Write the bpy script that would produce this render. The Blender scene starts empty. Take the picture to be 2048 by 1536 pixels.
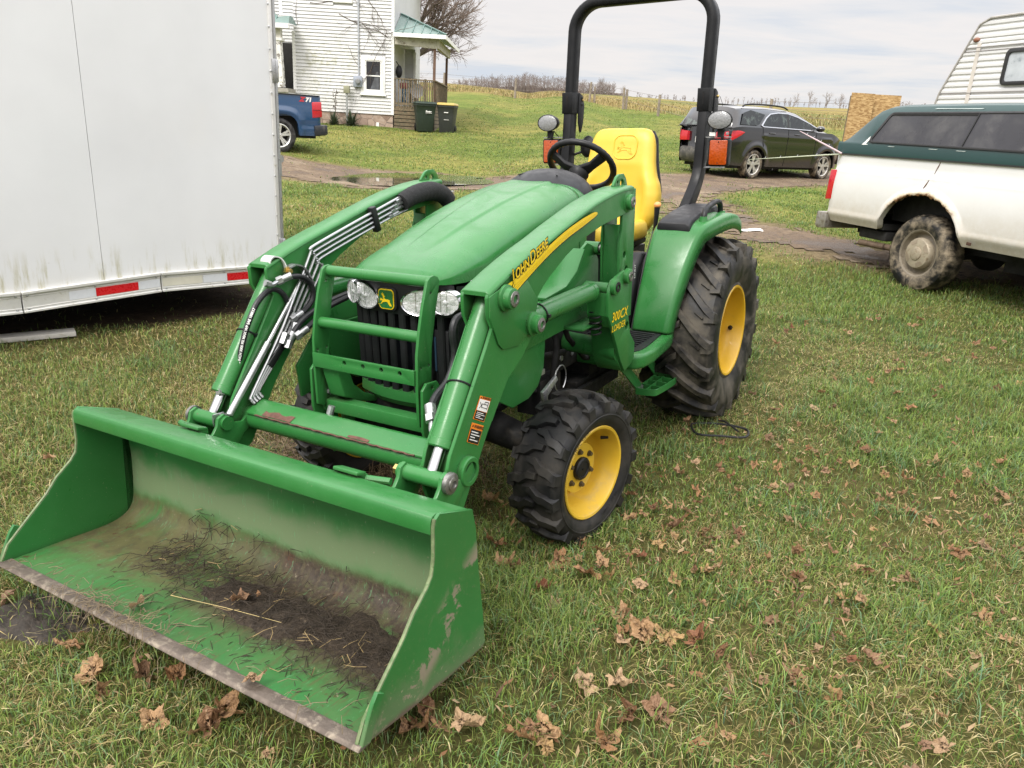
import bpy, bmesh, math, random
import numpy as np
from mathutils import Vector, Matrix, noise
from mathutils.geometry import tessellate_polygon
random.seed(7)
rng = np.random.default_rng(11)
SC = bpy.context.scene
COL = SC.collection
PI = math.pi
rad = math.radians

# ------------------------------------------------------------------ helpers
def V(*a): return Vector(a)

def tag(o, label=None, cat=None, group=None, kind=None):
    if label: o['label'] = label
    if cat: o['category'] = cat
    if group: o['group'] = group
    if kind: o['kind'] = kind
    return o

def empty(name, loc=(0, 0, 0), rz=0.0, mtx=None):
    o = bpy.data.objects.new(name, None)
    o.empty_display_size = 0.2
    COL.objects.link(o)
    if mtx is not None: o.matrix_world = mtx
    else:
        o.location = loc
        o.rotation_euler = (0, 0, rz)
    return o

def thing(name, label, cat, loc=(0, 0, 0), rz=0.0, group=None, mtx=None):
    return tag(empty(name, loc, rz, mtx), label, cat, group)

def copy_tree(o, parent=None):
    c = o.copy()
    COL.objects.link(c)
    if parent: c.parent = parent
    for ch in o.children: copy_tree(ch, c)
    return c

class MB:
    def __init__(s): s.v = []; s.f = []
    def add(s, vs, fs):
        k = len(s.v)
        s.v += [tuple(p) for p in vs]
        s.f += [tuple(i + k for i in f) for f in fs]
        return s
    def box(s, c, d, R=None):
        hx, hy, hz = d[0] / 2, d[1] / 2, d[2] / 2
        P = [Vector((x, y, z)) for z in (-hz, hz) for y in (-hy, hy) for x in (-hx, hx)]
        if R is not None: P = [R @ p for p in P]
        c = Vector(c)
        return s.add([p + c for p in P], [(0, 2, 3, 1), (4, 5, 7, 6), (0, 1, 5, 4), (2, 6, 7, 3), (0, 4, 6, 2), (1, 3, 7, 5)])
    def bx(s, x0, x1, y0, y1, z0, z1):
        return s.box(((x0 + x1) / 2, (y0 + y1) / 2, (z0 + z1) / 2), (abs(x1 - x0), abs(y1 - y0), abs(z1 - z0)))
    def bar(s, a, b, w, h, up=(0, 0, 1)):
        a = Vector(a); b = Vector(b); d = (b - a); L = d.length; d.normalize()
        u = Vector(up); u = (u - d * u.dot(d))
        if u.length < 1e-4: u = Vector((1, 0, 0)) - d * d.x
        u.normalize(); r = d.cross(u)
        R = Matrix((d, r, u)).transposed()
        return s.box((a + b) / 2, (L, w, h), R)
    def prism(s, poly, axis, a, b, holes=()):
        def P(p, t):
            if axis == 'y': return (p[0], t, p[1])
            if axis == 'x': return (t, p[0], p[1])
            return (p[0], p[1], t)
        loops = [list(poly)] + [list(h) for h in holes]
        flat = [p for L in loops for p in L]
        n = len(flat)
        vs = [P(p, a) for p in flat] + [P(p, b) for p in flat]
        fs = []
        if holes or len(poly) > 4:
            tris = tessellate_polygon([[Vector((p[0], p[1], 0)) for p in L] for L in loops])
        else:
            tris = [tuple(range(len(poly)))]
        for t in tris:
            fs.append(tuple(t)); fs.append(tuple(i + n for i in reversed(t)))
        k = 0
        for L in loops:
            m = len(L)
            for i in range(m):
                j = (i + 1) % m
                fs.append((k + i, k + j, k + j + n, k + i + n))
            k += m
        return s.add(vs, fs)
    def rings(s, R, closed=False, caps=True):
        n = len(R[0]); vs = [p for r in R for p in r]; fs = []
        m = len(R)
        for i in range(m if closed else m - 1):
            a = i * n; b = ((i + 1) % m) * n
            for j in range(n):
                k = (j + 1) % n
                fs.append((a + j, a + k, b + k, b + j))
        if caps and not closed:
            fs.append(tuple(range(n - 1, -1, -1)))
            fs.append(tuple(range((m - 1) * n, m * n)))
        return s.add(vs, fs)
    def tube(s, path, r, n=10, caps=True, closed=False):
        P = [Vector(p) for p in path]; m = len(P)
        rr = r if isinstance(r, (list, tuple)) else [r] * m
        R = []; up = None
        for i in range(m):
            if closed: d = P[(i + 1) % m] - P[i - 1]
            else: d = P[min(i + 1, m - 1)] - P[max(i - 1, 0)]
            d.normalize()
            if up is None:
                up = Vector((0, 0, 1)) if abs(d.z) < 0.9 else Vector((1, 0, 0))
            up = up - d * up.dot(d)
            if up.length < 1e-5: up = d.orthogonal()
            up.normalize()
            b = d.cross(up)
            R.append([P[i] + rr[i] * (math.cos(2 * PI * k / n) * up + math.sin(2 * PI * k / n) * b) for k in range(n)])
        return s.rings(R, closed, caps)
    def rect(s, path, w, h, ref, closed=False):
        """rectangular section swept along a path; ref = direction of w"""
        P = [Vector(p) for p in path]; m = len(P); R = []
        for i in range(m):
            d = P[min(i + 1, m - 1)] - P[max(i - 1, 0)]; d.normalize()
            a = Vector(ref); a = a - d * a.dot(d); a.normalize(); b = d.cross(a)
            R.append([P[i] + a * w / 2 * x + b * h / 2 * y for x, y in ((-1, -1), (1, -1), (1, 1), (-1, 1))])
        return s.rings(R)
    def lathe(s, prof, O, ax, n=32, caps=True, a0=0.0):
        ax = Vector(ax).normalized(); u = ax.orthogonal().normalized(); w = ax.cross(u); O = Vector(O)
        R = []
        for r, t in prof:
            R.append([O + ax * t + r * (math.cos(a0 + 2 * PI * k / n) * u + math.sin(a0 + 2 * PI * k / n) * w) for k in range(n)])
        return s.rings(R, False, caps)
    def cyl(s, a, b, r, n=16):
        return s.tube([a, b], r, n)
    def sphere(s, c, r, n=12, m=8, sc=(1, 1, 1)):
        R = []
        for i in range(1, m):
            t = PI * i / m
            R.append([(c[0] + sc[0] * r * math.sin(t) * math.cos(2 * PI * k / n), c[1] + sc[1] * r * math.sin(t) * math.sin(2 * PI * k / n), c[2] + sc[2] * r * math.cos(t)) for k in range(n)])
        return s.rings(R)
    def grid(s, fn, nu, nv):
        vs = [fn(i / nu, j / nv) for i in range(nu + 1) for j in range(nv + 1)]
        fs = [(i * (nv + 1) + j, (i + 1) * (nv + 1) + j, (i + 1) * (nv + 1) + j + 1, i * (nv + 1) + j + 1) for i in range(nu) for j in range(nv)]
        return s.add(vs, fs)
    def build(s, name, mat, parent=None, bevel=0.0, seg=2, sharp=35, mtx=None, recalc=True, weld=True, subd=0):
        me = bpy.data.meshes.new(name)
        me.from_pydata(s.v, [], s.f)
        if recalc or bevel:
            bm = bmesh.new(); bm.from_mesh(me)
            if weld: bmesh.ops.remove_doubles(bm, verts=bm.verts, dist=1e-5)
            if recalc: bmesh.ops.recalc_face_normals(bm, faces=bm.faces)
            if bevel:
                bmesh.ops.dissolve_limit(bm, angle_limit=rad(1.0), verts=bm.verts, edges=bm.edges)
                es = [e for e in bm.edges if e.is_manifold and e.calc_face_angle(0) > rad(28)]
                bmesh.ops.bevel(bm, geom=es, offset=bevel, segments=seg, affect='EDGES', profile=0.5, clamp_overlap=True)
            bm.to_mesh(me); bm.free()
        for p in me.polygons: p.use_smooth = True
        me.set_sharp_from_angle(angle=rad(sharp))
        o = bpy.data.objects.new(name, me)
        for m in (mat if isinstance(mat, (list, tuple)) else [mat]):
            me.materials.append(m)
        COL.objects.link(o)
        if parent: o.parent = parent
        if mtx is not None: o.matrix_local = mtx
        if subd:
            md = o.modifiers.new('s', 'SUBSURF'); md.levels = subd; md.render_levels = subd
        return o

def circ(cx, cz, r, n=20, a0=0):
    return [(cx + r * math.cos(a0 + 2 * PI * k / n), cz + r * math.sin(a0 + 2 * PI * k / n)) for k in range(n)]

def rrect(x0, x1, z0, z1, r, n=5):
    P = []
    for cx, cz, a in ((x1 - r, z1 - r, 0), (x0 + r, z1 - r, PI / 2), (x0 + r, z0 + r, PI), (x1 - r, z0 + r, 1.5 * PI)):
        for k in range(n + 1):
            t = a + PI / 2 * k / n
            P.append((cx + r * math.cos(t), cz + r * math.sin(t)))
    return P

def smooth_path(P, n=6):
    """Catmull-Rom through the points"""
    P = [Vector(p) for p in P]; out = []
    for i in range(len(P) - 1):
        p0 = P[max(i - 1, 0)]; p1 = P[i]; p2 = P[i + 1]; p3 = P[min(i + 2, len(P) - 1)]
        for k in range(n):
            t = k / n
            out.append(0.5 * ((2 * p1) + (p2 - p0) * t + (2 * p0 - 5 * p1 + 4 * p2 - p3) * t * t + (3 * p1 - p0 - 3 * p2 + p3) * t ** 3))
    out.append(P[-1])
    return out

def text_mesh(body, size, bold=0.0, extrude=0.0, shear=0.0, spacing=1.0):
    cu = bpy.data.curves.new('lettering', 'FONT')
    cu.body = body; cu.size = size; cu.offset = bold; cu.extrude = extrude; cu.shear = shear
    cu.space_character = spacing; cu.resolution_u = 3
    ob = bpy.data.objects.new('lettering', cu); COL.objects.link(ob)
    dg = bpy.context.evaluated_depsgraph_get(); dg.update()
    me = bpy.data.meshes.new_from_object(ob.evaluated_get(dg))
    vs = [tuple(v.co) for v in me.vertices]; fs = [tuple(p.vertices) for p in me.polygons]
    bpy.data.objects.remove(ob); bpy.data.meshes.remove(me); bpy.data.curves.remove(cu)
    return vs, fs

def put_text(mb, body, size, fn, bold=0.0, shear=0.0, spacing=1.0, center=False):
    vs, fs = text_mesh(body, size, bold, 0.0, shear, spacing)
    if not vs: return 0
    w = max(v[0] for v in vs)
    off = -w / 2 if center else 0
    mb.add([fn(v[0] + off, v[1]) for v in vs], fs)
    return w

# ------------------------------------------------------------------ materials
def nodes(name):
    m = bpy.data.materials.new(name); m.use_nodes = True
    nt = m.node_tree; b = nt.nodes['Principled BSDF']
    return m, nt, b

def N(nt, t, **k):
    n = nt.nodes.new(t)
    for a, v in k.items():
        if a.startswith('i_'): n.inputs[a[2:]].default_value = v
        else: setattr(n, a, v)
    return n

def ramp(nt, fac, stops, interp='LINEAR'):
    r = nt.nodes.new('ShaderNodeValToRGB'); r.color_ramp.interpolation = interp
    el = r.color_ramp.elements
    while len(el) > 1: el.remove(el[-1])
    el[0].position = stops[0][0]; el[0].color = c4(stops[0][1])
    for p, c in stops[1:]:
        e = el.new(p); e.color = c4(c)
    if fac is not None: nt.links.new(fac, r.inputs[0])
    return r.outputs[0]

def c4(c):
    if isinstance(c, (int, float)): return (c, c, c, 1)
    return (c[0], c[1], c[2], 1)

def noise_n(nt, co, scale, detail=4, rough=0.55, dist=0.0):
    n = N(nt, 'ShaderNodeTexNoise'); n.inputs['Scale'].default_value = scale; n.inputs['Detail'].default_value = detail
    n.inputs['Roughness'].default_value = rough; n.inputs['Distortion'].default_value = dist
    if co is not None: nt.links.new(co, n.inputs['Vector'])
    return n.outputs['Fac']

def mixc(nt, fac, a, b, mode='MIX'):
    m = N(nt, 'ShaderNodeMix', data_type='RGBA', blend_type=mode)
    for s, v in ((0, fac), (6, a), (7, b)):
        if hasattr(v, 'links') or hasattr(v, 'is_linked'): nt.links.new(v, m.inputs[s])
        elif s == 0: m.inputs[0].default_value = v
        else: m.inputs[s].default_value = c4(v)
    return m.outputs[2]

def mth(nt, op, a, b=None, clamp=False):
    m = N(nt, 'ShaderNodeMath', operation=op); m.use_clamp = clamp
    for i, v in ((0, a), (1, b)):
        if v is None: continue
        if hasattr(v, 'is_linked'): nt.links.new(v, m.inputs[i])
        else: m.inputs[i].default_value = v
    return m.outputs[0]

def mapr(nt, v, a, b, c=0.0, d=1.0, smooth=True):
    m = N(nt, 'ShaderNodeMapRange'); m.interpolation_type = 'SMOOTHSTEP' if smooth else 'LINEAR'
    nt.links.new(v, m.inputs[0])
    for i, x in ((1, a), (2, b), (3, c), (4, d)): m.inputs[i].default_value = x
    return m.outputs[0]

def objco(nt):
    return N(nt, 'ShaderNodeTexCoord').outputs['Object']

def mat(name, col, rough=0.5, metal=0.0, var=0.12, scale=6.0, col2=None, lo=0.45, hi=0.65, bump=0.0, bscale=60, coat=0.0, spec=0.5, rvar=0.1, trans=0.0, alpha=1.0, ior=None):
    m, nt, b = nodes(name)
    co = objco(nt)
    n1 = noise_n(nt, co, scale, 6, 0.6)
    dark = tuple(c * (1 - var) for c in col); lite = tuple(min(1, c * (1 + var)) for c in col)
    c = ramp(nt, n1, [(0.3, dark), (0.7, lite)])
    if col2 is not None:
        n2 = noise_n(nt, co, scale * 1.7, 8, 0.65, 0.4)
        f = mapr(nt, n2, lo, hi)
        c = mixc(nt, f, c, col2)
    nt.links.new(c, b.inputs['Base Color'])
    r = mapr(nt, noise_n(nt, co, scale * 3, 5), 0.3, 0.7, max(0.02, rough - rvar), min(1, rough + rvar))
    nt.links.new(r, b.inputs['Roughness'])
    b.inputs['Metallic'].default_value = metal
    b.inputs['Coat Weight'].default_value = coat; b.inputs['Coat Roughness'].default_value = 0.12
    b.inputs['Specular IOR Level'].default_value = spec
    b.inputs['Transmission Weight'].default_value = trans
    if ior: b.inputs['IOR'].default_value = ior
    if bump:
        bp = N(nt, 'ShaderNodeBump'); bp.inputs['Strength'].default_value = bump; bp.inputs['Distance'].default_value = 0.01
        nt.links.new(noise_n(nt, co, bscale, 6, 0.6), bp.inputs['Height']); nt.links.new(bp.outputs[0], b.inputs['Normal'])
    return m

G = (0.018, 0.168, 0.028)
def green_paint(name, dust=0.28, chips=True, rough=0.34):
    m, nt, b = nodes(name); co = objco(nt)
    n1 = noise_n(nt, co, 2.6, 6, 0.6)
    c = ramp(nt, n1, [(0.25, (0.020, 0.132, 0.028)), (0.75, (0.032, 0.178, 0.042))])
    geo = N(nt, 'ShaderNodeNewGeometry')
    sx = N(nt, 'ShaderNodeSeparateXYZ'); nt.links.new(geo.outputs['Normal'], sx.inputs[0])
    upf = mapr(nt, sx.outputs[2], 0.1, 1.0)
    n2 = noise_n(nt, co, 5.5, 9, 0.7, 0.6)
    d = mth(nt, 'MULTIPLY', mapr(nt, n2, 0.42, 0.75, 0.0, 1.0), dust)
    d = mth(nt, 'MULTIPLY', d, mth(nt, 'ADD', 0.35, upf), True)
    c = mixc(nt, d, c, (0.075, 0.19, 0.075))
    fine = noise_n(nt, co, 120, 3, 0.6)
    c = mixc(nt, mth(nt, 'MULTIPLY', mapr(nt, fine, 0.66, 0.74), 0.3), c, (0.30, 0.27, 0.19))
    if chips:
        n3 = noise_n(nt, co, 17, 10, 0.72)
        c = mixc(nt, mapr(nt, n3, 0.735, 0.745), c, (0.10, 0.055, 0.035))
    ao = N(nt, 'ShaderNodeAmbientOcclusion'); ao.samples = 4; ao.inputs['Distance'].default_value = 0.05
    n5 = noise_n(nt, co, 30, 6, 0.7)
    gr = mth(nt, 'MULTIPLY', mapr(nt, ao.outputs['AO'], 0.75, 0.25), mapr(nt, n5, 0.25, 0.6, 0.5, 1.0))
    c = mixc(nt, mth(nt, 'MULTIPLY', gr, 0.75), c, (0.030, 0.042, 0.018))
    mp = N(nt, 'ShaderNodeMapping'); mp.inputs['Scale'].default_value = (3, 40, 40); mp.inputs['Rotation'].default_value = (0.2, 0.5, 0.3); nt.links.new(co, mp.inputs[0])
    c = mixc(nt, mth(nt, 'MULTIPLY', mapr(nt, noise_n(nt, mp.outputs[0], 2.5, 4, 0.6), 0.70, 0.74), 0.35), c, (0.10, 0.24, 0.11))
    nt.links.new(c, b.inputs['Base Color'])
    nt.links.new(mth(nt, 'ADD', mapr(nt, n2, 0.35, 0.7, rough - 0.07, rough + 0.12), mth(nt, 'MULTIPLY', d, 0.3)), b.inputs['Roughness'])
    b.inputs['Coat Weight'].default_value = 0.12; b.inputs['Coat Roughness'].default_value = 0.16; b.inputs['Specular IOR Level'].default_value = 0.36
    bp = N(nt, 'ShaderNodeBump'); bp.inputs['Strength'].default_value = 0.05; bp.inputs['Distance'].default_value = 0.01
    nt.links.new(noise_n(nt, co, 180, 2), bp.inputs['Height']); nt.links.new(bp.outputs[0], b.inputs['Normal'])
    return m

def rubber(name, dusty=0.5, dust=(0.19, 0.165, 0.125)):
    m, nt, b = nodes(name); co = objco(nt)
    n1 = noise_n(nt, co, 7, 8, 0.65, 0.3)
    c = mixc(nt, mth(nt, 'MULTIPLY', mapr(nt, n1, 0.38, 0.72), dusty), (0.0075, 0.0078, 0.0085), dust)
    n2 = noise_n(nt, co, 40, 5, 0.7)
    c = mixc(nt, mth(nt, 'MULTIPLY', mapr(nt, n2, 0.5, 0.8), 0.2), c, (0.04, 0.04, 0.04))
    nt.links.new(c, b.inputs['Base Color'])
    nt.links.new(mapr(nt, n1, 0.3, 0.7, 0.42, 0.75), b.inputs['Roughness']); b.inputs['Specular IOR Level'].default_value = 0.35
    bp = N(nt, 'ShaderNodeBump'); bp.inputs['Strength'].default_value = 0.12; bp.inputs['Distance'].default_value = 0.004
    nt.links.new(n2, bp.inputs['Height']); nt.links.new(bp.outputs[0], b.inputs['Normal'])
    return m

M = {}
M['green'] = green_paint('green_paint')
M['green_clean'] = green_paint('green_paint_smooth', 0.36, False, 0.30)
M['yellow'] = mat('wheel_yellow', (0.58, 0.345, 0.012), 0.42, 0, 0.10, 5, (0.40, 0.25, 0.06), 0.58, 0.74, coat=0.2)
M['rim_dusty'] = mat('wheel_yellow_dusty', (0.56, 0.36, 0.025), 0.5, 0, 0.10, 4, (0.45, 0.31, 0.09), 0.56, 0.78)
M['seat'] = mat('seat_vinyl', (0.62, 0.425, 0.040), 0.48, 0, 0.06, 4, (0.50, 0.36, 0.09), 0.60, 0.78, bump=0.03, bscale=300)
M['tyre'] = rubber('tyre_rubber', 0.16)
M['tyre_rear'] = rubber('tyre_rubber_dusty', 0.5)
M['tyre_mud'] = rubber('tyre_rubber_muddy', 1.0, (0.30, 0.245, 0.17))
M['tyre_grey'] = rubber('tyre_rubber_greyed', 0.55, (0.13, 0.125, 0.12))
M['black'] = mat('black_plastic', (0.009, 0.0095, 0.0105), 0.48, 0, 0.2, 8, (0.035, 0.034, 0.031), 0.58, 0.8, spec=0.35)
M['blackmetal'] = mat('black_painted_steel', (0.006, 0.0065, 0.0075), 0.46, 0, 0.2, 6, (0.016, 0.016, 0.017), 0.6, 0.8, bump=0.03, bscale=220, spec=0.25)
M['darkgrey'] = mat('dark_grey_plastic', (0.016, 0.0165, 0.0185), 0.5, 0, 0.15, 6, (0.04, 0.04, 0.038), 0.6, 0.8, bump=0.04, bscale=260, spec=0.35)
M['engine'] = mat('engine_grime', (0.007, 0.007, 0.007), 0.7, 0.1, 0.4, 9, (0.028, 0.024, 0.019), 0.5, 0.7, bump=0.3, bscale=30, spec=0.3)
M['zinc'] = mat('zinc_plate', (0.46, 0.465, 0.47), 0.36, 0.85, 0.08, 20, (0.40, 0.40, 0.39), 0.55, 0.8)
M['steel'] = mat('chromed_rod', (0.55, 0.55, 0.56), 0.16, 1.0, 0.05, 20)
M['pin'] = mat('greasy_pin', (0.26, 0.255, 0.24), 0.42, 0.8, 0.2, 30, (0.10, 0.09, 0.075), 0.5, 0.7)
M['brass'] = mat('yellow_zinc', (0.55, 0.40, 0.15), 0.35, 0.9, 0.15, 20)
M['hose'] = mat('hydraulic_hose', (0.010, 0.0105, 0.012), 0.5, 0, 0.2, 30, (0.03, 0.03, 0.03), 0.55, 0.75)
M['decal_y'] = mat('decal_yellow', (0.80, 0.56, 0.01), 0.38, 0, 0.04, 8)
M['decal_k'] = mat('decal_black', (0.012, 0.012, 0.012), 0.4, 0, 0.1, 8)
M['decal_o'] = mat('decal_orange', (0.80, 0.22, 0.02), 0.4, 0, 0.06, 8)
M['decal_w'] = mat('decal_white', (0.78, 0.77, 0.74), 0.4, 0, 0.05, 8)
M['badge_g'] = mat('badge_green', (0.01, 0.13, 0.03), 0.25, 0, 0.05, 8, coat=0.5)
M['knob'] = mat('orange_knob', (0.72, 0.30, 0.10), 0.4, 0, 0.08, 10)
M['wood'] = mat('weathered_wood', (0.17, 0.125, 0.075), 0.8, 0, 0.25, 9, (0.085, 0.085, 0.05), 0.45, 0.65, bump=0.3)

def lens_mat(name, col, rough=0.08, glow=0.0, sc=60):
    m, nt, b = nodes(name); co = objco(nt)
    w = N(nt, 'ShaderNodeTexVoronoi'); w.inputs['Scale'].default_value = sc; nt.links.new(co, w.inputs['Vector'])
    c = mixc(nt, mapr(nt, w.outputs['Distance'], 0.0, 0.6), tuple(x * 0.75 for x in col), col)
    nt.links.new(c, b.inputs['Base Color'])
    b.inputs['Roughness'].default_value = rough
    b.inputs['Coat Weight'].default_value = 0.8; b.inputs['Coat Roughness'].default_value = 0.05
    bp = N(nt, 'ShaderNodeBump'); bp.inputs['Strength'].default_value = 0.35; bp.inputs['Distance'].default_value = 0.004
    nt.links.new(w.outputs['Distance'], bp.inputs['Height']); nt.links.new(bp.outputs[0], b.inputs['Normal'])
    return m
M['amber'] = lens_mat('amber_lens', (0.40, 0.060, 0.004), 0.2, sc=75)
M['red'] = lens_mat('red_lens', (0.50, 0.012, 0.022), 0.12, sc=40)
M['clear'] = lens_mat('ribbed_clear_lens', (0.24, 0.245, 0.25), 0.25, sc=90)
def glass_mat(name, rough=0.03):
    m, nt, b = nodes(name)
    tr = N(nt, 'ShaderNodeBsdfTransparent'); gl = N(nt, 'ShaderNodeBsdfGlossy'); gl.inputs['Roughness'].default_value = rough
    fr = N(nt, 'ShaderNodeLayerWeight'); fr.inputs[0].default_value = 0.3
    fq = mth(nt, 'ADD', 0.03, mth(nt, 'MULTIPLY', mth(nt, 'POWER', fr.outputs['Facing'], 4.0), 0.5))
    mx = N(nt, 'ShaderNodeMixShader'); nt.links.new(fq, mx.inputs[0]); nt.links.new(tr.outputs[0], mx.inputs[1]); nt.links.new(gl.outputs[0], mx.inputs[2])
    nt.links.new(mx.outputs[0], nt.nodes['Material Output'].inputs[0])
    return m
M['glass'] = glass_mat('headlight_glass')
M['reflector'] = mat('lamp_reflector', (0.88, 0.88, 0.89), 0.28, 0.45, 0.14, 22, bump=0.9, bscale=30)
M['darkglass'] = mat('tinted_glass', (0.035, 0.036, 0.042), 0.06, 0, 0.2, 2.2, (0.07, 0.07, 0.075), 0.45, 0.75, spec=0.6)
M['tint'] = mat('cap_window_tint', (0.050, 0.050, 0.057), 0.30, 0, 0.25, 1.3, (0.10, 0.098, 0.10), 0.45, 0.7, spec=0.35)
M['chrome'] = mat('chrome_trim', (0.70, 0.70, 0.71), 0.12, 1.0, 0.05, 20)
M['alloy'] = mat('alloy_wheel', (0.55, 0.53, 0.49), 0.35, 0.6, 0.1, 12, (0.32, 0.27, 0.20), 0.5, 0.7)
# ------------------------------------------------------------------ the tractor (x forward, y to its own left, z up)
TRM = Matrix(((-0.499052, 0.864055, -0.065999, 0.625694),
              (-0.865919, -0.500184, -0.000738, 4.73371),
              (-0.03365, 0.056782, 0.997819, 0.041207), (0, 0, 0, 1)))
T = thing('tractor', 'green compact tractor with yellow seat and front loader bucket standing on the lawn', 'tractor', mtx=TRM)
SY = M['green']

def part(name, parent=T, **k):
    return empty_child(name, parent)
def empty_child(name, parent, mtx=None):
    o = bpy.data.objects.new(name, None); COL.objects.link(o); o.parent = parent
    o.empty_display_size = 0.1
    if mtx is not None: o.matrix_local = mtx
    return o

# ---- wheels -----------------------------------------------------------------
def lug_ribbon(mb, R, hw, h, th0, path, nseg=6, taper=0.012):
    """path: list of (y, dtheta, halfwidth_theta) - a bar of rubber lying on the tread"""
    rings = []
    pts = []
    for i in range(len(path) - 1):
        for k in range(nseg):
            t = k / nseg
            pts.append(tuple(path[i][j] * (1 - t) + path[i + 1][j] * t for j in range(3)))
    pts.append(path[-1])
    for y, dt, w in pts:
        cr = R - 0.075 * R * (abs(y) / hw) ** 3.0
        ring = []
        for rr, ww in ((cr - h - 0.012, w * 1.35), (cr - 0.006, w * 1.04), (cr, w * 0.86)):
            ring.append((rr, -ww))
        for rr, ww in ((cr, w * 0.86), (cr - 0.006, w * 1.04), (cr - h - 0.012, w * 1.35)):
            ring.append((rr, ww))
        rings.append([(r * math.cos(th0 + dt + q), y, r * math.sin(th0 + dt + q)) for r, q in ring])
    mb.rings(rings)

def sidewall_text(mb, body, size, r, y, a0, sgn=1):
    def fn(x, h):
        a = a0 - x / r
        rr = r + h
        return (rr * math.cos(a) * -1, y + 0.0015, rr * math.sin(a))
    put_text(mb, body, size, fn)

def front_wheel(parent, loc, steer, camber, flip):
    W = empty_child('front_wheel', parent, Matrix.Translation(loc) @ Matrix.Rotation(steer + (PI if flip else 0), 4, 'Z') @ Matrix.Rotation(camber, 4, 'X'))
    R = 0.325; hw = 0.118
    mb = MB()
    prof = [(0.199, 0.086), (0.202, 0.094), (0.206, 0.095), (0.222, 0.108), (0.247, 0.117), (0.268, 0.114), (0.285, 0.106), (0.296, 0.094), (0.301, 0.06), (0.303, 0.0)]
    prof = prof + [(r, -t) for r, t in reversed(prof[:-1])]
    mb.lathe(prof, (0, 0, 0), (0, 1, 0), 72, caps=False)
    n = 17
    for i in range(n):
        for s in (1, -1):
            th = 2 * PI * i / n + (PI / n if s < 0 else 0)
            lug_ribbon(mb, R, hw, 0.024, th, [(s * 0.116, -0.115, 0.062), (s * 0.075, -0.045, 0.058), (s * 0.045, -0.035, 0.056), (s * 0.012, 0.05, 0.052), (s * -0.028, 0.055, 0.036)], 3)
            # shoulder block running down the sidewall
            y0 = s * 0.100
            mb.add([(rr * math.cos(th - 0.115 + q), yy, rr * math.sin(th - 0.115 + q)) for rr, yy in ((0.268, s * 0.1165), (0.309, s * 0.1155)) for q in (-0.068, 0.068)] +
                   [(rr * math.cos(th - 0.115 + q), yy, rr * math.sin(th - 0.115 + q)) for rr, yy in ((0.262, s * 0.105), (0.309, s * 0.08)) for q in (-0.08, 0.08)],
                   [(0, 1, 3, 2), (0, 2, 6, 4), (1, 5, 7, 3), (2, 3, 7, 6), (0, 4, 5, 1)])
    mb.lathe([(0.250, 0.1165), (0.252, 0.1185), (0.256, 0.1185), (0.258, 0.1165)], (0, 0, 0), (0, 1, 0), 72, caps=False)
    sidewall_text(mb, 'TRAC CHIEF', 0.024, 0.214, 0.1095, PI * 0.78)
    sidewall_text(mb, 'TRAC CHIEF', 0.024, 0.214, 0.1095, -PI * 0.22)
    mb.build('tyre', M['tyre'], W, sharp=32)
    rm = MB()
    rm.lathe([(0.198, 0.088), (0.204, 0.097), (0.200, 0.101), (0.191, 0.099), (0.186, 0.088), (0.183, 0.062), (0.172, 0.045), (0.167, 0.010), (0.164, -0.02), (0.150, -0.035), (0.128, -0.030), (0.114, 0.004), (0.108, 0.024), (0.06, 0.026), (0.0, 0.026)], (0, 0, 0), (0, 1, 0), 56, caps=False)
    rm.lathe([(0.196, -0.098), (0.186, -0.098), (0.17, -0.05), (0.166, 0.0)], (0, 0, 0), (0, 1, 0), 40, caps=False)
    rm.build('rim', M['rim_dusty'], W, sharp=50)
    hb = MB(); hb.lathe([(0.050, 0.026), (0.050, 0.040), (0.045, 0.046), (0.036, 0.047), (0.034, 0.043), (0.006, 0.043), (0.006, 0.046), (0.0, 0.046)], (0, 0, 0), (0, 1, 0), 32)
    hb.build('hub_cap', M['black'], W)
    for k in range(6):
        a = 2 * PI * k / 6 + 0.4
        b = MB(); c = (0.078 * math.cos(a), 0, 0.078 * math.sin(a))
        b.lathe([(0.013, 0.026), (0.013, 0.030), (0.0, 0.030)], c, (0, 1, 0), 14)
        b.lathe([(0.0095, 0.030), (0.0095, 0.040), (0.008, 0.042), (0, 0.042)], c, (0, 1, 0), 6)
        b.build('wheel_bolt', mat('rusty_bolt', (0.09, 0.065, 0.03), 0.6, 0.3), W)
    v = MB(); v.tube([(-0.12, 0.045, 0.105), (-0.128, 0.075, 0.112)], [0.008, 0.006], 8); v.build('valve', M['black'], W)
    return W

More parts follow.
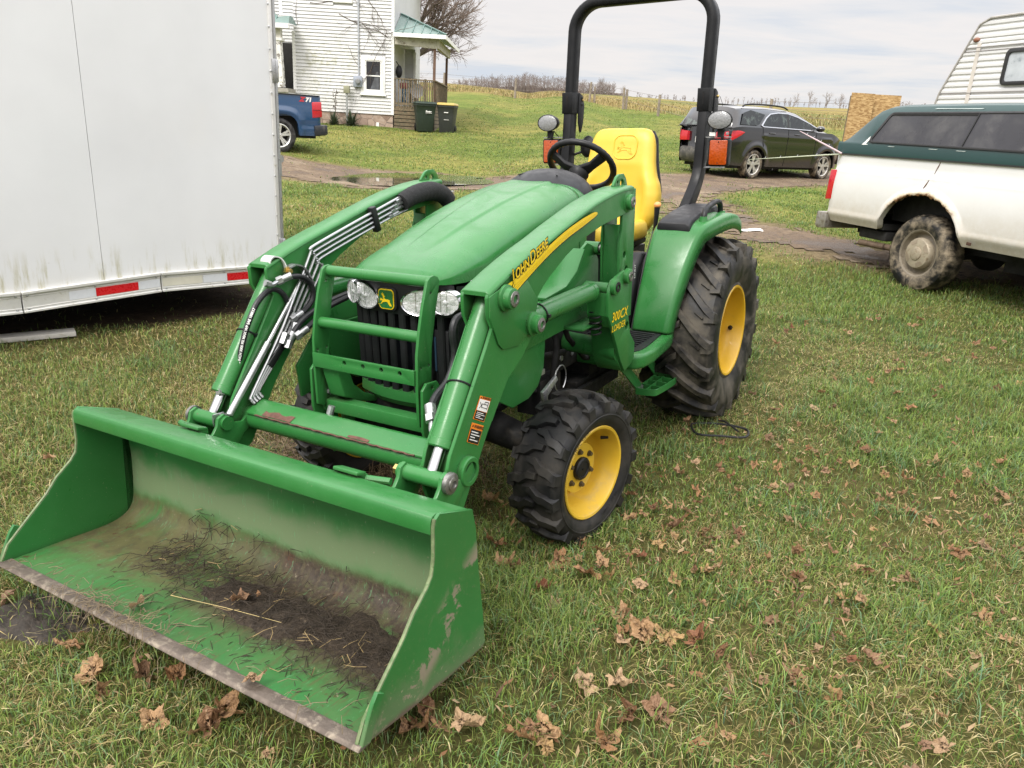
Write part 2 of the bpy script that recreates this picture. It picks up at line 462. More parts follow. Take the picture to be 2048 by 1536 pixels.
def rear_wheel(parent, loc, flip):
    W = empty_child('rear_wheel', parent, Matrix.Translation(loc) @ Matrix.Rotation(PI if flip else 0, 4, 'Z'))
    R = 0.533; hw = 0.203
    mb = MB()
    prof = [(0.250, 0.170), (0.268, 0.180), (0.282, 0.176), (0.320, 0.196), (0.37, 0.207), (0.42, 0.209), (0.458, 0.200), (0.480, 0.183), (0.491, 0.14), (0.499, 0.0)]
    prof = prof + [(r, -t) for r, t in reversed(prof[:-1])]
    mb.lathe(prof, (0, 0, 0), (0, 1, 0), 88, caps=False)
    n = 19
    for i in range(n):
        for s in (1, -1):
            th = 2 * PI * i / n + (PI / n if s < 0 else 0)
            lug_ribbon(mb, R, hw, 0.034, th, [(s * 0.204, -0.30, 0.050), (s * 0.15, -0.215, 0.046), (s * 0.08, -0.08, 0.043), (s * 0.02, 0.035, 0.040), (s * -0.03, 0.10, 0.034)], 4)
            a = th - 0.30
            mb.add([(rr * math.cos(a + q), yy, rr * math.sin(a + q)) for rr, yy in ((0.435, s * 0.2075), (0.502, s * 0.203)) for q in (-0.055, 0.055)] +
                   [(rr * math.cos(a + q), yy, rr * math.sin(a + q)) for rr, yy in ((0.425, s * 0.19), (0.502, s * 0.15)) for q in (-0.065, 0.065)],
                   [(0, 1, 3, 2), (0, 2, 6, 4), (1, 5, 7, 3), (2, 3, 7, 6), (0, 4, 5, 1)])
            # tie bar ribs between the lugs
            if s > 0:
                b = th - 0.10 + PI / n
                mb.add([(0.491 * math.cos(b + q), yy, 0.491 * math.sin(b + q)) for q, yy in ((0, 0.09), (0.012, 0.092), (-0.05, 0.145), (-0.062, 0.143))] + [(0.504 * math.cos(b + q), yy, 0.504 * math.sin(b + q)) for q, yy in ((0.001, 0.094), (0.008, 0.096), (-0.052, 0.143), (-0.058, 0.141))], [(4, 5, 6, 7), (0, 1, 5, 4), (1, 2, 6, 5), (2, 3, 7, 6), (3, 0, 4, 7)])
    mb.build('tyre', M['tyre_rear'], W, sharp=32)
    rm = MB()
    rm.lathe([(0.258, 0.168), (0.266, 0.178), (0.263, 0.184), (0.252, 0.182), (0.246, 0.170), (0.243, 0.12), (0.236, 0.10), (0.226, 0.04), (0.224, -0.05), (0.216, -0.08), (0.17, -0.085), (0.13, -0.06), (0.0, -0.06)], (0, 0, 0), (0, 1, 0), 72, caps=False)
    rm.lathe([(0.262, -0.18), (0.25, -0.18), (0.238, -0.1), (0.226, -0.05)], (0, 0, 0), (0, 1, 0), 48, caps=False)
    rm.build('rim', M['yellow'], W, sharp=50)
    hb = MB(); hb.lathe([(0.07, -0.06), (0.07, -0.03), (0.05, -0.02), (0, -0.02)], (0, 0, 0), (0, 1, 0), 28)
    hb.build('hub', M['engine'], W)
    v = MB(); v.tube([(-0.240, 0.105, -0.045), (-0.215, 0.112, -0.043), (-0.19, 0.122, -0.040)], [0.016, 0.011, 0.007], 8)
    v.build('valve', M['engine'], W)
    for k in range(8):
        a = 2 * PI * k / 8
        b = MB(); b.lathe([(0.013, -0.06), (0.013, -0.044), (0, -0.044)], (0.10 * math.cos(a), 0, 0.10 * math.sin(a)), (0, 1, 0), 6); b.build('wheel_bolt', M['engine'], W)
    return W

front_wheel(T, (1.7076, 0.617, 0.319), -0.156, -0.028, False)
front_wheel(T, (1.7076, -0.617, 0.319), -0.156, 0.0, True)
rear_wheel(T, (0, 0.600, 0.537), False)
rear_wheel(T, (0, -0.600, 0.537), True)

# ---- chassis ----------------------------------------------------------------
mb = MB()
mb.tube([(1.7, -0.5, 0.36), (1.7, -0.2, 0.42), (1.7, 0.2, 0.42), (1.7, 0.5, 0.36)], [0.055, 0.075, 0.075, 0.055], 14)
for s in (1, -1):
    mb.lathe([(0.05, -0.05), (0.085, 0.0), (0.085, 0.08), (0.06, 0.1)], (1.7, s * 0.42, 0.35), (0, s, 0), 18)
    mb.bx(1.62, 1.78, s * 0.40, s * 0.47, 0.28, 0.50)
mb.tube([(1.60, -0.42, 0.36), (1.60, 0.42, 0.36)], 0.014, 8)
mb.build('front_axle', M['engine'], T, bevel=0.006)
mb = MB()
mb.bx(0.95, 2.0, -0.17, 0.17, 0.62, 1.02); mb.bx(-0.35, 0.98, -0.19, 0.19, 0.36, 0.66)
mb.bx(1.15, 2.05, -0.20, 0.20, 0.46, 0.62); mb.bx(0.95, 1.62, 0.18, 0.30, 0.56, 0.92); mb.bx(0.3, 1.0, -0.34, 0.34, 0.46, 0.58)
mb.tube([(0.0, -0.42, 0.54), (0.0, 0.42, 0.54)], 0.10, 18)
mb.bx(1.35, 1.55, 0.24, 0.36, 0.44, 0.60); mb.bx(0.62, 1.15, 0.10, 0.34, 0.36, 0.48)
mb.tube([(1.9, 0.3, 0.55), (1.7, 0.36, 0.66), (1.55, 0.36, 0.84)], 0.016, 8)
mb.tube([(1.45, 0.36, 0.95), (1.47, 0.40, 0.75), (1.50, 0.38, 0.5), (1.40, 0.34, 0.42)], 0.015, 8)
mb.tube([(1.35, 0.33, 0.92), (1.30, 0.37, 0.75), (1.1, 0.36, 0.6), (0.8, 0.36, 0.52)], 0.014, 8)
mb.tube([(1.62, 0.33, 0.58), (1.2, 0.37, 0.46), (0.7, 0.36, 0.44)], 0.012, 8)
mb.tube([(1.9, 0.30, 0.86), (1.6, 0.33, 0.72), (1.3, 0.35, 0.68)], 0.016, 8)
mb.build('engine', M['engine'], T, bevel=0.01)
mb = MB()
mb.box((1.60, 0.375, 0.66), (0.10, 0.02, 0.022)); mb.build('linkage', M['zinc'], T)
mb = MB(); mb.tube([(1.78, 0.42, 0.885), (1.77, 0.43, 0.835)], 0.014, 10); mb.build('coupling_cap', M['knob'], T)
mb = MB(); mb.prism([(1.70, 0.555), (1.72, 0.625), (1.60, 0.665), (1.585, 0.645), (1.675, 0.60), (1.675, 0.555)], 'y', 0.455, 0.47); mb.build('clip_plate', M['zinc'], T, bevel=0.002)
mb = MB(); mb.tube([(1.47 + 0.055 * math.cos(a), 0.42, 0.61 + 0.06 * math.sin(a)) for a in np.linspace(-1.2, 4.2, 20)], 0.003, 5); mb.build('wire_loop', M['zinc'], T)
# front weight plate
mb = MB(); mb.prism([(-0.26, 0.34), (0.26, 0.34), (0.26, 0.53), (-0.26, 0.53)], 'x', 2.085, 2.11, [circ(y, 0.455 + dz, 0.011, 10) for y, dz in ((-0.2, 0.02), (-0.2, -0.04), (-0.1, 0), (0.0, 0), (0.1, -0.02), (0.2, 0.02))])
mb.build('front_plate', M['blackmetal'], T, bevel=0.003)
# battery behind the grille slats
mb = MB(); mb.bx(1.93, 2.03, -0.10, 0.22, 0.70, 0.93); mb.build('battery', M['black'], T, bevel=0.006)
bl = mat('battery_label', (0.018, 0.045, 0.075), 0.5, 0, 0.1, 10)
mb = MB(); mb.bx(2.031, 2.034, -0.03, 0.16, 0.76, 0.90); o = mb.build('battery_label', bl, T)
mb = MB(); put_text(mb, 'LEGEND', 0.042, lambda x, h: (2.0362, -0.008 + x, 0.785 + h), bold=0.001); mb.build('lettering', mat('label_grey', (0.16, 0.18, 0.2), 0.5), o)
mb = MB(); mb.add([(2.036, -0.012 + 0.014 * math.cos(a), 0.868 + 0.014 * math.sin(a)) for a in np.linspace(0, 2 * PI, 7)[:-1]], [tuple(range(6))]); mb.build('emblem', mat('label_grey2', (0.2, 0.22, 0.24), 0.5), o)

# ---- hood -------------------------------------------------------------------
HX = [2.108, 2.098, 2.075, 2.04, 1.98, 1.90, 1.80, 1.68, 1.55, 1.40, 1.25, 1.10, 1.0]
HC = [1.134, 1.150, 1.168, 1.182, 1.203, 1.226, 1.254, 1.288, 1.322, 1.358, 1.388, 1.413, 1.423]
HW = [0.185, 0.205, 0.226, 0.242, 0.256, 0.266, 0.274, 0.280, 0.284, 0.286, 0.284, 0.278, 0.272]
HB = [1.128, 1.120, 1.116, 1.113, 1.112, 1.116, 1.10, 1.05, 1.00, 0.97, 0.955, 0.95, 0.95]
def ip(x, X, Y):
    return float(np.interp(-x, [-q for q in X], Y))
def hood_pt(u, v):
    k = u * (len(HX) - 1); i = min(int(k), len(HX) - 2); t = k - i
    x = HX[i] * (1 - t) + HX[i + 1] * t
    # gentle curve of the front edge: corners swept back
    zc = ip(x, HX, HC); w = ip(x, HX, HW); zb = ip(x, HX, HB)
    a = (v * 2 - 1) * PI / 2
    n = 2 / 3.3
    y = w * math.copysign(abs(math.sin(a)) ** n, a)
    ztop = 0.13 if zc - zb > 0.13 else (zc - zb)
    cz = abs(math.cos(a)) ** n
    z = zc - ztop * (1 - cz)
    side = max(0.0, (abs(v * 2 - 1) - 0.86) / 0.14)
    z = z * (1 - side) + zb * side if side > 0 else z
    rw = 0.055 + 0.065 * (1.9 - x) / 0.9
    ridge = 1 / (1 + math.exp((abs(y) - rw) / 0.0028)) * min(1, max(0, (1.97 - x) / 0.25))
    z += 0.008 * ridge * (1 if zc - z < 0.06 else 0)
    xs = x - 0.9 * max(0, abs(y) - 0.06) ** 2 * (1 if x > 1.9 else max(0, (x - 1.5) / 0.4))
    return (xs, y, z)
mb = MB(); mb.grid(hood_pt, 60, 200)
o = mb.build('hood', M['green_clean'], T, sharp=60)
md = o.modifiers.new('t', 'SOLIDIFY'); md.thickness = 0.004; md.offset = -1
# rear cowl of the hood (behind the seam)
mb = MB()
def cowl(u, v):
    x = 0.992 - 0.10 * u
    a = (v * 2 - 1) * PI / 2; n = 2 / 3.0
    w = 0.272 - 0.012 * u
    y = w * math.copysign(abs(math.sin(a)) ** n, a)
    zc = 1.424 - 0.012 * u * u
    z = zc - 0.12 * (1 - abs(math.cos(a)) ** n)
    s = max(0.0, (abs(v * 2 - 1) - 0.86) / 0.14)
    return (x - 0.09 * s * 0, y, z * (1 - s) + 0.95 * s)
mb.grid(cowl, 6, 60); o = mb.build('rear_cowl', M['green_clean'], T, sharp=60)
md = o.modifiers.new('t', 'SOLIDIFY'); md.thickness = 0.004; md.offset = -1
# dash cover, column, steering wheel
mb = MB()
mb.sphere((0.86, 0.02, 1.345), 1.0, 28, 14, (0.22, 0.235, 0.135))
mb.build('dash_cover', M['darkgrey'], T)
mb = MB(); mb.tube([(0.975 - 0.06 * math.cos(a) + 0.0, 0.02 + 0.11 * math.sin(a), 1.452 + 0.022 * (1 - abs(math.sin(a)))) for a in np.linspace(-1.4, 1.4, 20)], 0.0035, 6); mb.build('dash_seam', M['black'], T)
mb = MB(); mb.prism([(1.0, 0.62), (1.0, 1.40), (0.70, 1.38), (0.62, 1.2), (0.66, 0.62)], 'y', -0.19, 0.19); mb.build('console', M['black'], T, bevel=0.02)
SWC = Vector((0.475, 0.02, 1.475)); swn = Vector((-0.70, -0.04, 0.71)).normalized()
su = Vector((0, 1, 0)); su = (su - swn * su.dot(swn)).normalized(); sv = swn.cross(su)
SW = empty_child('steering_wheel', T)
mb = MB(); ring = []
for k in range(72):
    a = 2 * PI * k / 72
    ring.append(SWC + 0.178 * (math.cos(a) * su + math.sin(a) * sv))
mb.tube(ring, [0.0180 - (0.0016 if k % 2 and 44 < k < 72 else 0) for k in range(72)], 12, closed=True)
mb.build('rim', M['black'], SW, sharp=60)
mb = MB()
hubp = SWC - swn * 0.055
for a in (rad(100), rad(215), rad(335)):
    p = SWC + 0.172 * (math.cos(a) * su + math.sin(a) * sv)
    mid = hubp * 0.45 + p * 0.55 - swn * 0.012
    rr = []
    for t, wd in ((hubp, 0.052), (mid, 0.028), (p, 0.034)):
        d = (p - hubp).normalized(); s_ = d.cross(swn)
        rr.append([t + s_ * wd + swn * 0.008, t - s_ * wd + swn * 0.008, t - s_ * wd * 0.8 - swn * 0.012, t + s_ * wd * 0.8 - swn * 0.012])
    mb.rings(rr)
mb.lathe([(0.0, 0.022), (0.045, 0.018), (0.058, 0.0), (0.05, -0.02), (0.03, -0.05)], hubp, swn, 24)
mb.build('spokes', M['black'], SW, bevel=0.005)
mb = MB(); mb.tube([hubp, hubp - swn * 0.16 + Vector((0.03, 0, 0)), (0.72, 0.02, 1.25)], [0.035, 0.05, 0.07], 16); mb.build('steering_column', M['black'], T)

# ---- grille housing and lamps -------------------------------------------------
def fx(y): return 2.078 - 1.0 * y * y
mb = MB()
ys = np.linspace(-0.272, 0.272, 25)
def housing(u, v):
    y = -0.272 + 0.544 * u
    z = 0.985 + (1.135 - 0.985) * v
    z -= 0.024 * v * (y / 0.27) ** 2
    return (fx(y * (1 - 0.09 * v)) + 0.006 * math.sin(v * PI) + 0.004 * v, y * (1 - 0.09 * v), z)
mb.grid(housing, 28, 8)
for s in (1, -1):
    mb.add([(fx(0.272), s * 0.272, 0.66), (fx(0.272) + 0.004, s * 0.250, 1.105), (1.62, s * 0.250, 1.06), (1.62, s * 0.262, 0.66)], [(0, 1, 2, 3)])
o = mb.build('lamp_panel', M['black'], T, sharp=50)
mb = MB()
for i in range(10):
    y = -0.243 + 0.486 * i / 9
    x = fx(y)
    w = 0.017
    mb.prism([(x - 0.06, y - w), (x - 0.006, y - w), (x, y - w * 0.7), (x, y + w * 0.7), (x - 0.006, y + w), (x - 0.06, y + w)], 'z', 0.665, 0.99)
mb.bx(1.88, 1.90, -0.25, 0.25, 0.64, 1.0)
mb.build('grille', M['black'], T, bevel=0.0)
mb = MB(); n = 16
mb.rings([[(fx(y) + dx, y, z) for dx, z in ((0.008, 0.665), (0.012, 0.625), (-0.005, 0.60), (-0.05, 0.60), (-0.05, 0.665))] for y in np.linspace(-0.25, 0.25, n)])
mb.build('grille_trim', M['green'], T)
# deer badge
DEER = [(0.02, 0.50), (0.10, 0.53), (0.22, 0.47), (0.34, 0.46), (0.30, 0.55), (0.27, 0.66), (0.22, 0.70), (0.16, 0.80), (0.19, 0.81), (0.24, 0.74), (0.24, 0.86), (0.28, 0.87), (0.29, 0.74), (0.33, 0.80), (0.37, 0.80), (0.33, 0.71), (0.38, 0.68), (0.45, 0.66), (0.44, 0.62), (0.38, 0.60), (0.40, 0.50), (0.55, 0.47), (0.70, 0.47), (0.80, 0.43), (0.84, 0.47), (0.86, 0.40), (0.84, 0.30), (0.92, 0.20), (0.98, 0.08), (0.94, 0.07), (0.86, 0.18), (0.76, 0.27), (0.74, 0.30), (0.80, 0.20), (0.90, 0.09), (0.86, 0.07), (0.74, 0.18), (0.64, 0.32), (0.50, 0.33), (0.36, 0.31), (0.24, 0.28), (0.16, 0.20), (0.07, 0.17), (0.06, 0.20), (0.13, 0.24), (0.18, 0.32), (0.24, 0.37), (0.14, 0.40), (0.05, 0.38), (0.02, 0.41), (0.05, 0.44), (0.14, 0.46)]
def badge_shape(w, h, r, n=6):
    P = rrect(-w / 2, w / 2, -h / 2, h / 2, r, n)
    return [(y * (1 - 0.10 * max(0, -z / h * 1.2)), z + (0.004 * (1 - abs(y) / w * 2) if z > 0 else -0.006 * (1 - abs(y) / w * 2))) for y, z in P]
by, bz = -0.026, 1.046
BD = MB(); BD.prism([(by + y, bz + z) for y, z in badge_shape(0.100, 0.092, 0.020)], 'x', 2.07, 2.094)
bo = BD.build('badge', M['black'], T, bevel=0.004)
BD = MB(); BD.prism([(by + y, bz + z) for y, z in badge_shape(0.078, 0.076, 0.015)], 'x', 2.09, 2.0965); BD.build('badge_border', M['decal_y'], bo)
BD = MB(); BD.prism([(by + y, bz + z) for y, z in badge_shape(0.070, 0.068, 0.012)], 'x', 2.09, 2.0985); BD.build('badge_field', M['badge_g'], bo)
BD = MB(); BD.prism([(by - 0.030 + 0.060 * a, bz - 0.032 + 0.066 * b) for a, b in DEER], 'x', 2.098, 2.1003); BD.build('badge_deer', M['decal_y'], bo)

def lamp(name, yc, zc, a, b, tilt, back=0.0, round_=False):
    """reflector bowl, chrome bezel and clear cover following the curved face"""
    L = empty_child(name, T)
    def P(t, r, d):
        y = yc + r * (a * math.cos(t) * math.cos(tilt) - b * math.sin(t) * math.sin(tilt))
        z = zc + r * (a * math.cos(t) * math.sin(tilt) + b * math.sin(t) * math.cos(tilt))
        return (fx(y) + d + back, y, z)
    n = 40
    mb = MB(); mb.rings([[P(2 * PI * k / n, r, d) for k in range(n)] for r, d in ((0.95, 0.026), (0.9, 0.022), (0.75, 0.016), (0.5, 0.0125), (0.22, 0.012), (0.2, 0.026), (0.08, 0.030))])
    mb.build('reflector', M['reflector'], L, sharp=20)
    mb = MB(); mb.rings([[P(2 * PI * k / n, r, d) for k in range(n)] for r, d in ((1.06, 0.0), (1.06, 0.024), (1.02, 0.031), (0.97, 0.029), (0.96, 0.018))], caps=False)
    mb.build('bezel', M['chrome'], L)
    mb = MB()
    R = [[P(2 * PI * k / n, r, 0.031 + 0.018 * (1 - r * r)) for k in range(n)] for r in (0.98, 0.85, 0.65, 0.4, 0.15, 0.02)]
    mb.rings(R, caps=False)
    mb.build('lens', M['glass'], L)
    mb = MB()
    for dy in (-0.35, 0.1):
        mb.bar((fx(yc + dy * a) + 0.026 + back, yc + dy * a, zc + 0.75 * b), (fx(yc + dy * a) + 0.026 + back, yc + dy * a, zc - 0.75 * b), 0.002, 0.003)
    mb.build('lamp_ribs', M['chrome'], L)
for s in (1, -1):
    lamp('headlight', s * 0.146 + (0.002 if s > 0 else -0.012), 1.046, 0.094, 0.050, s * 0.10)
    lamp('side_lamp', s * 0.233, 1.050, 0.048, 0.046, 0, 0.010)

# ---- grille guard -----------------------------------------------------------
GG = empty_child('grille_guard', T)
for s in (1, -1):
    mb = MB()
    out = [(2.13, 1.150), (2.14, 1.166), (2.16, 1.174), (2.182, 1.172), (2.20, 1.160), (2.235, 1.07), (2.262, 0.98), (2.28, 0.90), (2.288, 0.80), (2.290, 0.63), (2.255, 0.61), (2.222, 0.66), (2.205, 0.80), (2.192, 0.92), (2.165, 1.03), (2.143, 1.10)]
    mb.prism(out, 'y', s * 0.250, s * 0.262, [circ(2.185, 1.115, 0.006, 8), circ(2.215, 0.85, 0.006, 8), circ(2.265, 0.85, 0.006, 8)])
    mb.build('guard_post', SY, GG, bevel=0.002)
    mb = MB()
    mb.prism([(2.288, 0.772), (2.262, 0.795), (2.20, 0.788), (2.135, 0.70), (2.148, 0.60), (2.20, 0.555), (2.286, 0.575), (2.296, 0.62)], 'y', s * 0.272, s * 0.284, [circ(2.23, 0.77, 0.008, 8)])
    mb.build('guard_bracket', SY, GG, bevel=0.003)
    mb = MB(); mb.lathe([(0.013, 0), (0.013, 0.010), (0, 0.010)], (2.225, s * (0.284 if s > 0 else 0.250), 0.665), (0, 1, 0), 6); mb.build('bolt', M['zinc'], GG)
for x, z in ((2.165, 1.150), (2.232, 0.957)):
    mb = MB(); mb.tube([(x, -0.252, z), (x, 0.252, z)], 0.0215, 16); mb.build('guard_bar', SY, GG)
mb = MB(); mb.prism([(-0.252, 0.790), (0.252, 0.790), (0.252, 0.846), (-0.252, 0.846)], 'x', 2.283, 2.295, [circ(y, 0.828, 0.0095, 12) for y in (-0.085, 0.008, 0.098, 0.186)])
mb.build('guard_plate', SY, GG, bevel=0.002)
mb = MB(); mb.bx(2.19, 2.245, -0.29, 0.29, 0.585, 0.637); mb.build('guard_crossbar', SY, GG, bevel=0.003)
mb = MB(); mb.prism([(2.27, 0.78), (2.24, 0.66), (2.15, 0.615), (2.06, 0.585), (2.03, 0.59), (2.04, 0.605), (2.12, 0.645), (2.18, 0.70), (2.21, 0.79)], 'y', -0.235, -0.15)
mb.build('guard_brace', SY, GG, bevel=0.008)
mb = MB(); mb.bx(2.16, 2.20, -0.285, -0.275, 0.38, 0.60); mb.bx(2.10, 2.14, -0.28, -0.23, 0.38, 0.60); mb.build('guard_leg', SY, GG, bevel=0.003)
# loader frame rails
for s in (1, -1):
    mb = MB()
    yo = s * 0.435
    mb.prism([(2.20, 0.60), (2.21, 0.74), (2.05, 0.90), (1.90, 0.985), (1.70, 1.01), (1.52, 1.028), (1.42, 1.075), (1.34, 1.165), (1.28, 1.19), (1.22, 1.17), (1.16, 1.10), (1.15, 0.83), (1.52, 0.842), (1.925, 0.832), (2.08, 0.62)], 'y', yo, s * 0.45)
    mb.prism([(1.70, 1.012), (1.70, 1.024), (1.52, 1.040), (1.425, 1.088), (1.35, 1.175), (1.34, 1.163), (1.415, 1.07), (1.52, 1.026)], 'y', s * 0.33, s * 0.47)
    mb.prism([(1.50, 0.846), (1.50, 0.858), (1.20, 0.852), (1.20, 0.84)], 'y', s * 0.43, s * 0.54)
    mb.build('loader_frame', SY, T, bevel=0.003)
    mb = MB(); mb.prism([(2.06, 0.88), (1.60, 0.88), (1.62, 0.70), (1.67, 0.63), (1.75, 0.60), (1.88, 0.60), (2.02, 0.68)], 'y', s * 0.405, s * 0.418); mb.build('side_shield', SY, T, bevel=0.004)
    mb = MB(); mb.tube([(1.18, s * 0.26, 0.70), (1.235, s * 0.60, 0.70)], 0.047, 20); mb.build('frame_tube', SY, T)
    mb = MB(); mb.prism([(1.10, 0.60), (1.26, 0.60), (1.26, 0.80), (1.10, 0.80)], 'y', s * 0.262, s * 0.28)
    mb.build('mount_flange', SY, T, bevel=0.006)
    for dx in (1.125, 1.235):
        for dz in (0.625, 0.775):
            b = MB(); b.lathe([(0.019, 0.0), (0.019, 0.008), (0.015, 0.008), (0.015, 0.026), (0, 0.026)], (dx, s * 0.28, dz), (0, s, 0), 6); b.build('bolt', M['zinc'], T)
    for bx_, bz_ in ((1.91, 0.94), (1.87, 0.87), (1.78, 0.975)):
        b = MB(); b.lathe([(0.020, 0.0), (0.020, 0.005), (0.014, 0.005), (0.014, 0.02), (0, 0.02)], (bx_, s * 0.45, bz_), (0, s, 0), 8); b.build('bolt', SY, T)
    mb = MB(); mb.tube([(1.19, s * 0.40, 1.155), (1.19, s * 0.47, 1.155)], 0.030, 18); mb.build('frame_boss', SY, T)
    mb = MB(); mb.tube([(1.19, s * 0.47, 1.155), (1.19, s * 0.478, 1.155)], 0.020, 14); mb.build('pin', M['pin'], T)

# ---- masts ------------------------------------------------------------------
for s in (1, -1):
    K = empty_child('loader_mast', T)
    def Y(a): return s * a if s > 0 else s * (a - 0.03)
    mb = MB()
    mb.prism([(1.235, 0.84), (1.24, 1.02), (1.245, 1.20), (1.225, 1.25), (1.225, 1.415), (1.085, 1.415), (1.09, 0.84)], 'y', Y(0.575), Y(0.590), [circ(1.19, 1.135, 0.016, 12), circ(1.165, 1.068, 0.016, 12)])
    mb.prism([(1.235, 0.84), (1.245, 1.22), (1.225, 1.40), (1.085, 1.40), (1.09, 0.84)], 'y', Y(0.495), Y(0.505))
    mb.bx(1.215, 1.235, Y(0.503), Y(0.577), 0.86, 1.27)
    mb.build('mast_post', SY, K, bevel=0.003)
    mb = MB()
    lp = [(1.225, 1.40), (1.225, 1.435), (1.19, 1.468), (1.165, 1.478), (1.115, 1.478), (1.088, 1.455), (1.07, 1.42), (1.07, 1.38), (1.225, 1.36)]
    mb.prism(lp, 'y', Y(0.530), Y(0.542), [circ(1.135, 1.437, 0.0185, 16), circ(1.182, 1.444, 0.009, 10)])
    mb.build('lifting_eye', SY, K, bevel=0.002)
    mb = MB(); mb.lathe([(0.046, 0), (0.046, 0.008), (0.034, 0.012), (0.034, 0.03), (0.026, 0.034)], (1.195, Y(0.590), 1.365), (0, s, 0), 24); mb.build('boss', SY, K)
    mb = MB(); mb.lathe([(0.024, 0), (0.024, 0.034), (0.012, 0.036), (0.010, 0.030), (0, 0.030)], (1.195, Y(0.592), 1.365), (0, s, 0), 20); mb.build('pin', M['pin'], K)
    mb = MB()
    mb.prism([(1.408, 0.98), (1.398, 1.02), (1.37, 1.052), (1.30, 1.066), (1.235, 1.075), (1.195, 1.06), (1.19, 1.02), (1.182, 0.857), (1.155, 0.772), (1.095, 0.71), (1.095, 0.64), (1.12, 0.618), (1.204, 0.600), (1.255, 0.665), (1.302, 0.745), (1.355, 0.83), (1.405, 0.90)], 'y', Y(0.602), Y(0.616), [circ(1.195, 0.815, 0.020, 14)])
    mb.build('mast_plate', SY, K, bevel=0.003)
    mb = MB()
    mb.prism([(1.30, 0.86), (1.30, 0.84), (1.26, 0.66), (1.21, 0.60), (1.20, 0.61), (1.24, 0.68), (1.28, 0.85)], 'y', Y(0.48), Y(0.602))
    mb.prism([(1.40, 0.90), (1.36, 0.84), (1.345, 0.845), (1.385, 0.91), (1.385, 1.0), (1.40, 1.0)], 'y', Y(0.51), Y(0.602))
    mb.build('mast_gusset', SY, K, bevel=0.002)
    for x, z, r in ((1.365, 1.025, 0.036), (1.225, 1.048, 0.034)):
        mb = MB(); mb.lathe([(r, 0), (r, 0.018), (r * 0.8, 0.022)], (x, Y(0.616), z), (0, s, 0), 22); mb.build('boss', SY, K)
        mb = MB(); mb.lathe([(r * 0.62, 0), (r * 0.62, 0.026), (r * 0.34, 0.027), (r * 0.3, 0.02), (0, 0.02)], (x, Y(0.616), z), (0, s, 0), 18); mb.build('pin', M['pin'] if x < 1.3 else M['black'], K)
    if s > 0:
        mb = MB()
        put_text(mb, '300CX', 0.058, lambda x, h: (1.374 - x * 0.98, Y(0.6185), 0.868 + h + 0.0 * x), bold=0.0008, shear=0.22, spacing=1.04)
        put_text(mb, 'LOADER', 0.042, lambda x, h: (1.372 - x * 0.92, Y(0.6185), 0.822 + h), bold=0.0002, shear=0.22, spacing=1.02)
        mb.build('lettering', M['decal_y'], K)
    mb = MB(); mb.tube([(1.40 - 0.006 * math.cos(0) + 0.026 * math.cos(a), Y(0.55) + 0.026 * math.sin(a), 0.815 + 0.004 * a) for a in np.linspace(0, 8 * PI, 64)], 0.004, 5)
    mb.build('spring', M['black'], K)

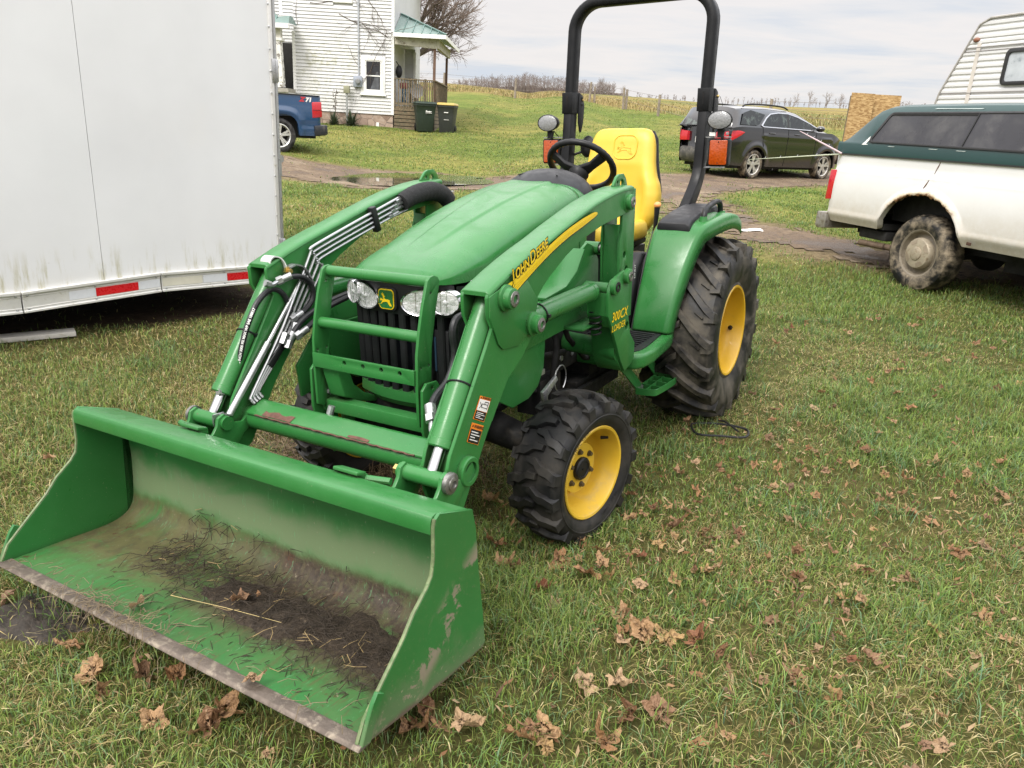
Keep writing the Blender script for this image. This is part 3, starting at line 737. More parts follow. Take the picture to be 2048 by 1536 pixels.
# ---- loader arms ------------------------------------------------------------
ARM_TOP = [(1.13, 1.425), (1.24, 1.424), (1.335, 1.416), (1.43, 1.403), (1.52, 1.387), (1.61, 1.367), (1.708, 1.342), (1.81, 1.317), (1.908, 1.290), (2.01, 1.266), (2.108, 1.240), (2.20, 1.212), (2.29, 1.180)]
ARM_BOT = [(2.585, 0.63), (2.585, 0.585), (2.555, 0.50), (2.525, 0.468), (2.494, 0.483), (2.342, 0.694), (2.203, 0.848), (2.10, 0.905), (2.03, 0.965), (2.022, 1.03), (2.007, 1.086), (1.955, 1.125), (1.906, 1.154), (1.77, 1.214), (1.636, 1.258), (1.45, 1.292), (1.285, 1.310), (1.13, 1.325)]
KNEE_F = [(2.345, 1.155), (2.345, 1.10), (2.325, 1.065), (2.345, 1.01)]
def arm(s, yi, yo, dx):
    A = empty_child('loader_arm', T)
    sh = lambda L: [(x + dx, z) for x, z in L]
    outline = ARM_TOP + [(2.315, 1.172)] + [(2.325, 1.155), (2.322, 1.09), (2.300, 1.05), (2.34, 0.99), (2.46, 0.825), (2.56, 0.69)] + ARM_BOT
    t = 0.013
    mb = MB()
    mb.prism(sh(outline), 'y', s * (yo - t), s * yo)
    mb.prism(sh(outline), 'y', s * yi, s * (yi + t))
    inner = ARM_TOP[:-2] + [(2.15, 1.20), (2.10, 1.10), (2.18, 0.98), (2.30, 0.985), (2.44, 0.80), (2.53, 0.68), (2.555, 0.62), (2.54, 0.53), (2.52, 0.485), (2.494, 0.50), (2.345, 0.71), (2.21, 0.862), (2.10, 0.92), (2.04, 0.975), (2.03, 1.03), (2.014, 1.09), (1.955, 1.132), (1.906, 1.160), (1.77, 1.22), (1.636, 1.264), (1.45, 1.298), (1.285, 1.315), (1.13, 1.33)]
    inner = [(x, z - (0.004 if i < len(ARM_TOP) - 2 else 0)) for i, (x, z) in enumerate(inner)]
    mb.prism(sh(inner), 'y', s * (yi + t - 0.002), s * (yo - t + 0.002))
    # top skin with rounded shoulders
    tops = sh(ARM_TOP + [(2.318, 1.170)])
    R = []
    for x, z in tops:
        R.append([(x, s * (yi - 0.004), z - 0.012), (x, s * (yi - 0.002), z - 0.001), (x, s * (yi + 0.012), z + 0.005), (x, s * (yo - 0.012), z + 0.005), (x, s * (yo + 0.002), z - 0.001), (x, s * (yo + 0.004), z - 0.012), (x, s * (yo - 0.006), z - 0.012), (x, s * (yi + 0.006), z - 0.012)])
    mb.rings(R)
    # weld bead round the knee plate
    mb.build('arm_beam', SY, A, bevel=0.002, seg=1)
    mb = MB()
    kp = [(2.322, 1.16), (2.322, 1.09), (2.30, 1.05), (2.272, 0.99), (2.245, 0.965), (2.137, 0.953), (2.06, 0.985), (2.02, 1.04), (2.0, 1.09), (2.1, 1.20), (2.29, 1.168)]
    mb.prism(sh(kp), 'y', s * yo, s * (yo + 0.007)); mb.build('knee_plate', SY, A, bevel=0.002)
    for x, z, r in ((2.228, 1.140, 0.046), (2.046, 1.012, 0.044)):
        mb = MB(); mb.lathe([(r, 0), (r, 0.01), (r * 0.8, 0.014), (r * 0.78, 0.034), (r * 0.6, 0.038)], (x + dx, s * (yo + 0.006), z), (0, s, 0), 26); mb.build('boss', SY, A)
        mb = MB(); mb.lathe([(r * 0.58, 0), (r * 0.58, 0.042), (r * 0.34, 0.044), (r * 0.3, 0.036), (0, 0.036)], (x + dx, s * (yo + 0.006), z), (0, s, 0), 20); mb.build('pin', M['pin'], A)
    # bucket pivot tube through the arm foot
    mb = MB(); n = 28
    pv = (2.478 + dx, 0.608)
    mb.lathe([(0.034, -0.01), (0.052, -0.01), (0.052, 0.022), (0.047, 0.026), (0.035, 0.026), (0.034, 0.02), (0.034, -0.11)], (pv[0], s * (yo - 0.005), pv[1]), (0, s, 0), n, caps=False); mb.build('pivot_tube', SY, A)
    mb = MB(); mb.lathe([(0.0335, 0), (0.0, 0)], (pv[0], s * (yo - 0.06), pv[1]), (0, s, 0), n, caps=False); mb.build('pivot_bore', M['engine'], A)
    # ribs on the front of the lower arm
    mb = MB()
    for yy in (yi + 0.035, yo - 0.035):
        mb.bar((2.315 + dx, s * yy, 1.01), (2.535 + dx, s * yy, 0.705), 0.014, 0.012, (0.8, 0, 0.6))
    mb.build('arm_rib', SY, A, bevel=0.002)
    return A
AL = arm(1, 0.488, 0.597, 0.0)
AR = arm(-1, 0.462, 0.568, -0.03)

# stripe decal with lettering on the outer face of the near arm
cen = [(2.207, 1.158), (2.123, 1.1855), (2.019, 1.224), (1.91, 1.262), (1.785, 1.298), (1.66, 1.325), (1.555, 1.345), (1.521, 1.3485)]
wid = [0.054, 0.037, 0.032, 0.031, 0.031, 0.030, 0.021, 0.006]
def stripe(mb, y, grow=0.0, lo=-1.0, hi=1.0, drop=0.0):
    P = smooth_path([(x, y, z) for x, z in cen], 6)
    Wd = np.interp(np.linspace(0, 1, len(P)), np.linspace(0, 1, len(wid)), wid)
    a = []; b = []
    for i, p in enumerate(P):
        d = (P[min(i + 1, len(P) - 1)] - P[max(i - 1, 0)]).normalized()
        nrm = Vector((d.z, 0, -d.x)); nrm = nrm if nrm.z > 0 else -nrm
        w = Wd[i] / 2 + grow
        a.append(tuple(p + nrm * w * hi)); b.append(tuple(p + nrm * (w * lo - drop)))
    n = len(P)
    mb.add(a + b, [(i, i + 1, n + i + 1, n + i) for i in range(n - 1)])
mb = MB(); stripe(mb, 0.6056, 0.0015, -1.0, 0.9, 0.003); mb.build('decal_edging', M['decal_k'], AL, recalc=False)  # black print showing as an edge along the yellow stripe
mb = MB(); stripe(mb, 0.6066); mb.build('stripe_decal', M['decal_y'], AL, recalc=False)
mb = MB()
for q in (-0.62, -0.3, 0.05): stripe(mb, 0.6076, 0, q, q + 0.06)
mb.build('stripe_lines', mat('decal_ochre', (0.42, 0.27, 0.01), 0.4), AL, recalc=False)
base = smooth_path([(2.184, 0, 1.184), (2.123, 0, 1.206), (2.019, 0, 1.243), (1.921, 0, 1.279), (1.80, 0, 1.318)], 10)
acc = [0.0]
for i in range(1, len(base)): acc.append(acc[-1] + (base[i] - base[i - 1]).length)
def on_arm(y, ox=0.0, oz=0.0):
    def fn(s_, h):
        i = max(0, min(len(acc) - 2, int(np.searchsorted(acc, s_)) - 1))
        t = (s_ - acc[i]) / (acc[i + 1] - acc[i])
        p = base[i].lerp(base[i + 1], t); d = (base[i + 1] - base[i]).normalized()
        nrm = Vector((-d.z, 0, d.x)); nrm = nrm if nrm.z > 0 else -nrm
        q = p + nrm * (h + oz); return (q.x + ox, y, q.z)
    return fn
def jd(mb, y, bold, ox=0.0, oz=0.0):
    s_ = 0.0
    for body, size in (('J', 0.062), ('OHN', 0.048), ('D', 0.062), ('EERE', 0.048)):
        f0 = on_arm(y, ox, oz); st = s_
        w = put_text(mb, body, size, lambda x, h, st=st: f0(st + x * 0.88, h), bold=bold, shear=0.22)
        s_ += w * 0.88 + 0.0025
mb = MB(); jd(mb, 0.6084, 0.0027); jd(mb, 0.6086, 0.0018, -0.0022, -0.0022); mb.build('lettering_outline', M['decal_k'], AL, recalc=False)
mb = MB(); jd(mb, 0.6094, 0.0010); mb.build('lettering', M['decal_y'], AL, recalc=False)
# two warning stickers on the lower arm
def sticker(c00, c10, c11, c01, kind):
    c00, c10, c11, c01 = [Vector((x, 0, z)) for x, z in (c00, c10, c11, c01)]
    def q(u, v, y): p = c00.lerp(c10, u).lerp(c01.lerp(c11, u), v); return (p.x, y, p.z)
    def quad(mb, u0, u1, v0, v1, y): mb.add([q(u0, v0, y), q(u1, v0, y), q(u1, v1, y), q(u0, v1, y)], [(0, 1, 2, 3)])
    D = MB(); quad(D, 0, 1, 0, 1, 0.5985); o = D.build('warning_decal', M['decal_o'], AL, recalc=False)
    D = MB()
    put_text(D, 'WARNING', 0.021, lambda x, h: q(0.24 + x / 0.0945 * 0.74, (0.10 if kind == 0 else 0.22) - h / (0.158 if kind == 0 else 0.094), 0.5998), bold=0.0006)
    a, b = ((0.04, 0.105), (0.055, 0.20))[0 if kind == 0 else 1]
    h = 0.075 if kind == 0 else 0.13
    D.add([q(0.06, b, 0.5998), q(0.20, b, 0.5998), q(0.13, b - h, 0.5998)], [(0, 1, 2)])
    D.build('decal_lettering', M['decal_k'], o, recalc=False)
    if kind == 0:
        D = MB(); quad(D, 0.05, 0.95, 0.13, 0.60, 0.5998); D.build('decal_picture', M['decal_w'], o, recalc=False)
        D = MB()
        for (u0, v0), (u1, v1) in (((0.35, 0.3), (0.85, 0.3)), ((0.35, 0.3), (0.35, 0.45)), ((0.85, 0.2), (0.85, 0.5)), ((0.15, 0.25), (0.35, 0.42)), ((0.35, 0.45), (0.85, 0.45)), ((0.55, 0.2), (0.55, 0.3)), ((0.55, 0.2), (0.85, 0.2)), ((0.2, 0.5), (0.3, 0.4))):
            D.bar(q(u0, v0, 0.6008), q(u1, v1, 0.6008), 0.002, 0.0006, (0, 1, 0))
        D.build('decal_drawing', M['decal_k'], o)
    v0 = 0.62 if kind == 0 else 0.30
    D = MB(); quad(D, 0.05, 0.95, v0, 0.97, 0.5998); D.build('decal_panel', M['decal_k'], o, recalc=False)
    D = MB()
    for k in range(4):
        vv = v0 + (0.97 - v0) * (0.16 + 0.2 * k)
        quad(D, 0.12, 0.12 + 0.76 * (0.75 + 0.25 * math.sin(k * 2.3)), vv, vv + (0.97 - v0) * 0.07, 0.6008)
    D.build('decal_text_lines', M['decal_w'], o, recalc=False)
sticker((2.384, 0.842), (2.317, 0.811), (2.366, 0.741), (2.431, 0.776), 0)
sticker((2.436, 0.765), (2.367, 0.729), (2.405, 0.672), (2.470, 0.708), 1)

# ---- cylinders --------------------------------------------------------------
def cylinder(name, a, b, r, rr, frac, parent=T, tie=None):
    K = empty_child(name, parent); a = Vector(a); b = Vector(b); d = (b - a).normalized(); L = (b - a).length
    e = a + d * L * frac
    mb = MB(); mb.tube([a, a + d * 0.012, a + d * 0.03, e - d * 0.03, e - d * 0.028, e - d * 0.004, e], [r * 0.8, r, r, r, r * 1.06, r * 1.06, r * 0.96], 28); mb.build('barrel', M['green_clean'], K, sharp=30)
    mb = MB(); mb.tube([e - d * 0.01, b], rr, 18); mb.build('rod', M['steel'], K)
    if tie:
        c = a + d * L * tie; w = d.orthogonal().normalized(); x = d.cross(w)
        mb = MB(); mb.tube([c + (r + 0.002) * (math.cos(q) * w + math.sin(q) * x) + d * 0.008 * math.cos(q) for q in np.linspace(0, 2 * PI, 28)[:-1]], 0.0035, 6, closed=True)
        mb.box(c + (r + 0.006) * Vector((0, 1, 0)) - d * 0.004, (0.014, 0.014, 0.012)); mb.build('cable_tie', M['black'], K)
    return K
cylinder('lift_cylinder', (2.04, 0.545, 1.005), (1.37, 0.545, 1.012), 0.040, 0.020, 0.90, tie=0.22)
cylinder('lift_cylinder', (2.01, -0.515, 1.005), (1.34, -0.515, 1.012), 0.040, 0.020, 0.90)
cylinder('bucket_cylinder', (2.225, 0.540, 1.145), (2.588, 0.540, 0.625), 0.042, 0.021, 0.86, tie=0.52)
cylinder('bucket_cylinder', (2.200, -0.512, 1.140), (2.575, -0.535, 0.625), 0.042, 0.021, 0.86, tie=0.46)
for s in (1, -1):
    mb = MB(); mb.tube([(1.42, s * 0.51, 1.012), (1.37, s * 0.60, 1.020)] if 0 else [(1.37, s * 0.49, 1.015), (1.37, s * 0.60, 1.015)], 0.026, 18); mb.build('cylinder_eye', SY, T)
# loader cross tube with its flat cover strip
mb = MB(); mb.tube([(2.455, -0.47, 0.595), (2.455, 0.49, 0.595)], 0.047, 28); mb.build('cross_tube', SY, T)
chip = mat('rusted_steel', (0.10, 0.045, 0.03), 0.8, 0, 0.35, 30, bump=0.3)
mb = MB(); mb.prism([(2.402, 0.646), (2.415, 0.660), (2.430, 0.662), (2.502, 0.634), (2.503, 0.625), (2.47, 0.61), (2.42, 0.625)], 'y', -0.43, 0.45); mb.build('tube_cover', SY, T, bevel=0.003)
mb = MB()
mb.add([(2.478 + 0.006 * math.sin(i * 1.7), -0.34 + 0.022 * i, 0.6455 - 0.0025 * math.sin(i * 1.7)) for i in range(8)] + [(2.5035, -0.34 + 0.022 * i, 0.6355) for i in range(8)], [(i, i + 1, 9 + i, 8 + i) for i in range(7)])
mb.add([(2.494 - 0.004 * math.sin(i * 0.45) , 0.10 + 0.014 * i, 0.6392 + 0.0015 * math.sin(i * 0.45)) for i in range(8)] + [(2.5035, 0.10 + 0.014 * i, 0.6355) for i in range(8)], [(i, i + 1, 9 + i, 8 + i) for i in range(7)])
mb.tube([(2.5035 + 0.001 * math.sin(i * 2.7), -0.38 + 0.0167 * i, 0.629 + 0.0015 * math.sin(i * 1.9)) for i in range(48)], [0.0022 + 0.0016 * abs(math.sin(i * 1.3)) for i in range(48)], 5)
mb.build('rust_patch', chip, T, recalc=False)
mb = MB(); mb.tube([(2.40, -0.08, 0.655), (2.39, -0.075, 0.685)], 0.014, 10); mb.tube([(2.37, -0.10, 0.665), (2.395, -0.08, 0.670)], 0.010, 8); mb.build('elbow_fitting', M['zinc'], T)

# ---- hydraulics -------------------------------------------------------------
yb = -0.452
top_pts = [(1.44, 1.374), (2.035, 1.226)]
for i in range(4):
    o_ = 0.024 * i
    dz = -0.022 * i
    p = [(1.42, yb + 0.003 * i, 1.378 + dz * 1.05), (1.60, yb + 0.012, 1.338 + dz), (2.03 - 0.25 * o_, yb + 0.012, 1.225 + dz * 0.9), (2.065 - 0.6 * o_, yb + 0.012, 1.205 + dz), (2.088 - 0.9 * o_, yb + 0.012, 1.168 + dz * 0.9), (2.265 - 0.75 * o_, yb + 0.014, 0.918 + dz * 0.35), (2.45 - 0.55 * o_, yb + 0.016, 0.700 - dz * 0.15), (2.467 - 0.62 * o_, yb + 0.020, 0.672 - dz * 0.18), (2.462 - 0.62 * o_, yb + 0.03, 0.655 - dz * 0.2)]
    mb = MB(); mb.tube(smooth_path(p, 4), 0.0062, 8); mb.build('hydraulic_line', M['zinc'], T)
for (x, z) in ((1.66, 1.30), (2.315, 0.83)):
    mb = MB(); mb.box((x, yb + 0.012, z - 0.012), (0.03, 0.03, 0.115), Matrix.Rotation(0.25 if x < 2 else -0.86, 3, 'Y')); mb.build('line_clamp', M['black'], T, bevel=0.004)
mb = MB(); sl = [(1.455, -0.44, 1.345), (1.40, -0.43, 1.368), (1.32, -0.425, 1.382), (1.24, -0.42, 1.382), (1.17, -0.41, 1.360), (1.135, -0.40, 1.325)]
sp = smooth_path(sl, 8)
mb.tube(sp, [0.040 + 0.0007 * math.sin(k * 2.2) + 0.006 * math.sin(PI * k / len(sp)) for k in range(len(sp))], 18); mb.build('hose_sleeve', mat('woven_sleeve', (0.012, 0.012, 0.013), 0.85, 0, 0.3, 60, bump=0.5, bscale=400), T)
mb = MB(); mb.box((1.125, -0.41, 1.345), (0.05, 0.05, 0.06)); mb.build('sleeve_bracket', M['zinc'], T, bevel=0.004)
for k in range(4):
    mb = MB(); a = Vector((1.50 + 0.02 * k, yb + 0.008, 1.352 - 0.022 * k)); d = Vector((-0.97, 0.0, 0.23))
    mb.tube([a, a + d * 0.03], 0.011, 6); mb.tube([a + d * 0.028, a + d * 0.075], 0.0095, 12); mb.build('line_fitting', M['zinc'], T)
def hose(path, r=0.0105, ends=(1, 1), name='hydraulic_hose', fit=0.05):
    P = smooth_path(path, 6)
    mb = MB(); mb.tube(P, r, 10); o = mb.build(name, M['hose'], T)
    for e, A, B in ((ends[0], P[0], P[3]), (ends[1], P[-1], P[-4])):
        if e:
            d = (B - A).normalized(); mb = MB()
            mb.tube([A - d * 0.012, A + d * 0.012], r * 1.5, 6); mb.tube([A + d * 0.012, A + d * fit], r * 1.28, 12); mb.build('hose_fitting', M['zinc'], o)
    return o
h1 = hose([(2.470, -0.505, 0.745), (2.452, -0.50, 0.80), (2.434, -0.485, 0.882), (2.405, -0.475, 0.956), (2.349, -0.47, 1.035), (2.279, -0.47, 1.072), (2.23, -0.46, 1.053), (2.205, -0.45, 0.996), (2.20, -0.44, 0.948), (2.203, -0.43, 0.915)], 0.0115)
mb = MB(); mb.tube(smooth_path([(2.545, -0.515, 0.715), (2.512, -0.505, 0.704), (2.485, -0.505, 0.716), (2.470, -0.505, 0.745)], 5), 0.0085, 10); mb.tube([(2.553, -0.515, 0.717), (2.53, -0.512, 0.709)], 0.015, 6); mb.build('elbow_fitting', M['zinc'], T)
# printed lettering along the hose
P1 = smooth_path([(2.452, -0.50, 0.80), (2.434, -0.485, 0.882), (2.405, -0.475, 0.956), (2.349, -0.47, 1.035), (2.279, -0.47, 1.072)], 10)
hacc = [0.0]
for i in range(1, len(P1)): hacc.append(hacc[-1] + (P1[i] - P1[i - 1]).length)
def on_hose(s_, h):
    i = max(0, min(len(hacc) - 2, int(np.searchsorted(hacc, s_)) - 1)); t = (s_ - hacc[i]) / (hacc[i + 1] - hacc[i])
    p = P1[i].lerp(P1[i + 1], t); d = (P1[i + 1] - P1[i]).normalized()
    side = d.cross(Vector((0.8, 0.6, 0))).normalized()
    out = side.cross(d).normalized()
    return tuple(p + side * (-(h - 0.006)) * 1.0 + out * 0.0118 * (1 if out.dot(Vector((0.8, 0.6, 0.1))) > 0 else -1))
mb = MB(); put_text(mb, '3/8 INCH 3000 PSI MAX WP SAE 100R17', 0.0135, on_hose, bold=0.0004); mb.build('lettering', M['decal_w'], h1, recalc=False)
hose([(2.255, -0.435, 1.110), (2.227, -0.42, 1.118), (2.161, -0.42, 1.111), (2.114, -0.42, 1.082), (2.097, -0.42, 1.039), (2.107, -0.42, 1.003), (2.152, -0.42, 0.969), (2.216, -0.425, 0.945)], 0.0115)
mb = MB(); mb.tube(smooth_path([(2.315, -0.44, 1.107), (2.295, -0.435, 1.100), (2.27, -0.435, 1.106), (2.250, -0.435, 1.110)], 5), 0.0085, 10); mb.tube([(2.322, -0.445, 1.11), (2.30, -0.44, 1.10)], 0.014, 6); mb.build('elbow_fitting', M['zinc'], T)
hose([(2.268, -0.41, 0.858), (2.235, -0.40, 0.906), (2.19, -0.40, 0.937), (2.115, -0.40, 0.964), (2.024, -0.39, 0.989), (1.85, -0.33, 1.03)], 0.012, (1, 0))
hose([(2.235, -0.385, 0.885), (2.2, -0.38, 0.90), (2.11, -0.38, 0.94), (2.047, -0.38, 0.97), (1.85, -0.33, 1.02)], 0.012, (1, 0))
for p, q in (((2.275, -0.41, 0.90), (2.30, -0.41, 0.862)), ((2.215, -0.41, 0.93), (2.235, -0.41, 0.885)), ((2.286, -0.40, 0.842), (2.27, -0.40, 0.87))):
    mb = MB(); mb.tube([p, q], 0.0155, 6); mb.build('line_fitting', M['zinc'], T)
hose([(2.425, 0.425, 0.742), (2.405, 0.41, 0.765), (2.363, 0.40, 0.794), (2.293, 0.40, 0.828), (2.25, 0.40, 0.881), (2.237, 0.40, 0.933), (2.246, 0.40, 0.999), (2.228, 0.40, 1.037), (2.188, 0.40, 1.044), (2.148, 0.40, 1.023), (2.14, 0.40, 0.94), (2.10, 0.40, 0.85)], 0.0165, (1, 0))
mb = MB(); mb.tube(smooth_path([(2.462, 0.49, 0.715), (2.452, 0.455, 0.70), (2.443, 0.435, 0.708), (2.425, 0.425, 0.742)], 5), 0.0095, 10); mb.tube([(2.46, 0.485, 0.71), (2.453, 0.46, 0.702)], 0.0165, 6); mb.build('elbow_fitting', M['zinc'], T)
mb = MB(); mb.tube([(2.19, 0.44, 1.125), (2.215, 0.445, 1.105), (2.22, 0.455, 1.09)], 0.009, 10); mb.tube([(2.22, 0.455, 1.095), (2.222, 0.46, 1.075)], 0.015, 6); mb.tube([(2.185, 0.435, 1.13), (2.14, 0.42, 1.16)], 0.013, 10); mb.build('elbow_fitting', M['zinc'], T)
mb = MB(); mb.tube([(2.195, 0.475, 1.145), (2.195, 0.488, 1.145)], 0.017, 6); mb.tube([(2.195, 0.455, 1.145), (2.195, 0.476, 1.145)], 0.010, 10); mb.build('pin_nut', M['brass'], T)
# level indicator rod, its clevis bracket and slotted plate
mb = MB(); mb.tube([(2.11, -0.445, 1.113), (2.34, -0.447, 0.872), (2.34, -0.447, 0.872), (2.56, -0.455, 0.635)], [0.008, 0.008, 0.0135, 0.0135], 14); mb.build('level_rod', M['zinc'], T)
mb = MB(); mb.bar((2.555, -0.455, 0.634), (2.60, -0.455, 0.650), 0.028, 0.006); mb.prism(circ(2.605, 0.620, 0.026, 16), 'y', -0.468, -0.462); mb.bar((2.603, -0.465, 0.652), (2.605, -0.465, 0.62), 0.006, 0.05, (1, 0, 0)); mb.build('rod_bracket', M['zinc'], T)
mb = MB(); mb.lathe([(0.017, 0), (0.017, 0.012), (0.009, 0.012), (0.009, 0.026), (0, 0.026)], (2.605, -0.462, 0.620), (0, 1, 0), 6); mb.build('pin_nut', M['brass'], T)
mb = MB()
mb.rect(smooth_path([(2.268, -0.490, 1.160), (2.266, -0.490, 1.186), (2.245, -0.488, 1.200), (2.218, -0.482, 1.190), (2.202, -0.476, 1.160), (2.200, -0.472, 1.120)], 5), 0.056, 0.005, (0, 1, 0)); mb.build('clamp_band', mat('zinc_band', (0.60, 0.60, 0.58), 0.45, 0.3, 0.06, 20), T, sharp=50)
mb = MB(); mb.rect(smooth_path([(2.198, -0.445, 1.152), (2.16, -0.44, 1.158), (2.12, -0.44, 1.135), (2.09, -0.44, 1.085), (2.085, -0.44, 1.06)], 5), 0.034, 0.006, (0, 1, 0)); mb.build('slotted_plate', M['zinc'], T)
mb = MB(); mb.lathe([(0.017, 0), (0.017, 0.012), (0.009, 0.012), (0.009, 0.028), (0, 0.028)], (2.205, -0.446, 1.140), (0, 1, 0), 6); mb.build('pin_nut', M['brass'], T)

# ---- bucket -----------------------------------------------------------------
def bucket_mat(name):
    m, nt, b = nodes(name); co = objco(nt)
    sp = N(nt, 'ShaderNodeSeparateXYZ'); nt.links.new(co, sp.inputs[0])
    x, y, z = sp.outputs[0], sp.outputs[1], sp.outputs[2]
    n1 = noise_n(nt, co, 3.2, 8, 0.68, 0.8); n2 = noise_n(nt, co, 14, 9, 0.72, 0.4); n3 = noise_n(nt, co, 70, 5, 0.6)
    base = ramp(nt, noise_n(nt, co, 2.2, 5), [(0.3, (0.022, 0.128, 0.030)), (0.7, (0.036, 0.172, 0.045))])
    # dusty tan haze on the back wall
    wob = mth(nt, 'MULTIPLY', mth(nt, 'SUBTRACT', n1, 0.5), 0.22)
    zz = mth(nt, 'ADD', z, wob)
    haze = mth(nt, 'MULTIPLY', mapr(nt, zz, 0.28, 0.36), mapr(nt, zz, 0.40, 0.50, 1, 0))
    c = mixc(nt, mth(nt, 'MULTIPLY', haze, 0.50), base, (0.21, 0.20, 0.125))
    # worn floor: yellow-brown film, then mud
    zf = mapr(nt, mth(nt, 'ADD', z, mth(nt, 'MULTIPLY', wob, 0.6)), 0.29, 0.335, 1, 0)
    front = mapr(nt, mth(nt, 'ADD', x, mth(nt, 'ADD', mth(nt, 'MULTIPLY', mth(nt, 'SUBTRACT', n2, 0.5), 0.22), mth(nt, 'MULTIPLY', mth(nt, 'SUBTRACT', n1, 0.5), 0.25))), 3.05, 3.19, 1, 0)
    film = mth(nt, 'MULTIPLY', zf, mapr(nt, n1, 0.30, 0.55))
    film = mth(nt, 'MULTIPLY', film, mth(nt, 'ADD', 0.28, mth(nt, 'MULTIPLY', front, 0.66)))
    c = mixc(nt, film, c, ramp(nt, n2, [(0.3, (0.055, 0.040, 0.020)), (0.55, (0.095, 0.085, 0.030)), (0.75, (0.12, 0.10, 0.06))]))
    yy = mth(nt, 'ADD', y, mth(nt, 'MULTIPLY', mth(nt, 'SUBTRACT', n2, 0.5), 0.5))
    mud = mth(nt, 'MULTIPLY', mth(nt, 'MULTIPLY', zf, front), mapr(nt, yy, -0.25, 0.15))
    mud = mth(nt, 'MULTIPLY', mud, mapr(nt, n2, 0.36, 0.52))
    c = mixc(nt, mud, c, ramp(nt, n3, [(0.3, (0.024, 0.016, 0.009)), (0.62, (0.052, 0.036, 0.021)), (0.75, (0.13, 0.10, 0.065))]))
    rust = mth(nt, 'MULTIPLY', mapr(nt, noise_n(nt, co, 6.5, 9, 0.7), 0.63, 0.68), zf)
    c = mixc(nt, rust, c, (0.065, 0.030, 0.014))
    mp = N(nt, 'ShaderNodeMapping'); mp.inputs['Scale'].default_value = (5, 30, 5); nt.links.new(co, mp.inputs[0])
    ns = noise_n(nt, mp.outputs[0], 2.0, 8, 0.7, 0.5)
    c = mixc(nt, mth(nt, 'MULTIPLY', mth(nt, 'MULTIPLY', mapr(nt, ns, 0.52, 0.62), zf), 0.55), c, (0.085, 0.070, 0.030))
    c = mixc(nt, mth(nt, 'MULTIPLY', mapr(nt, noise_n(nt, mp.outputs[0], 3.3, 8, 0.7), 0.60, 0.64), 0.5), c, (0.10, 0.26, 0.12))
    sp2 = mapr(nt, n3, 0.66, 0.71)
    c = mixc(nt, mth(nt, 'MULTIPLY', sp2, 0.5), c, (0.24, 0.22, 0.15))
    nt.links.new(c, b.inputs['Base Color'])
    r = mth(nt, 'ADD', 0.34, mth(nt, 'MULTIPLY', mth(nt, 'MAXIMUM', film, haze), 0.4))
    nt.links.new(r, b.inputs['Roughness'])
    bp = N(nt, 'ShaderNodeBump'); bp.inputs['Strength'].default_value = 0.25; bp.inputs['Distance'].default_value = 0.01
    hgt = mth(nt, 'ADD', mth(nt, 'MULTIPLY', mud, n3), mth(nt, 'MULTIPLY', n3, 0.1))
    nt.links.new(hgt, bp.inputs['Height']); nt.links.new(bp.outputs[0], b.inputs['Normal'])
    return m
def side_mat(name):
    m, nt, b = nodes(name); co = objco(nt)
    sp = N(nt, 'ShaderNodeSeparateXYZ'); nt.links.new(co, sp.inputs[0]); x, z = sp.outputs[0], sp.outputs[2]
    n1 = noise_n(nt, co, 9, 10, 0.72, 0.3); n2 = noise_n(nt, co, 90, 5, 0.65)
    c = ramp(nt, noise_n(nt, co, 2.2, 5), [(0.3, (0.020, 0.128, 0.028)), (0.7, (0.030, 0.165, 0.040))])
    # mud scrapes running along the lower half, a speckled splash band, dirty bottom edge
    d = mth(nt, 'ADD', mth(nt, 'MULTIPLY', x, 0.62), mth(nt, 'MULTIPLY', z, 1.0))
    band = mth(nt, 'MULTIPLY', mapr(nt, d, 2.10, 2.16), mapr(nt, d, 2.22, 2.30, 1, 0))
    lump = mth(nt, 'MULTIPLY', band, mapr(nt, n1, 0.49, 0.54))
    c = mixc(nt, lump, c, (0.22, 0.19, 0.13))
    zb = mth(nt, 'ADD', mth(nt, 'MULTIPLY', x, -0.12), z)
    low = mapr(nt, mth(nt, 'ADD', zb, mth(nt, 'MULTIPLY', mth(nt, 'SUBTRACT', n1, 0.5), 0.25)), -0.13, -0.02, 1, 0)
    c = mixc(nt, mth(nt, 'MULTIPLY', low, 0.38), c, (0.16, 0.145, 0.085))
    c = mixc(nt, mth(nt, 'MULTIPLY', mapr(nt, n2, 0.60, 0.68), mth(nt, 'ADD', 0.10, mth(nt, 'MULTIPLY', low, 0.6))), c, (0.30, 0.27, 0.17))
    edge = mapr(nt, mth(nt, 'ADD', zb, mth(nt, 'MULTIPLY', mth(nt, 'SUBTRACT', n1, 0.5), 0.06)), -0.135, -0.155)
    c = mixc(nt, edge, c, (0.10, 0.07, 0.05))
    nt.links.new(c, b.inputs['Base Color']); nt.links.new(mth(nt, 'ADD', 0.34, mth(nt, 'MULTIPLY', mth(nt, 'MAXIMUM', low, lump), 0.4)), b.inputs['Roughness'])
    b.inputs['Coat Weight'].default_value = 0.15
    return m
BK = empty_child('bucket', T)
BM = bucket_mat('bucket_worn_paint'); BS = side_mat('bucket_side_paint')
edge_m = mat('worn_cutting_edge', (0.13, 0.105, 0.085), 0.6, 0.5, 0.25, 14, (0.26, 0.22, 0.17), 0.5, 0.68, bump=0.35, bscale=50)
Lp = [(3.292, 0.262), (3.262, 0.312), (3.17, 0.385), (3.10, 0.440), (3.055, 0.487), (2.994, 0.530), (2.970, 0.556), (2.958, 0.60), (2.952, 0.690), (2.945, 0.712), (2.928, 0.722), (2.776, 0.664), (2.762, 0.60), (2.755, 0.475), (2.738, 0.30), (2.731, 0.191), (2.745, 0.182), (2.914, 0.193), (3.096, 0.214), (3.27, 0.243)]
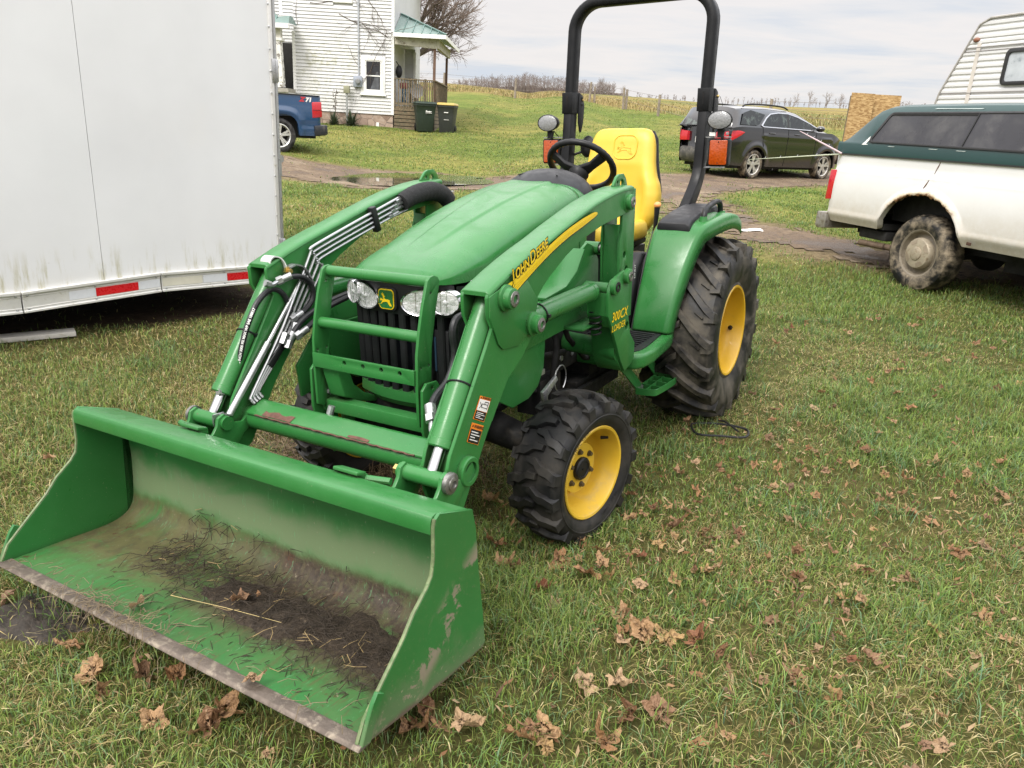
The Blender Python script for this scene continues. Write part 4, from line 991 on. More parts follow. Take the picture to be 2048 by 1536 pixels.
for s in (1, -1):
    mb = MB(); mb.prism(Lp, 'y', s * 0.815, s * 0.826); o = mb.build('side_plate', BS if s > 0 else M['green'], BK, bevel=0.0015, seg=1)
    mb = MB(); mb.tube([(x + 0.0008, s * 0.8205, z) for x, z in Lp[:10]], 0.0056, 6); mb.build('worn_edge', mat('worn_edge', (0.15, 0.19, 0.09), 0.6, 0, 0.3, 30, (0.10, 0.16, 0.06), 0.5, 0.6), o)
    mb = MB(); mb.prism([(3.296, 0.258), (3.262, 0.322), (3.245, 0.350), (3.225, 0.372), (3.20, 0.352), (3.24, 0.30), (3.262, 0.250)], 'y', s * 0.826, s * 0.838); mb.build('side_cutter', BS, BK, bevel=0.002, seg=1)
# shell: floor, curved back, lip
prof = [(3.285, 0.2515), (3.10, 0.236), (2.95, 0.222), (2.88, 0.222), (2.835, 0.235), (2.805, 0.262), (2.788, 0.30), (2.775, 0.38), (2.766, 0.48), (2.765, 0.58), (2.772, 0.64), (2.778, 0.656)]
prof = [(p.x, p.z) for p in smooth_path([(a, 0, b) for a, b in prof], 5)]
th = 0.006
def off_prof(P, d):
    out = []
    for i in range(len(P)):
        a = Vector(P[max(i - 1, 0)]); b = Vector(P[min(i + 1, len(P) - 1)]); t = (b - a).normalized()
        out.append((P[i][0] + t.y * -d * -1, P[i][1] - t.x * d * -1))
    return out
outp = off_prof(prof, -th)
ny = 44
mb = MB()
R = []
for j in range(ny + 1):
    y = -0.815 + 1.63 * j / ny
    R.append([(x, y, z) for x, z in prof] + [(x, y, z) for x, z in reversed(outp)])
mb.rings(R); mb.build('shell', BM, BK, sharp=40)
mb = MB()
mb.prism([(2.778, 0.656), (2.786, 0.668), (2.93, 0.7205), (2.948, 0.718), (2.955, 0.706), (2.958, 0.668), (2.951, 0.666), (2.946, 0.700), (2.932, 0.708), (2.79, 0.657)], 'y', -0.815, 0.815); mb.build('top_lip', M['green'], BK, bevel=0.002)
mb = MB(); mb.prism([(3.308, 0.2530), (3.298, 0.2630), (3.262, 0.2605), (3.262, 0.2475), (3.302, 0.2480)], 'y', -0.836, 0.836); mb.build('cutting_edge', edge_m, BK, bevel=0.0015, seg=1)
mb = MB(); mb.tube(smooth_path([(3.205 + 0.002 * math.sin(i * 1.3), -0.80 + 1.6 * i / 24, 0.2465) for i in range(25)], 3), 0.0035, 6); mb.build('weld_bead', BM, BK)
# bucket brackets with pins
for s in (1, -1):
    for yo in ((0.440, 0.605) if s > 0 else (0.440, 0.600)):
        mb = MB(); y = s * yo
        mb.prism([(2.60, 0.655), (2.628, 0.645), (2.638, 0.615), (2.66, 0.59), (2.70, 0.585), (2.758, 0.61), (2.752, 0.46), (2.70, 0.43), (2.62, 0.44), (2.52, 0.55), (2.44, 0.59), (2.46, 0.64), (2.52, 0.60), (2.57, 0.61)], 'y', y - 0.007, y + 0.007)
        mb.build('bucket_bracket', SY, BK, bevel=0.002)
    mb = MB(); mb.tube([(2.598, s * 0.42, 0.618), (2.598, s * 0.615, 0.618)], 0.0275, 22); mb.build('cross_pin', SY, BK)
    mb = MB(); mb.lathe([(0.036, 0), (0.036, 0.014), (0.03, 0.018)], (2.598, s * 0.612, 0.618), (0, s, 0), 24); mb.lathe([(0.022, 0), (0.022, 0.022), (0.012, 0.024), (0.010, 0.018), (0, 0.018)], (2.598, s * 0.612, 0.618), (0, s, 0), 20); mb.build('pin', M['pin'], BK)
    if s > 0:
        mb = MB(); mb.tube([(2.598, 0.40, 0.618), (2.598, 0.425, 0.618)], 0.018, 6); mb.build('pin_nut', M['brass'], BK)
    mb = MB(); mb.bar((2.76, s * 0.37, 0.672), (2.80, s * 0.37, 0.686), 0.10, 0.012); mb.prism([(2.73, 0.63), (2.78, 0.63), (2.78, 0.668), (2.73, 0.655)], 'y', s * 0.36, s * 0.40); mb.build('hook_plate', SY, BK, bevel=0.003)
    mb = MB(); mb.tube([(2.76, s * 0.42, 0.655), (2.74, s * 0.50, 0.655)], 0.012, 10); mb.build('latch_pin', SY, BK)

# ---- fenders, platform, step --------------------------------------------------
arc = [(0.625, 0.640), (0.612, 0.70), (0.572, 0.80), (0.522, 0.90), (0.470, 1.0), (0.412, 1.09), (0.352, 1.155), (0.27, 1.185), (0.14, 1.200), (0.0, 1.205), (-0.09, 1.197), (-0.17, 1.178), (-0.23, 1.150)]
arcp = [(p.x, p.z) for p in smooth_path([(a, 0, b) for a, b in arc], 4)]
yoe = [0.612, 0.616, 0.625, 0.637, 0.652, 0.667, 0.684, 0.70, 0.715, 0.725, 0.728, 0.728, 0.725]
for s in (1, -1):
    mb = MB(); R = []
    n = len(arcp)
    for i in range(n):
        x, z = arcp[i]
        a = Vector(arcp[max(i - 1, 0)]); b = Vector(arcp[min(i + 1, n - 1)]); t = (b - a).normalized(); nr = Vector((t.y, -t.x)); nr = nr if nr.x > -0.3 else -nr
        if i > n * 0.6: nr = Vector((abs(t.y) * -1 * 0 + 0, 1.0)) if nr.y < 0 else nr
        yo = float(np.interp(i / (n - 1), np.linspace(0, 1, len(yoe)), yoe))
        yi = 0.405
        P = []
        for yv, dn in ((yi, -0.05), (yi + 0.002, -0.012), (yi + 0.012, -0.002), (yi + 0.03, 0.0), (0.5 * (yi + yo), 0.003), (yo - 0.032, 0.0), (yo - 0.012, -0.004), (yo - 0.003, -0.016), (yo, -0.045), (yo + 0.002, -0.085)):
            P.append((x + nr.x * dn, s * yv, z + nr.y * dn))
        R.append(P)
    mb.add([p for r in R for p in r], [(i * 10 + j, i * 10 + j + 1, (i + 1) * 10 + j + 1, (i + 1) * 10 + j) for i in range(n - 1) for j in range(9)])
    o = mb.build('fender', M['green_clean'], T, sharp=60)
    md = o.modifiers.new('t', 'SOLIDIFY'); md.thickness = 0.005; md.offset = -1
    mb = MB(); mb.prism([(0.60, 0.63), (0.45, 0.98), (0.34, 1.13), (-0.25, 1.13), (-0.25, 0.63)], 'y', s * 0.392, s * 0.402); mb.build('inner_panel', M['black'], T)
    # arm pad
    mb = MB(); mb.rings([[(x, s * y, z) for x, y, z in ((xx, 0.425, zz - 0.03), (xx, 0.430, zz), (xx, 0.445, zz + 0.010), (xx, 0.585 + e, zz + 0.010), (xx, 0.605 + e, zz - 0.001), (xx, 0.612 + e, zz - 0.035))] for xx, zz, e in ((0.372, 1.172, 0.0), (0.34, 1.192, 0.0), (0.2, 1.215, 0.0), (0.0, 1.232, 0), (-0.12, 1.232, 0), (-0.14, 1.20, 0))])
    mb.build('arm_pad', M['darkgrey'], T, bevel=0.006)
    mb = MB(); mb.tube(smooth_path([(0.255, s * 0.645, 1.165), (0.245, s * 0.645, 1.215), (0.215, s * 0.643, 1.245), (0.15, s * 0.641, 1.258), (0.04, s * 0.638, 1.268), (-0.03, s * 0.638, 1.262), (-0.065, s * 0.638, 1.235), (-0.075, s * 0.638, 1.185)], 5), 0.0155, 12); mb.build('grab_handle', M['black'], T)
    for x in (0.255, -0.075):
        mb = MB(); mb.lathe([(0.042, -0.03), (0.03, 0.0), (0.022, 0.03), (0.019, 0.045)], (x, s * 0.645, 1.165), (0, 0, 1), 18); mb.build('handle_socket', M['green_clean'], T)
    # foot platform with rubber mat
    mb = MB()
    pl = [(1.06, 0.21), (1.07, 0.50), (1.05, 0.60), (1.00, 0.635), (0.90, 0.645), (0.60, 0.622), (0.50, 0.60), (0.40, 0.60), (0.40, 0.21)]
    mb.prism([(x, s * y) for x, y in pl], 'z', 0.555, 0.632); mb.build('platform', M['green_clean'], T, bevel=0.022, seg=4)
    mb = MB(); mb.prism([(x, s * y) for x, y in [(1.02, 0.22), (1.02, 0.50), (1.00, 0.57), (0.96, 0.592), (0.88, 0.597), (0.63, 0.578), (0.63, 0.22)]], 'z', 0.632, 0.638)
    for k in range(11):
        xx = 0.66 + 0.036 * k
        mb.bx(xx, xx + 0.013, s * 0.24, s * 0.555, 0.638, 0.645)
    mb.build('foot_mat', M['black'], T, bevel=0.0015, seg=1)
    # folding step
    St = empty_child('step', T)
    for xa, xb in ((0.985, 0.735), (0.70, 0.47)):
        mb = MB(); y = s * 0.50
        mb.prism([(xa - 0.05, 0.56), (xa + 0.045, 0.56), (xb + 0.045, 0.372), (xb + 0.02, 0.342), (xb - 0.035, 0.342), (xb - 0.045, 0.367)], 'y', y, y + s * 0.008); mb.build('step_bracket', SY, St, bevel=0.002)
    mb = MB()
    mb.rect(smooth_path([(0.775, s * 0.505, 0.352), (0.76, s * 0.585, 0.352), (0.72, s * 0.612, 0.352), (0.52, s * 0.628, 0.352), (0.47, s * 0.605, 0.352), (0.46, s * 0.505, 0.352)], 4), 0.036, 0.008, (0, 0, 1))
    mb.bx(0.46, 0.775, s * 0.505, s * 0.512, 0.335, 0.370); mb.bx(0.46, 0.765, s * 0.556, s * 0.562, 0.341, 0.369)
    for xx in (0.53, 0.61, 0.69): mb.bx(xx, xx + 0.006, s * 0.51, s * 0.615, 0.341, 0.370)
    mb.build('step_grate', SY, St, bevel=0.0015, seg=1)
    for xx in (0.71, 0.755):
        b = MB(); b.lathe([(0.014, 0), (0.014, 0.01), (0, 0.01)], (xx, s * 0.508, 0.357), (0, s, 0), 6); b.build('bolt', M['zinc'], St)

# ---- seat -------------------------------------------------------------------
SE = empty_child('seat', T)
def sring(z, w, d, xc, n=56, dish=0.0, e=3.0):
    out = []
    for k in range(n):
        a = 2 * PI * k / n; c, s_ = math.cos(a), math.sin(a)
        y = w * math.copysign(abs(s_) ** (2 / e), s_); x = d * math.copysign(abs(c) ** (2 / e), c)
        if c > 0 and dish: x -= dish * 1.25 / (1 + math.exp((abs(y) / w - 0.66) / 0.035))
        out.append((xc + x, -0.012 + y, z))
    return out
mb = MB()
bk = [(1.06, 0.20, 0.06, -0.085, 0.0), (1.10, 0.232, 0.075, -0.09, 0.012), (1.16, 0.262, 0.088, -0.095, 0.034), (1.22, 0.272, 0.092, -0.10, 0.044), (1.28, 0.272, 0.090, -0.107, 0.046), (1.34, 0.260, 0.080, -0.115, 0.034), (1.38, 0.240, 0.074, -0.122, 0.026), (1.42, 0.228, 0.066, -0.130, 0.016), (1.46, 0.220, 0.060, -0.138, 0.006), (1.50, 0.216, 0.055, -0.147, 0.003), (1.56, 0.209, 0.050, -0.160, 0.002), (1.60, 0.199, 0.046, -0.168, 0), (1.63, 0.185, 0.042, -0.176, 0), (1.648, 0.168, 0.035, -0.181, 0), (1.658, 0.142, 0.024, -0.184, 0), (1.661, 0.11, 0.010, -0.185, 0)]
zz = np.array([b[0] for b in bk]); zi = np.concatenate([np.linspace(1.06, 1.64, 40), [1.646, 1.652, 1.657, 1.66, 1.661]])
mb.rings([sring(float(z), *[float(np.interp(z, zz, [b[j] for b in bk])) for j in (1, 2, 3)], dish=float(np.interp(z, zz, [b[4] for b in bk]))) for z in zi])
mb.build('backrest', M['seat'], SE, sharp=70)
mb = MB(); mb.rings([[(x - 0.012, -0.012 + (y + 0.012) * 1.015, z) for x, y, z in sring(z, w * 1.005, d * 0.75, xc - 0.022)] for z, w, d, xc in ((1.12, 0.24, 0.08, -0.10), (1.30, 0.256, 0.08, -0.115), (1.45, 0.222, 0.055, -0.145), (1.60, 0.20, 0.045, -0.175), (1.645, 0.172, 0.035, -0.185))]); mb.build('seat_shell', M['black'], SE)
def cr(z, kx, ky):
    out = []
    for k in range(56):
        a = 2 * PI * k / 56; c, s_ = math.cos(a), math.sin(a)
        out.append((0.13 + 0.245 * kx * math.copysign(abs(c) ** (2 / 3.2), c), -0.012 + 0.252 * ky * math.copysign(abs(s_) ** (2 / 3.2), s_), z + 0.02 * (abs(s_) ** 3)))
    return out
mb = MB(); mb.rings([cr(1.015, 0.93, 0.93), cr(1.04, 0.99, 0.99), cr(1.075, 1.0, 1.0), cr(1.11, 0.975, 0.975), cr(1.128, 0.92, 0.92), cr(1.132, 0.84, 0.84), cr(1.115, 0.70, 0.66), cr(1.105, 0.4, 0.4), cr(1.103, 0.1, 0.1)])
mb.build('cushion', M['seat'], SE, sharp=70)
mb = MB(); mb.rings([cr(0.985, 0.86, 0.86), cr(1.0, 0.97, 0.97), cr(1.025, 0.985, 0.985)]); mb.bx(-0.1, 0.32, -0.20, 0.18, 0.80, 0.99); mb.build('seat_base', M['black'], SE)
# embossed badge on the backrest
emb = mat('seat_emboss', (0.66, 0.44, 0.03), 0.5, 0, 0.05, 6)
def sx_(y, z): return float(np.interp(z, zz, [b[3] + b[2] - b[4] for b in bk]))
cy_, cz_ = 0.022, 1.555
mb = MB(); pts = badge_shape(0.150, 0.128, 0.040, 8); mb.tube([(sx_(0, cz_ + z) + 0.0005, cy_ + y, cz_ + z) for y, z in pts], 0.0035, 8, closed=True); mb.build('embossed_border', emb, SE)
mb = MB(); P = [(cy_ - 0.052 + 0.104 * a, cz_ - 0.046 + 0.09 * b) for a, b in DEER]; n = len(P)
mb.tube([(sx_(0, z) + 0.0003, y, z) for y, z in P], 0.0017, 6, closed=True); mb.build('embossed_deer', emb, SE)
# levers and console beside the seat
mb = MB(); mb.prism([(0.60, 0.64), (0.585, 0.82), (0.53, 0.96), (0.45, 1.03), (0.36, 1.02), (0.33, 0.94), (0.33, 0.64)], 'y', 0.30, 0.385); mb.build('side_console', M['black'], T, bevel=0.025, seg=3)
mb = MB(); mb.prism([(0.52, 0.72), (0.50, 0.90), (0.43, 1.0), (0.41, 0.99), (0.46, 0.89), (0.48, 0.72)], 'y', 0.386, 0.389); mb.build('lever_slot', M['engine'], T)
for p, q, r in (((0.17, 0.34, 1.10), (0.172, 0.35, 1.252), 0.021), ((0.45, 0.36, 0.93), (0.37, 0.375, 0.93), 0.017)):
    mb = MB(); d = (Vector(q) - Vector(p)); mb.tube([p, Vector(p) + d * 0.5, q], [0.011, 0.013, 0.017], 12); o = mb.build('lever', M['black'], T)
    mb = MB(); mb.sphere(q, r, 16, 10, (1, 1, 0.85)); mb.build('lever_knob', M['knob'], o)
mb = MB(); mb.tube([(0.60, 0.345, 0.80), (0.61, 0.36, 0.86)], 0.012, 12); mb.build('lever_grip', M['knob'], T)
mb = MB(); put_text(mb, 'TURTLE', 0.024, lambda x, h: (0.555 + h * 0.9, 0.3885, 0.98 - x * 0.9), bold=0.0003); mb.build('lettering', M['decal_w'], T, recalc=False)
mb = MB(); mb.bx(0.05, 0.5, -0.38, 0.38, 0.64, 0.70); mb.prism([(0.62, 0.64), (0.50, 1.0), (0.36, 1.10), (0.20, 1.10), (0.20, 0.64)], 'y', -0.385, -0.27); mb.build('floor_tunnel', M['black'], T, bevel=0.01)

# ---- roll bar, lamps ----------------------------------------------------------
RB = empty_child('roll_bar', T)
def rx(z): return -0.257 - 0.10 * (z - 1.88) - 0.045
yc = 0.4405
topz = 2.395; rc = 0.16
path = [(rx(1.80), -yc, 1.80), (rx(2.0), -yc, 2.0), (rx(topz - rc), -yc, topz - rc)]
for k in range(1, 9):
    a = PI / 2 * k / 9; path.append((rx(topz - rc + rc * math.sin(a)), -yc + rc * (1 - math.cos(a)), topz - rc + rc * math.sin(a)))
path += [(rx(topz), -yc + rc, topz), (rx(topz), 0, topz)]
path = path + [(x, -y, z) for x, y, z in reversed(path[:-1])]
mb = MB(); R = []
P = [Vector(p) for p in path]
for i in range(len(P)):
    d = (P[min(i + 1, len(P) - 1)] - P[max(i - 1, 0)]).normalized(); a = Vector((1, 0, 0)); a = (a - d * d.dot(a)).normalized(); b = d.cross(a)
    R.append([P[i] + a * 0.045 * cx + b * 0.0285 * cy for cx, cy in ((-1, -0.6), (-0.75, -1), (0.75, -1), (1, -0.6), (1, 0.6), (0.75, 1), (-0.75, 1), (-1, 0.6))])
mb.rings(R); mb.build('hoop', M['blackmetal'], RB, sharp=50)
for s in (1, -1):
    mb = MB()
    lp = smooth_path([(rx(1.84), s * yc, 1.84), (rx(1.6), s * yc, 1.60), (rx(1.46) + 0.002, s * yc, 1.46), (rx(1.40) + 0.012, s * yc, 1.40), (rx(1.33) + 0.045, s * (yc - 0.004), 1.33), (rx(1.28) + 0.10, s * (yc - 0.006), 1.27), (rx(1.20) + 0.19, s * (yc - 0.008), 1.19)], 4)
    mb.rect(lp, 0.088, 0.055, (1, 0, 0)); mb.build('post', M['blackmetal'], RB, bevel=0.006, seg=2)
    mb = MB()
    x0 = rx(1.80)
    mb.bx(x0 - 0.052, x0 + 0.054, s * (yc - 0.036), s * (yc + 0.036), 1.752, 1.878)
    R_ = [(x0 - 0.045, 1.878), (x0 - 0.09, 1.86), (x0 - 0.115, 1.80), (x0 - 0.10, 1.70), (x0 - 0.075, 1.64), (x0 - 0.055, 1.635), (x0 - 0.03, 1.70), (x0 - 0.03, 1.76)]
    for yy in (yc - 0.042, yc + 0.034): mb.prism(R_, 'y', s * yy, s * (yy + 0.008))
    mb.build('hinge_bracket', M['blackmetal'], RB, bevel=0.003)
    mb = MB()
    for zz_ in (1.845, 1.80): mb.bx(x0 + 0.054, x0 + 0.056, s * (yc + 0.0) - 0.004, s * yc + 0.004, zz_ - 0.035 if zz_ > 1.82 else zz_ - 0.012, zz_ + 0.012)
    for zz_ in (1.845, 1.805): mb.box((x0 - 0.075, s * (yc - 0.043), zz_), (0.022, 0.003, 0.013))
    mb.build('slot', M['engine'], RB)
    mb = MB(); mb.tube([(x0 - 0.085, s * yc - 0.06, 1.835), (x0 - 0.085, s * yc + 0.05, 1.835)], 0.008, 8); mb.lathe([(0.014, 0), (0.014, 0.01), (0, 0.01)], (x0 - 0.085, s * yc - 0.056, 1.835), (0, -1, 0), 8); mb.lathe([(0.012, 0), (0.012, 0.01), (0, 0.01)], (x0 - 0.07, s * yc - 0.044, 1.745), (0, -1, 0), 6); mb.build('lock_pin', M['brass'], RB)
    mb = MB(); mb.tube(smooth_path([(x0 - 0.09, s * yc - 0.06, 1.83), (x0 - 0.10, s * yc - 0.065, 1.79), (x0 - 0.09, s * yc - 0.06, 1.73), (x0 - 0.075, s * yc - 0.046, 1.69)], 5), 0.0018, 5); mb.build('lanyard', M['black'], RB)
    # work lamp
    L = empty_child('work_lamp', T); ly = s * 0.558; lx = -0.21; lz = 1.700 + (0.002 if s > 0 else -0.002)
    mb = MB(); n = 36
    def el(r, d): return [(lx + d, ly + 0.069 * r * math.cos(2 * PI * k / n), lz + 0.049 * r * math.sin(2 * PI * k / n)) for k in range(n)]
    mb.rings([el(0.2, -0.065), el(0.6, -0.06), el(0.9, -0.04), el(1.02, -0.01), el(1.06, 0.0), el(1.06, 0.012), el(1.0, 0.014), el(0.96, 0.008)]); mb.build('lamp_housing', M['black'], L)
    mb = MB(); mb.rings([el(0.98, 0.006), el(0.96, 0.012), el(0.7, 0.018), el(0.35, 0.021), el(0.08, 0.022)]); mb.build('lens', M['clear'], L)
    mb = MB(); mb.bar((lx - 0.02, ly, lz - 0.045), (lx - 0.02, ly, lz - 0.095), 0.03, 0.012, (1, 0, 0)); mb.bar((lx - 0.02, ly + 0.025, lz - 0.05), (lx - 0.02, ly + 0.012, lz - 0.10), 0.008, 0.02, (1, 0, 0)); mb.tube(smooth_path([(lx - 0.04, ly - s * 0.02, lz - 0.05), (lx - 0.05, ly - s * 0.05, lz - 0.085), (lx - 0.05, s * 0.46, lz - 0.095)], 5), 0.003, 5); mb.build('lamp_stalk', M['black'], L)
    # amber flasher
    A_ = empty_child('amber_lamp', T); ay = s * 0.552; az = 1.523; ax_ = -0.235
    mb = MB(); mb.prism(rrect(ay - 0.062, ay + 0.062, az - 0.078, az + 0.078, 0.014, 4), 'x', ax_ - 0.05, ax_ - 0.004); mb.build('lamp_housing', M['black'], A_, bevel=0.004)
    mb = MB(); mb.prism(rrect(ay - 0.051, ay + 0.051, az - 0.069, az + 0.069, 0.008, 4), 'x', ax_ - 0.012, ax_ + 0.006); mb.build('lens', M['amber'], A_, bevel=0.003)
    mb = MB()
    for dz in (0.058, -0.058): mb.lathe([(0.004, 0), (0.003, 0.002), (0, 0.002)], (ax_ + 0.006, ay, az + dz), (1, 0, 0), 8)
    mb.build('lens_screw', M['engine'], A_)
    mb = MB(); mb.rect([(ax_ - 0.03, s * 0.46, az + 0.085), (ax_ - 0.03, ay + s * 0.06, az + 0.085)], 0.04, 0.006, (1, 0, 0)); mb.build('lamp_bracket', M['zinc'], A_); mb = MB(); mb.rect([(ax_ - 0.03, s * 0.46, az - 0.085), (ax_ - 0.03, ay + s * 0.03, az - 0.085)], 0.04, 0.006, (1, 0, 0)); mb.build('lamp_bracket', M['zinc'], A_)
    if s > 0:
        mb = MB(); mb.box((-0.23, 0.515, 1.625), (0.02, 0.035, 0.02)); mb.build('wire_plug', M['decal_w'], A_)
mb = MB(); mb.lathe([(0.0, 0.03), (0.03, 0.027), (0.055, 0.016), (0.068, 0.0), (0.066, -0.01), (0.04, -0.028), (0.0, -0.03)], (-0.30, -0.322, 1.552), (0.85, -0.5, 0.1), 28); mb.tube([(-0.31, -0.36, 1.52), (-0.30, -0.42, 1.50)], 0.008, 8); mb.build('round_mirror', M['black'], T)
mb = MB(); mb.prism([(-0.445 + 0.01, 1.30), (-0.437 + 0.03, 1.30), (-0.437 + 0.03, 1.36), (-0.435, 1.36)], 'x', rx(1.33) + 0.048 + 0.045, rx(1.33) + 0.092); mb.build('post_decal', M['decal_o'], RB)
# ------------------------------------------------------------------ terrain height
def tplane(x, y): return 0.0412 + (0.066 * (x - 0.6257) + 0.00074 * (y - 4.7337)) / 0.9978
_cp = [(x, y, tplane(x, y) + d) for x, y, d in
       [(-0.9, 1.85, 0.085), (-0.15, 1.25, 0.085), (-1.75, 2.15, 0.085), (-1.2, 1.2, 0.07), (-0.74, 3.56, 0.0), (0.30, 2.96, 0.015), (1.15, 4.43, 0.03), (0.1, 5.03, 0.0), (1.4, 3.0, 0.0), (2.4, 4.2, 0.02), (0.8, 6.3, 0.06), (-1.0, 5.2, 0.06), (-0.3, 2.6, 0.05), (1.0, 2.0, 0.03)]]
_cp += [(0, 0, 0.04), (2, 0.8, 0.12), (-2.2, 0.3, 0.02), (3.2, 2.6, 0.20), (-2.6, 3.2, 0.02), (-3.3, 4.9, 0.09), (-2.6, 5.6, 0.09), (-2.0, 6.3, 0.14), (-3.6, 6.6, 0.14),
        (3.9, 7.65, 0.335), (4.3, 6.4, 0.31), (3.4, 9.0, 0.43), (2.6, 7.4, 0.26), (3.9, 11, 0.56), (2.2, 10, 0.42), (0.5, 10, 0.34), (-1.2, 9, 0.24), (-3.3, 14.1, 0.50), (-2.2, 13.5, 0.49), (-2.6, 14.6, 0.46), (-4.0, 15.5, 0.49), (-3.7, 17.4, 0.47), (-2.9, 18.6, 0.47), (-1.6, 18.8, 0.47), (-0.8, 17.4, 0.47), (-1.0, 15.3, 0.48), (-2.4, 16.6, 0.42), (-1.2, 18.0, 0.45), (-3.2, 20.4, 0.62), (-0.5, 20.4, 0.63), (-1.5, 25.5, 0.98), (-4.2, 25, 0.97), (-1, 40, 1.95), (5, 38, 1.85), (-1, 50, 2.8), (-1, 34, 1.65), (-6, 12, 0.42), (2.2, 14.5, 0.60), (5.5, 19.3, 0.76), (8, 21.6, 0.80), (6.5, 17, 0.68), (10, 14, 0.7),
        (-5.8, 18.8, 0.775), (-8.5, 17, 0.72), (-2, 22.5, 0.76), (-4.8, 28.7, 1.34), (-9, 28.7, 1.34), (-2.4, 28.6, 1.31), (1.5, 29, 1.42), (6, 28, 1.30), (12, 27, 1.35),
        (-7.5, 65, 3.92), (2.9, 62, 4.0), (9.6, 48, 2.75), (13.5, 36, 2.25), (20, 31, 2.1),
        (-33, 110, 5.6), (-4, 110, 6.25), (-4, 80, 4.95), (12, 80, 4.8), (25, 80, 4.6), (0, 150, 7.4), (30, 150, 7.3), (-25, 150, 7.3), (-10, 70, 4.3), (-12.7, 110, 6.55), (4.8, 110, 6.32), (16.9, 110, 6.18), (22.7, 110, 6.03), (31.8, 110, 6.0), (43, 110, 6.25), (55, 110, 6.6),
        (-30, 45, 2.4), (40, 60, 4.2), (-14, 200, 9.0), (30, 200, 9.2), (80, 200, 9.6), (0, 320, 12), (110, 320, 13), (-110, 320, 11), (0, 900, 14), (0, 3000, 14), (2500, 2500, 14), (-2500, 2500, 14), (2500, 0, 3), (-2500, 0, 3), (0, -300, 0), (-40, 0, -0.3), (40, 0, 1.2)]
_cp = np.array(_cp, float)
def _wp(x, y): return np.arcsinh(np.asarray(x, float) / 3.0), np.arcsinh(np.asarray(y, float) / 3.0)
def _U(r2): return np.where(r2 > 0, 0.5 * r2 * np.log(r2 + 1e-30), 0.0)
_cx, _cy = _wp(_cp[:, 0], _cp[:, 1]); _n = len(_cp)
_K = _U((_cx[:, None] - _cx) ** 2 + (_cy[:, None] - _cy) ** 2) + 2e-4 * np.eye(_n)
_P = np.stack([np.ones(_n), _cx, _cy], 1)
_A = np.block([[_K, _P], [_P.T, np.zeros((3, 3))]])
_w = np.linalg.solve(_A, np.concatenate([_cp[:, 2], np.zeros(3)]))
def H(x, y):
    x = np.asarray(x, float); y = np.asarray(y, float); sh = x.shape
    a, b = _wp(x.ravel(), y.ravel())
    out = np.empty(a.shape)
    for i in range(0, len(a), 60000):
        s = slice(i, i + 60000)
        out[s] = _U((a[s, None] - _cx) ** 2 + (b[s, None] - _cy) ** 2) @ _w[:_n] + _w[_n] + _w[_n + 1] * a[s] + _w[_n + 2] * b[s]
    return out.reshape(sh)
def Hf(x, y): return float(H(np.array([x]), np.array([y]))[0])
# ------------------------------------------------------------------ ground sheet, driveway, puddle, grass
def vnoise(x, y, sc, seed=0):
    x = np.asarray(x) * sc + seed * 17.3; y = np.asarray(y) * sc + seed * 9.1
    xi = np.floor(x).astype(np.int64); yi = np.floor(y).astype(np.int64); fx_ = x - xi; fy_ = y - yi
    def h(a, b):
        n = (a * 374761393 + b * 668265263 + seed * 144665) & 0x7fffffff
        n = ((n ^ (n >> 13)) * 1274126177) & 0x7fffffff
        return ((n ^ (n >> 16)) & 0xffff) / 65535.0
    u = fx_ * fx_ * (3 - 2 * fx_); v = fy_ * fy_ * (3 - 2 * fy_)
    return (h(xi, yi) * (1 - u) + h(xi + 1, yi) * u) * (1 - v) + (h(xi, yi + 1) * (1 - u) + h(xi + 1, yi + 1) * u) * v
def fbm(x, y, sc, seed=0, o=4):
    t = 0; a = 0.5; s = 0
    for k in range(o):
        t = t + a * vnoise(x, y, sc * 2 ** k, seed + k); s += a; a *= 0.55
    return t / s
FBX = [-400, -40, -7.5, 2.9, 9.6, 13.5, 20, 60, 400]; FBY = [70, 68, 65, 62, 48, 36, 31, 26, 20]
def field_d(x, y): return y - np.interp(x, FBX, FBY)

def inpoly(x, y, poly):
    c = np.zeros(np.shape(x), bool); n = len(poly)
    for i in range(n):
        x1, y1 = poly[i]; x2, y2 = poly[(i + 1) % n]
        k = ((y1 > y) != (y2 > y)) & (x < (x2 - x1) * (y - y1) / (y2 - y1 + 1e-12) + x1)
        c ^= k
    return c
ROAD = [(-14, 17.5), (-9, 17.6), (-5.66, 18.2), (-4.1, 18.6), (-2.4, 19.0), (-1.1, 18.7), (0.6, 18.5), (3.3, 18.9), (4.7, 20.0), (8.5, 23), (13, 26), (18, 28), (18, 23.5), (12, 21.8), (7.6, 19.2), (5.0, 17.0), (3.6, 14.4), (3.55, 12.2), (3.75, 10.9), (4.1, 10.0), (4.7, 9.3), (6.5, 8.2), (8, 6.8), (6.5, 6.6), (5.2, 7.4), (4.1, 8.1), (3.4, 8.75), (2.9, 9.35), (2.5, 10.3), (2.3, 12), (2.0, 13.9), (0.8, 15.2), (-0.9, 15.0), (-2.4, 13.8), (-3.5, 14.0), (-4.6, 14.7), (-7, 15.2), (-14, 15.4)]
def in_road(x, y, grow=0.0):
    w = 0.9 * (fbm(x, y, 1.1, 5) - 0.5) + 0.5 * (fbm(x, y, 4.0, 9) - 0.5)
    return inpoly(x + w, y + w * 0.8, ROAD)
DIRT = [(-4.4, 4.3), (-3.62, 5.08), (-3.1, 5.42), (-2.68, 5.66), (-2.19, 5.95), (-1.95, 6.4), (-3.2, 7.6), (-5.6, 6.0)]
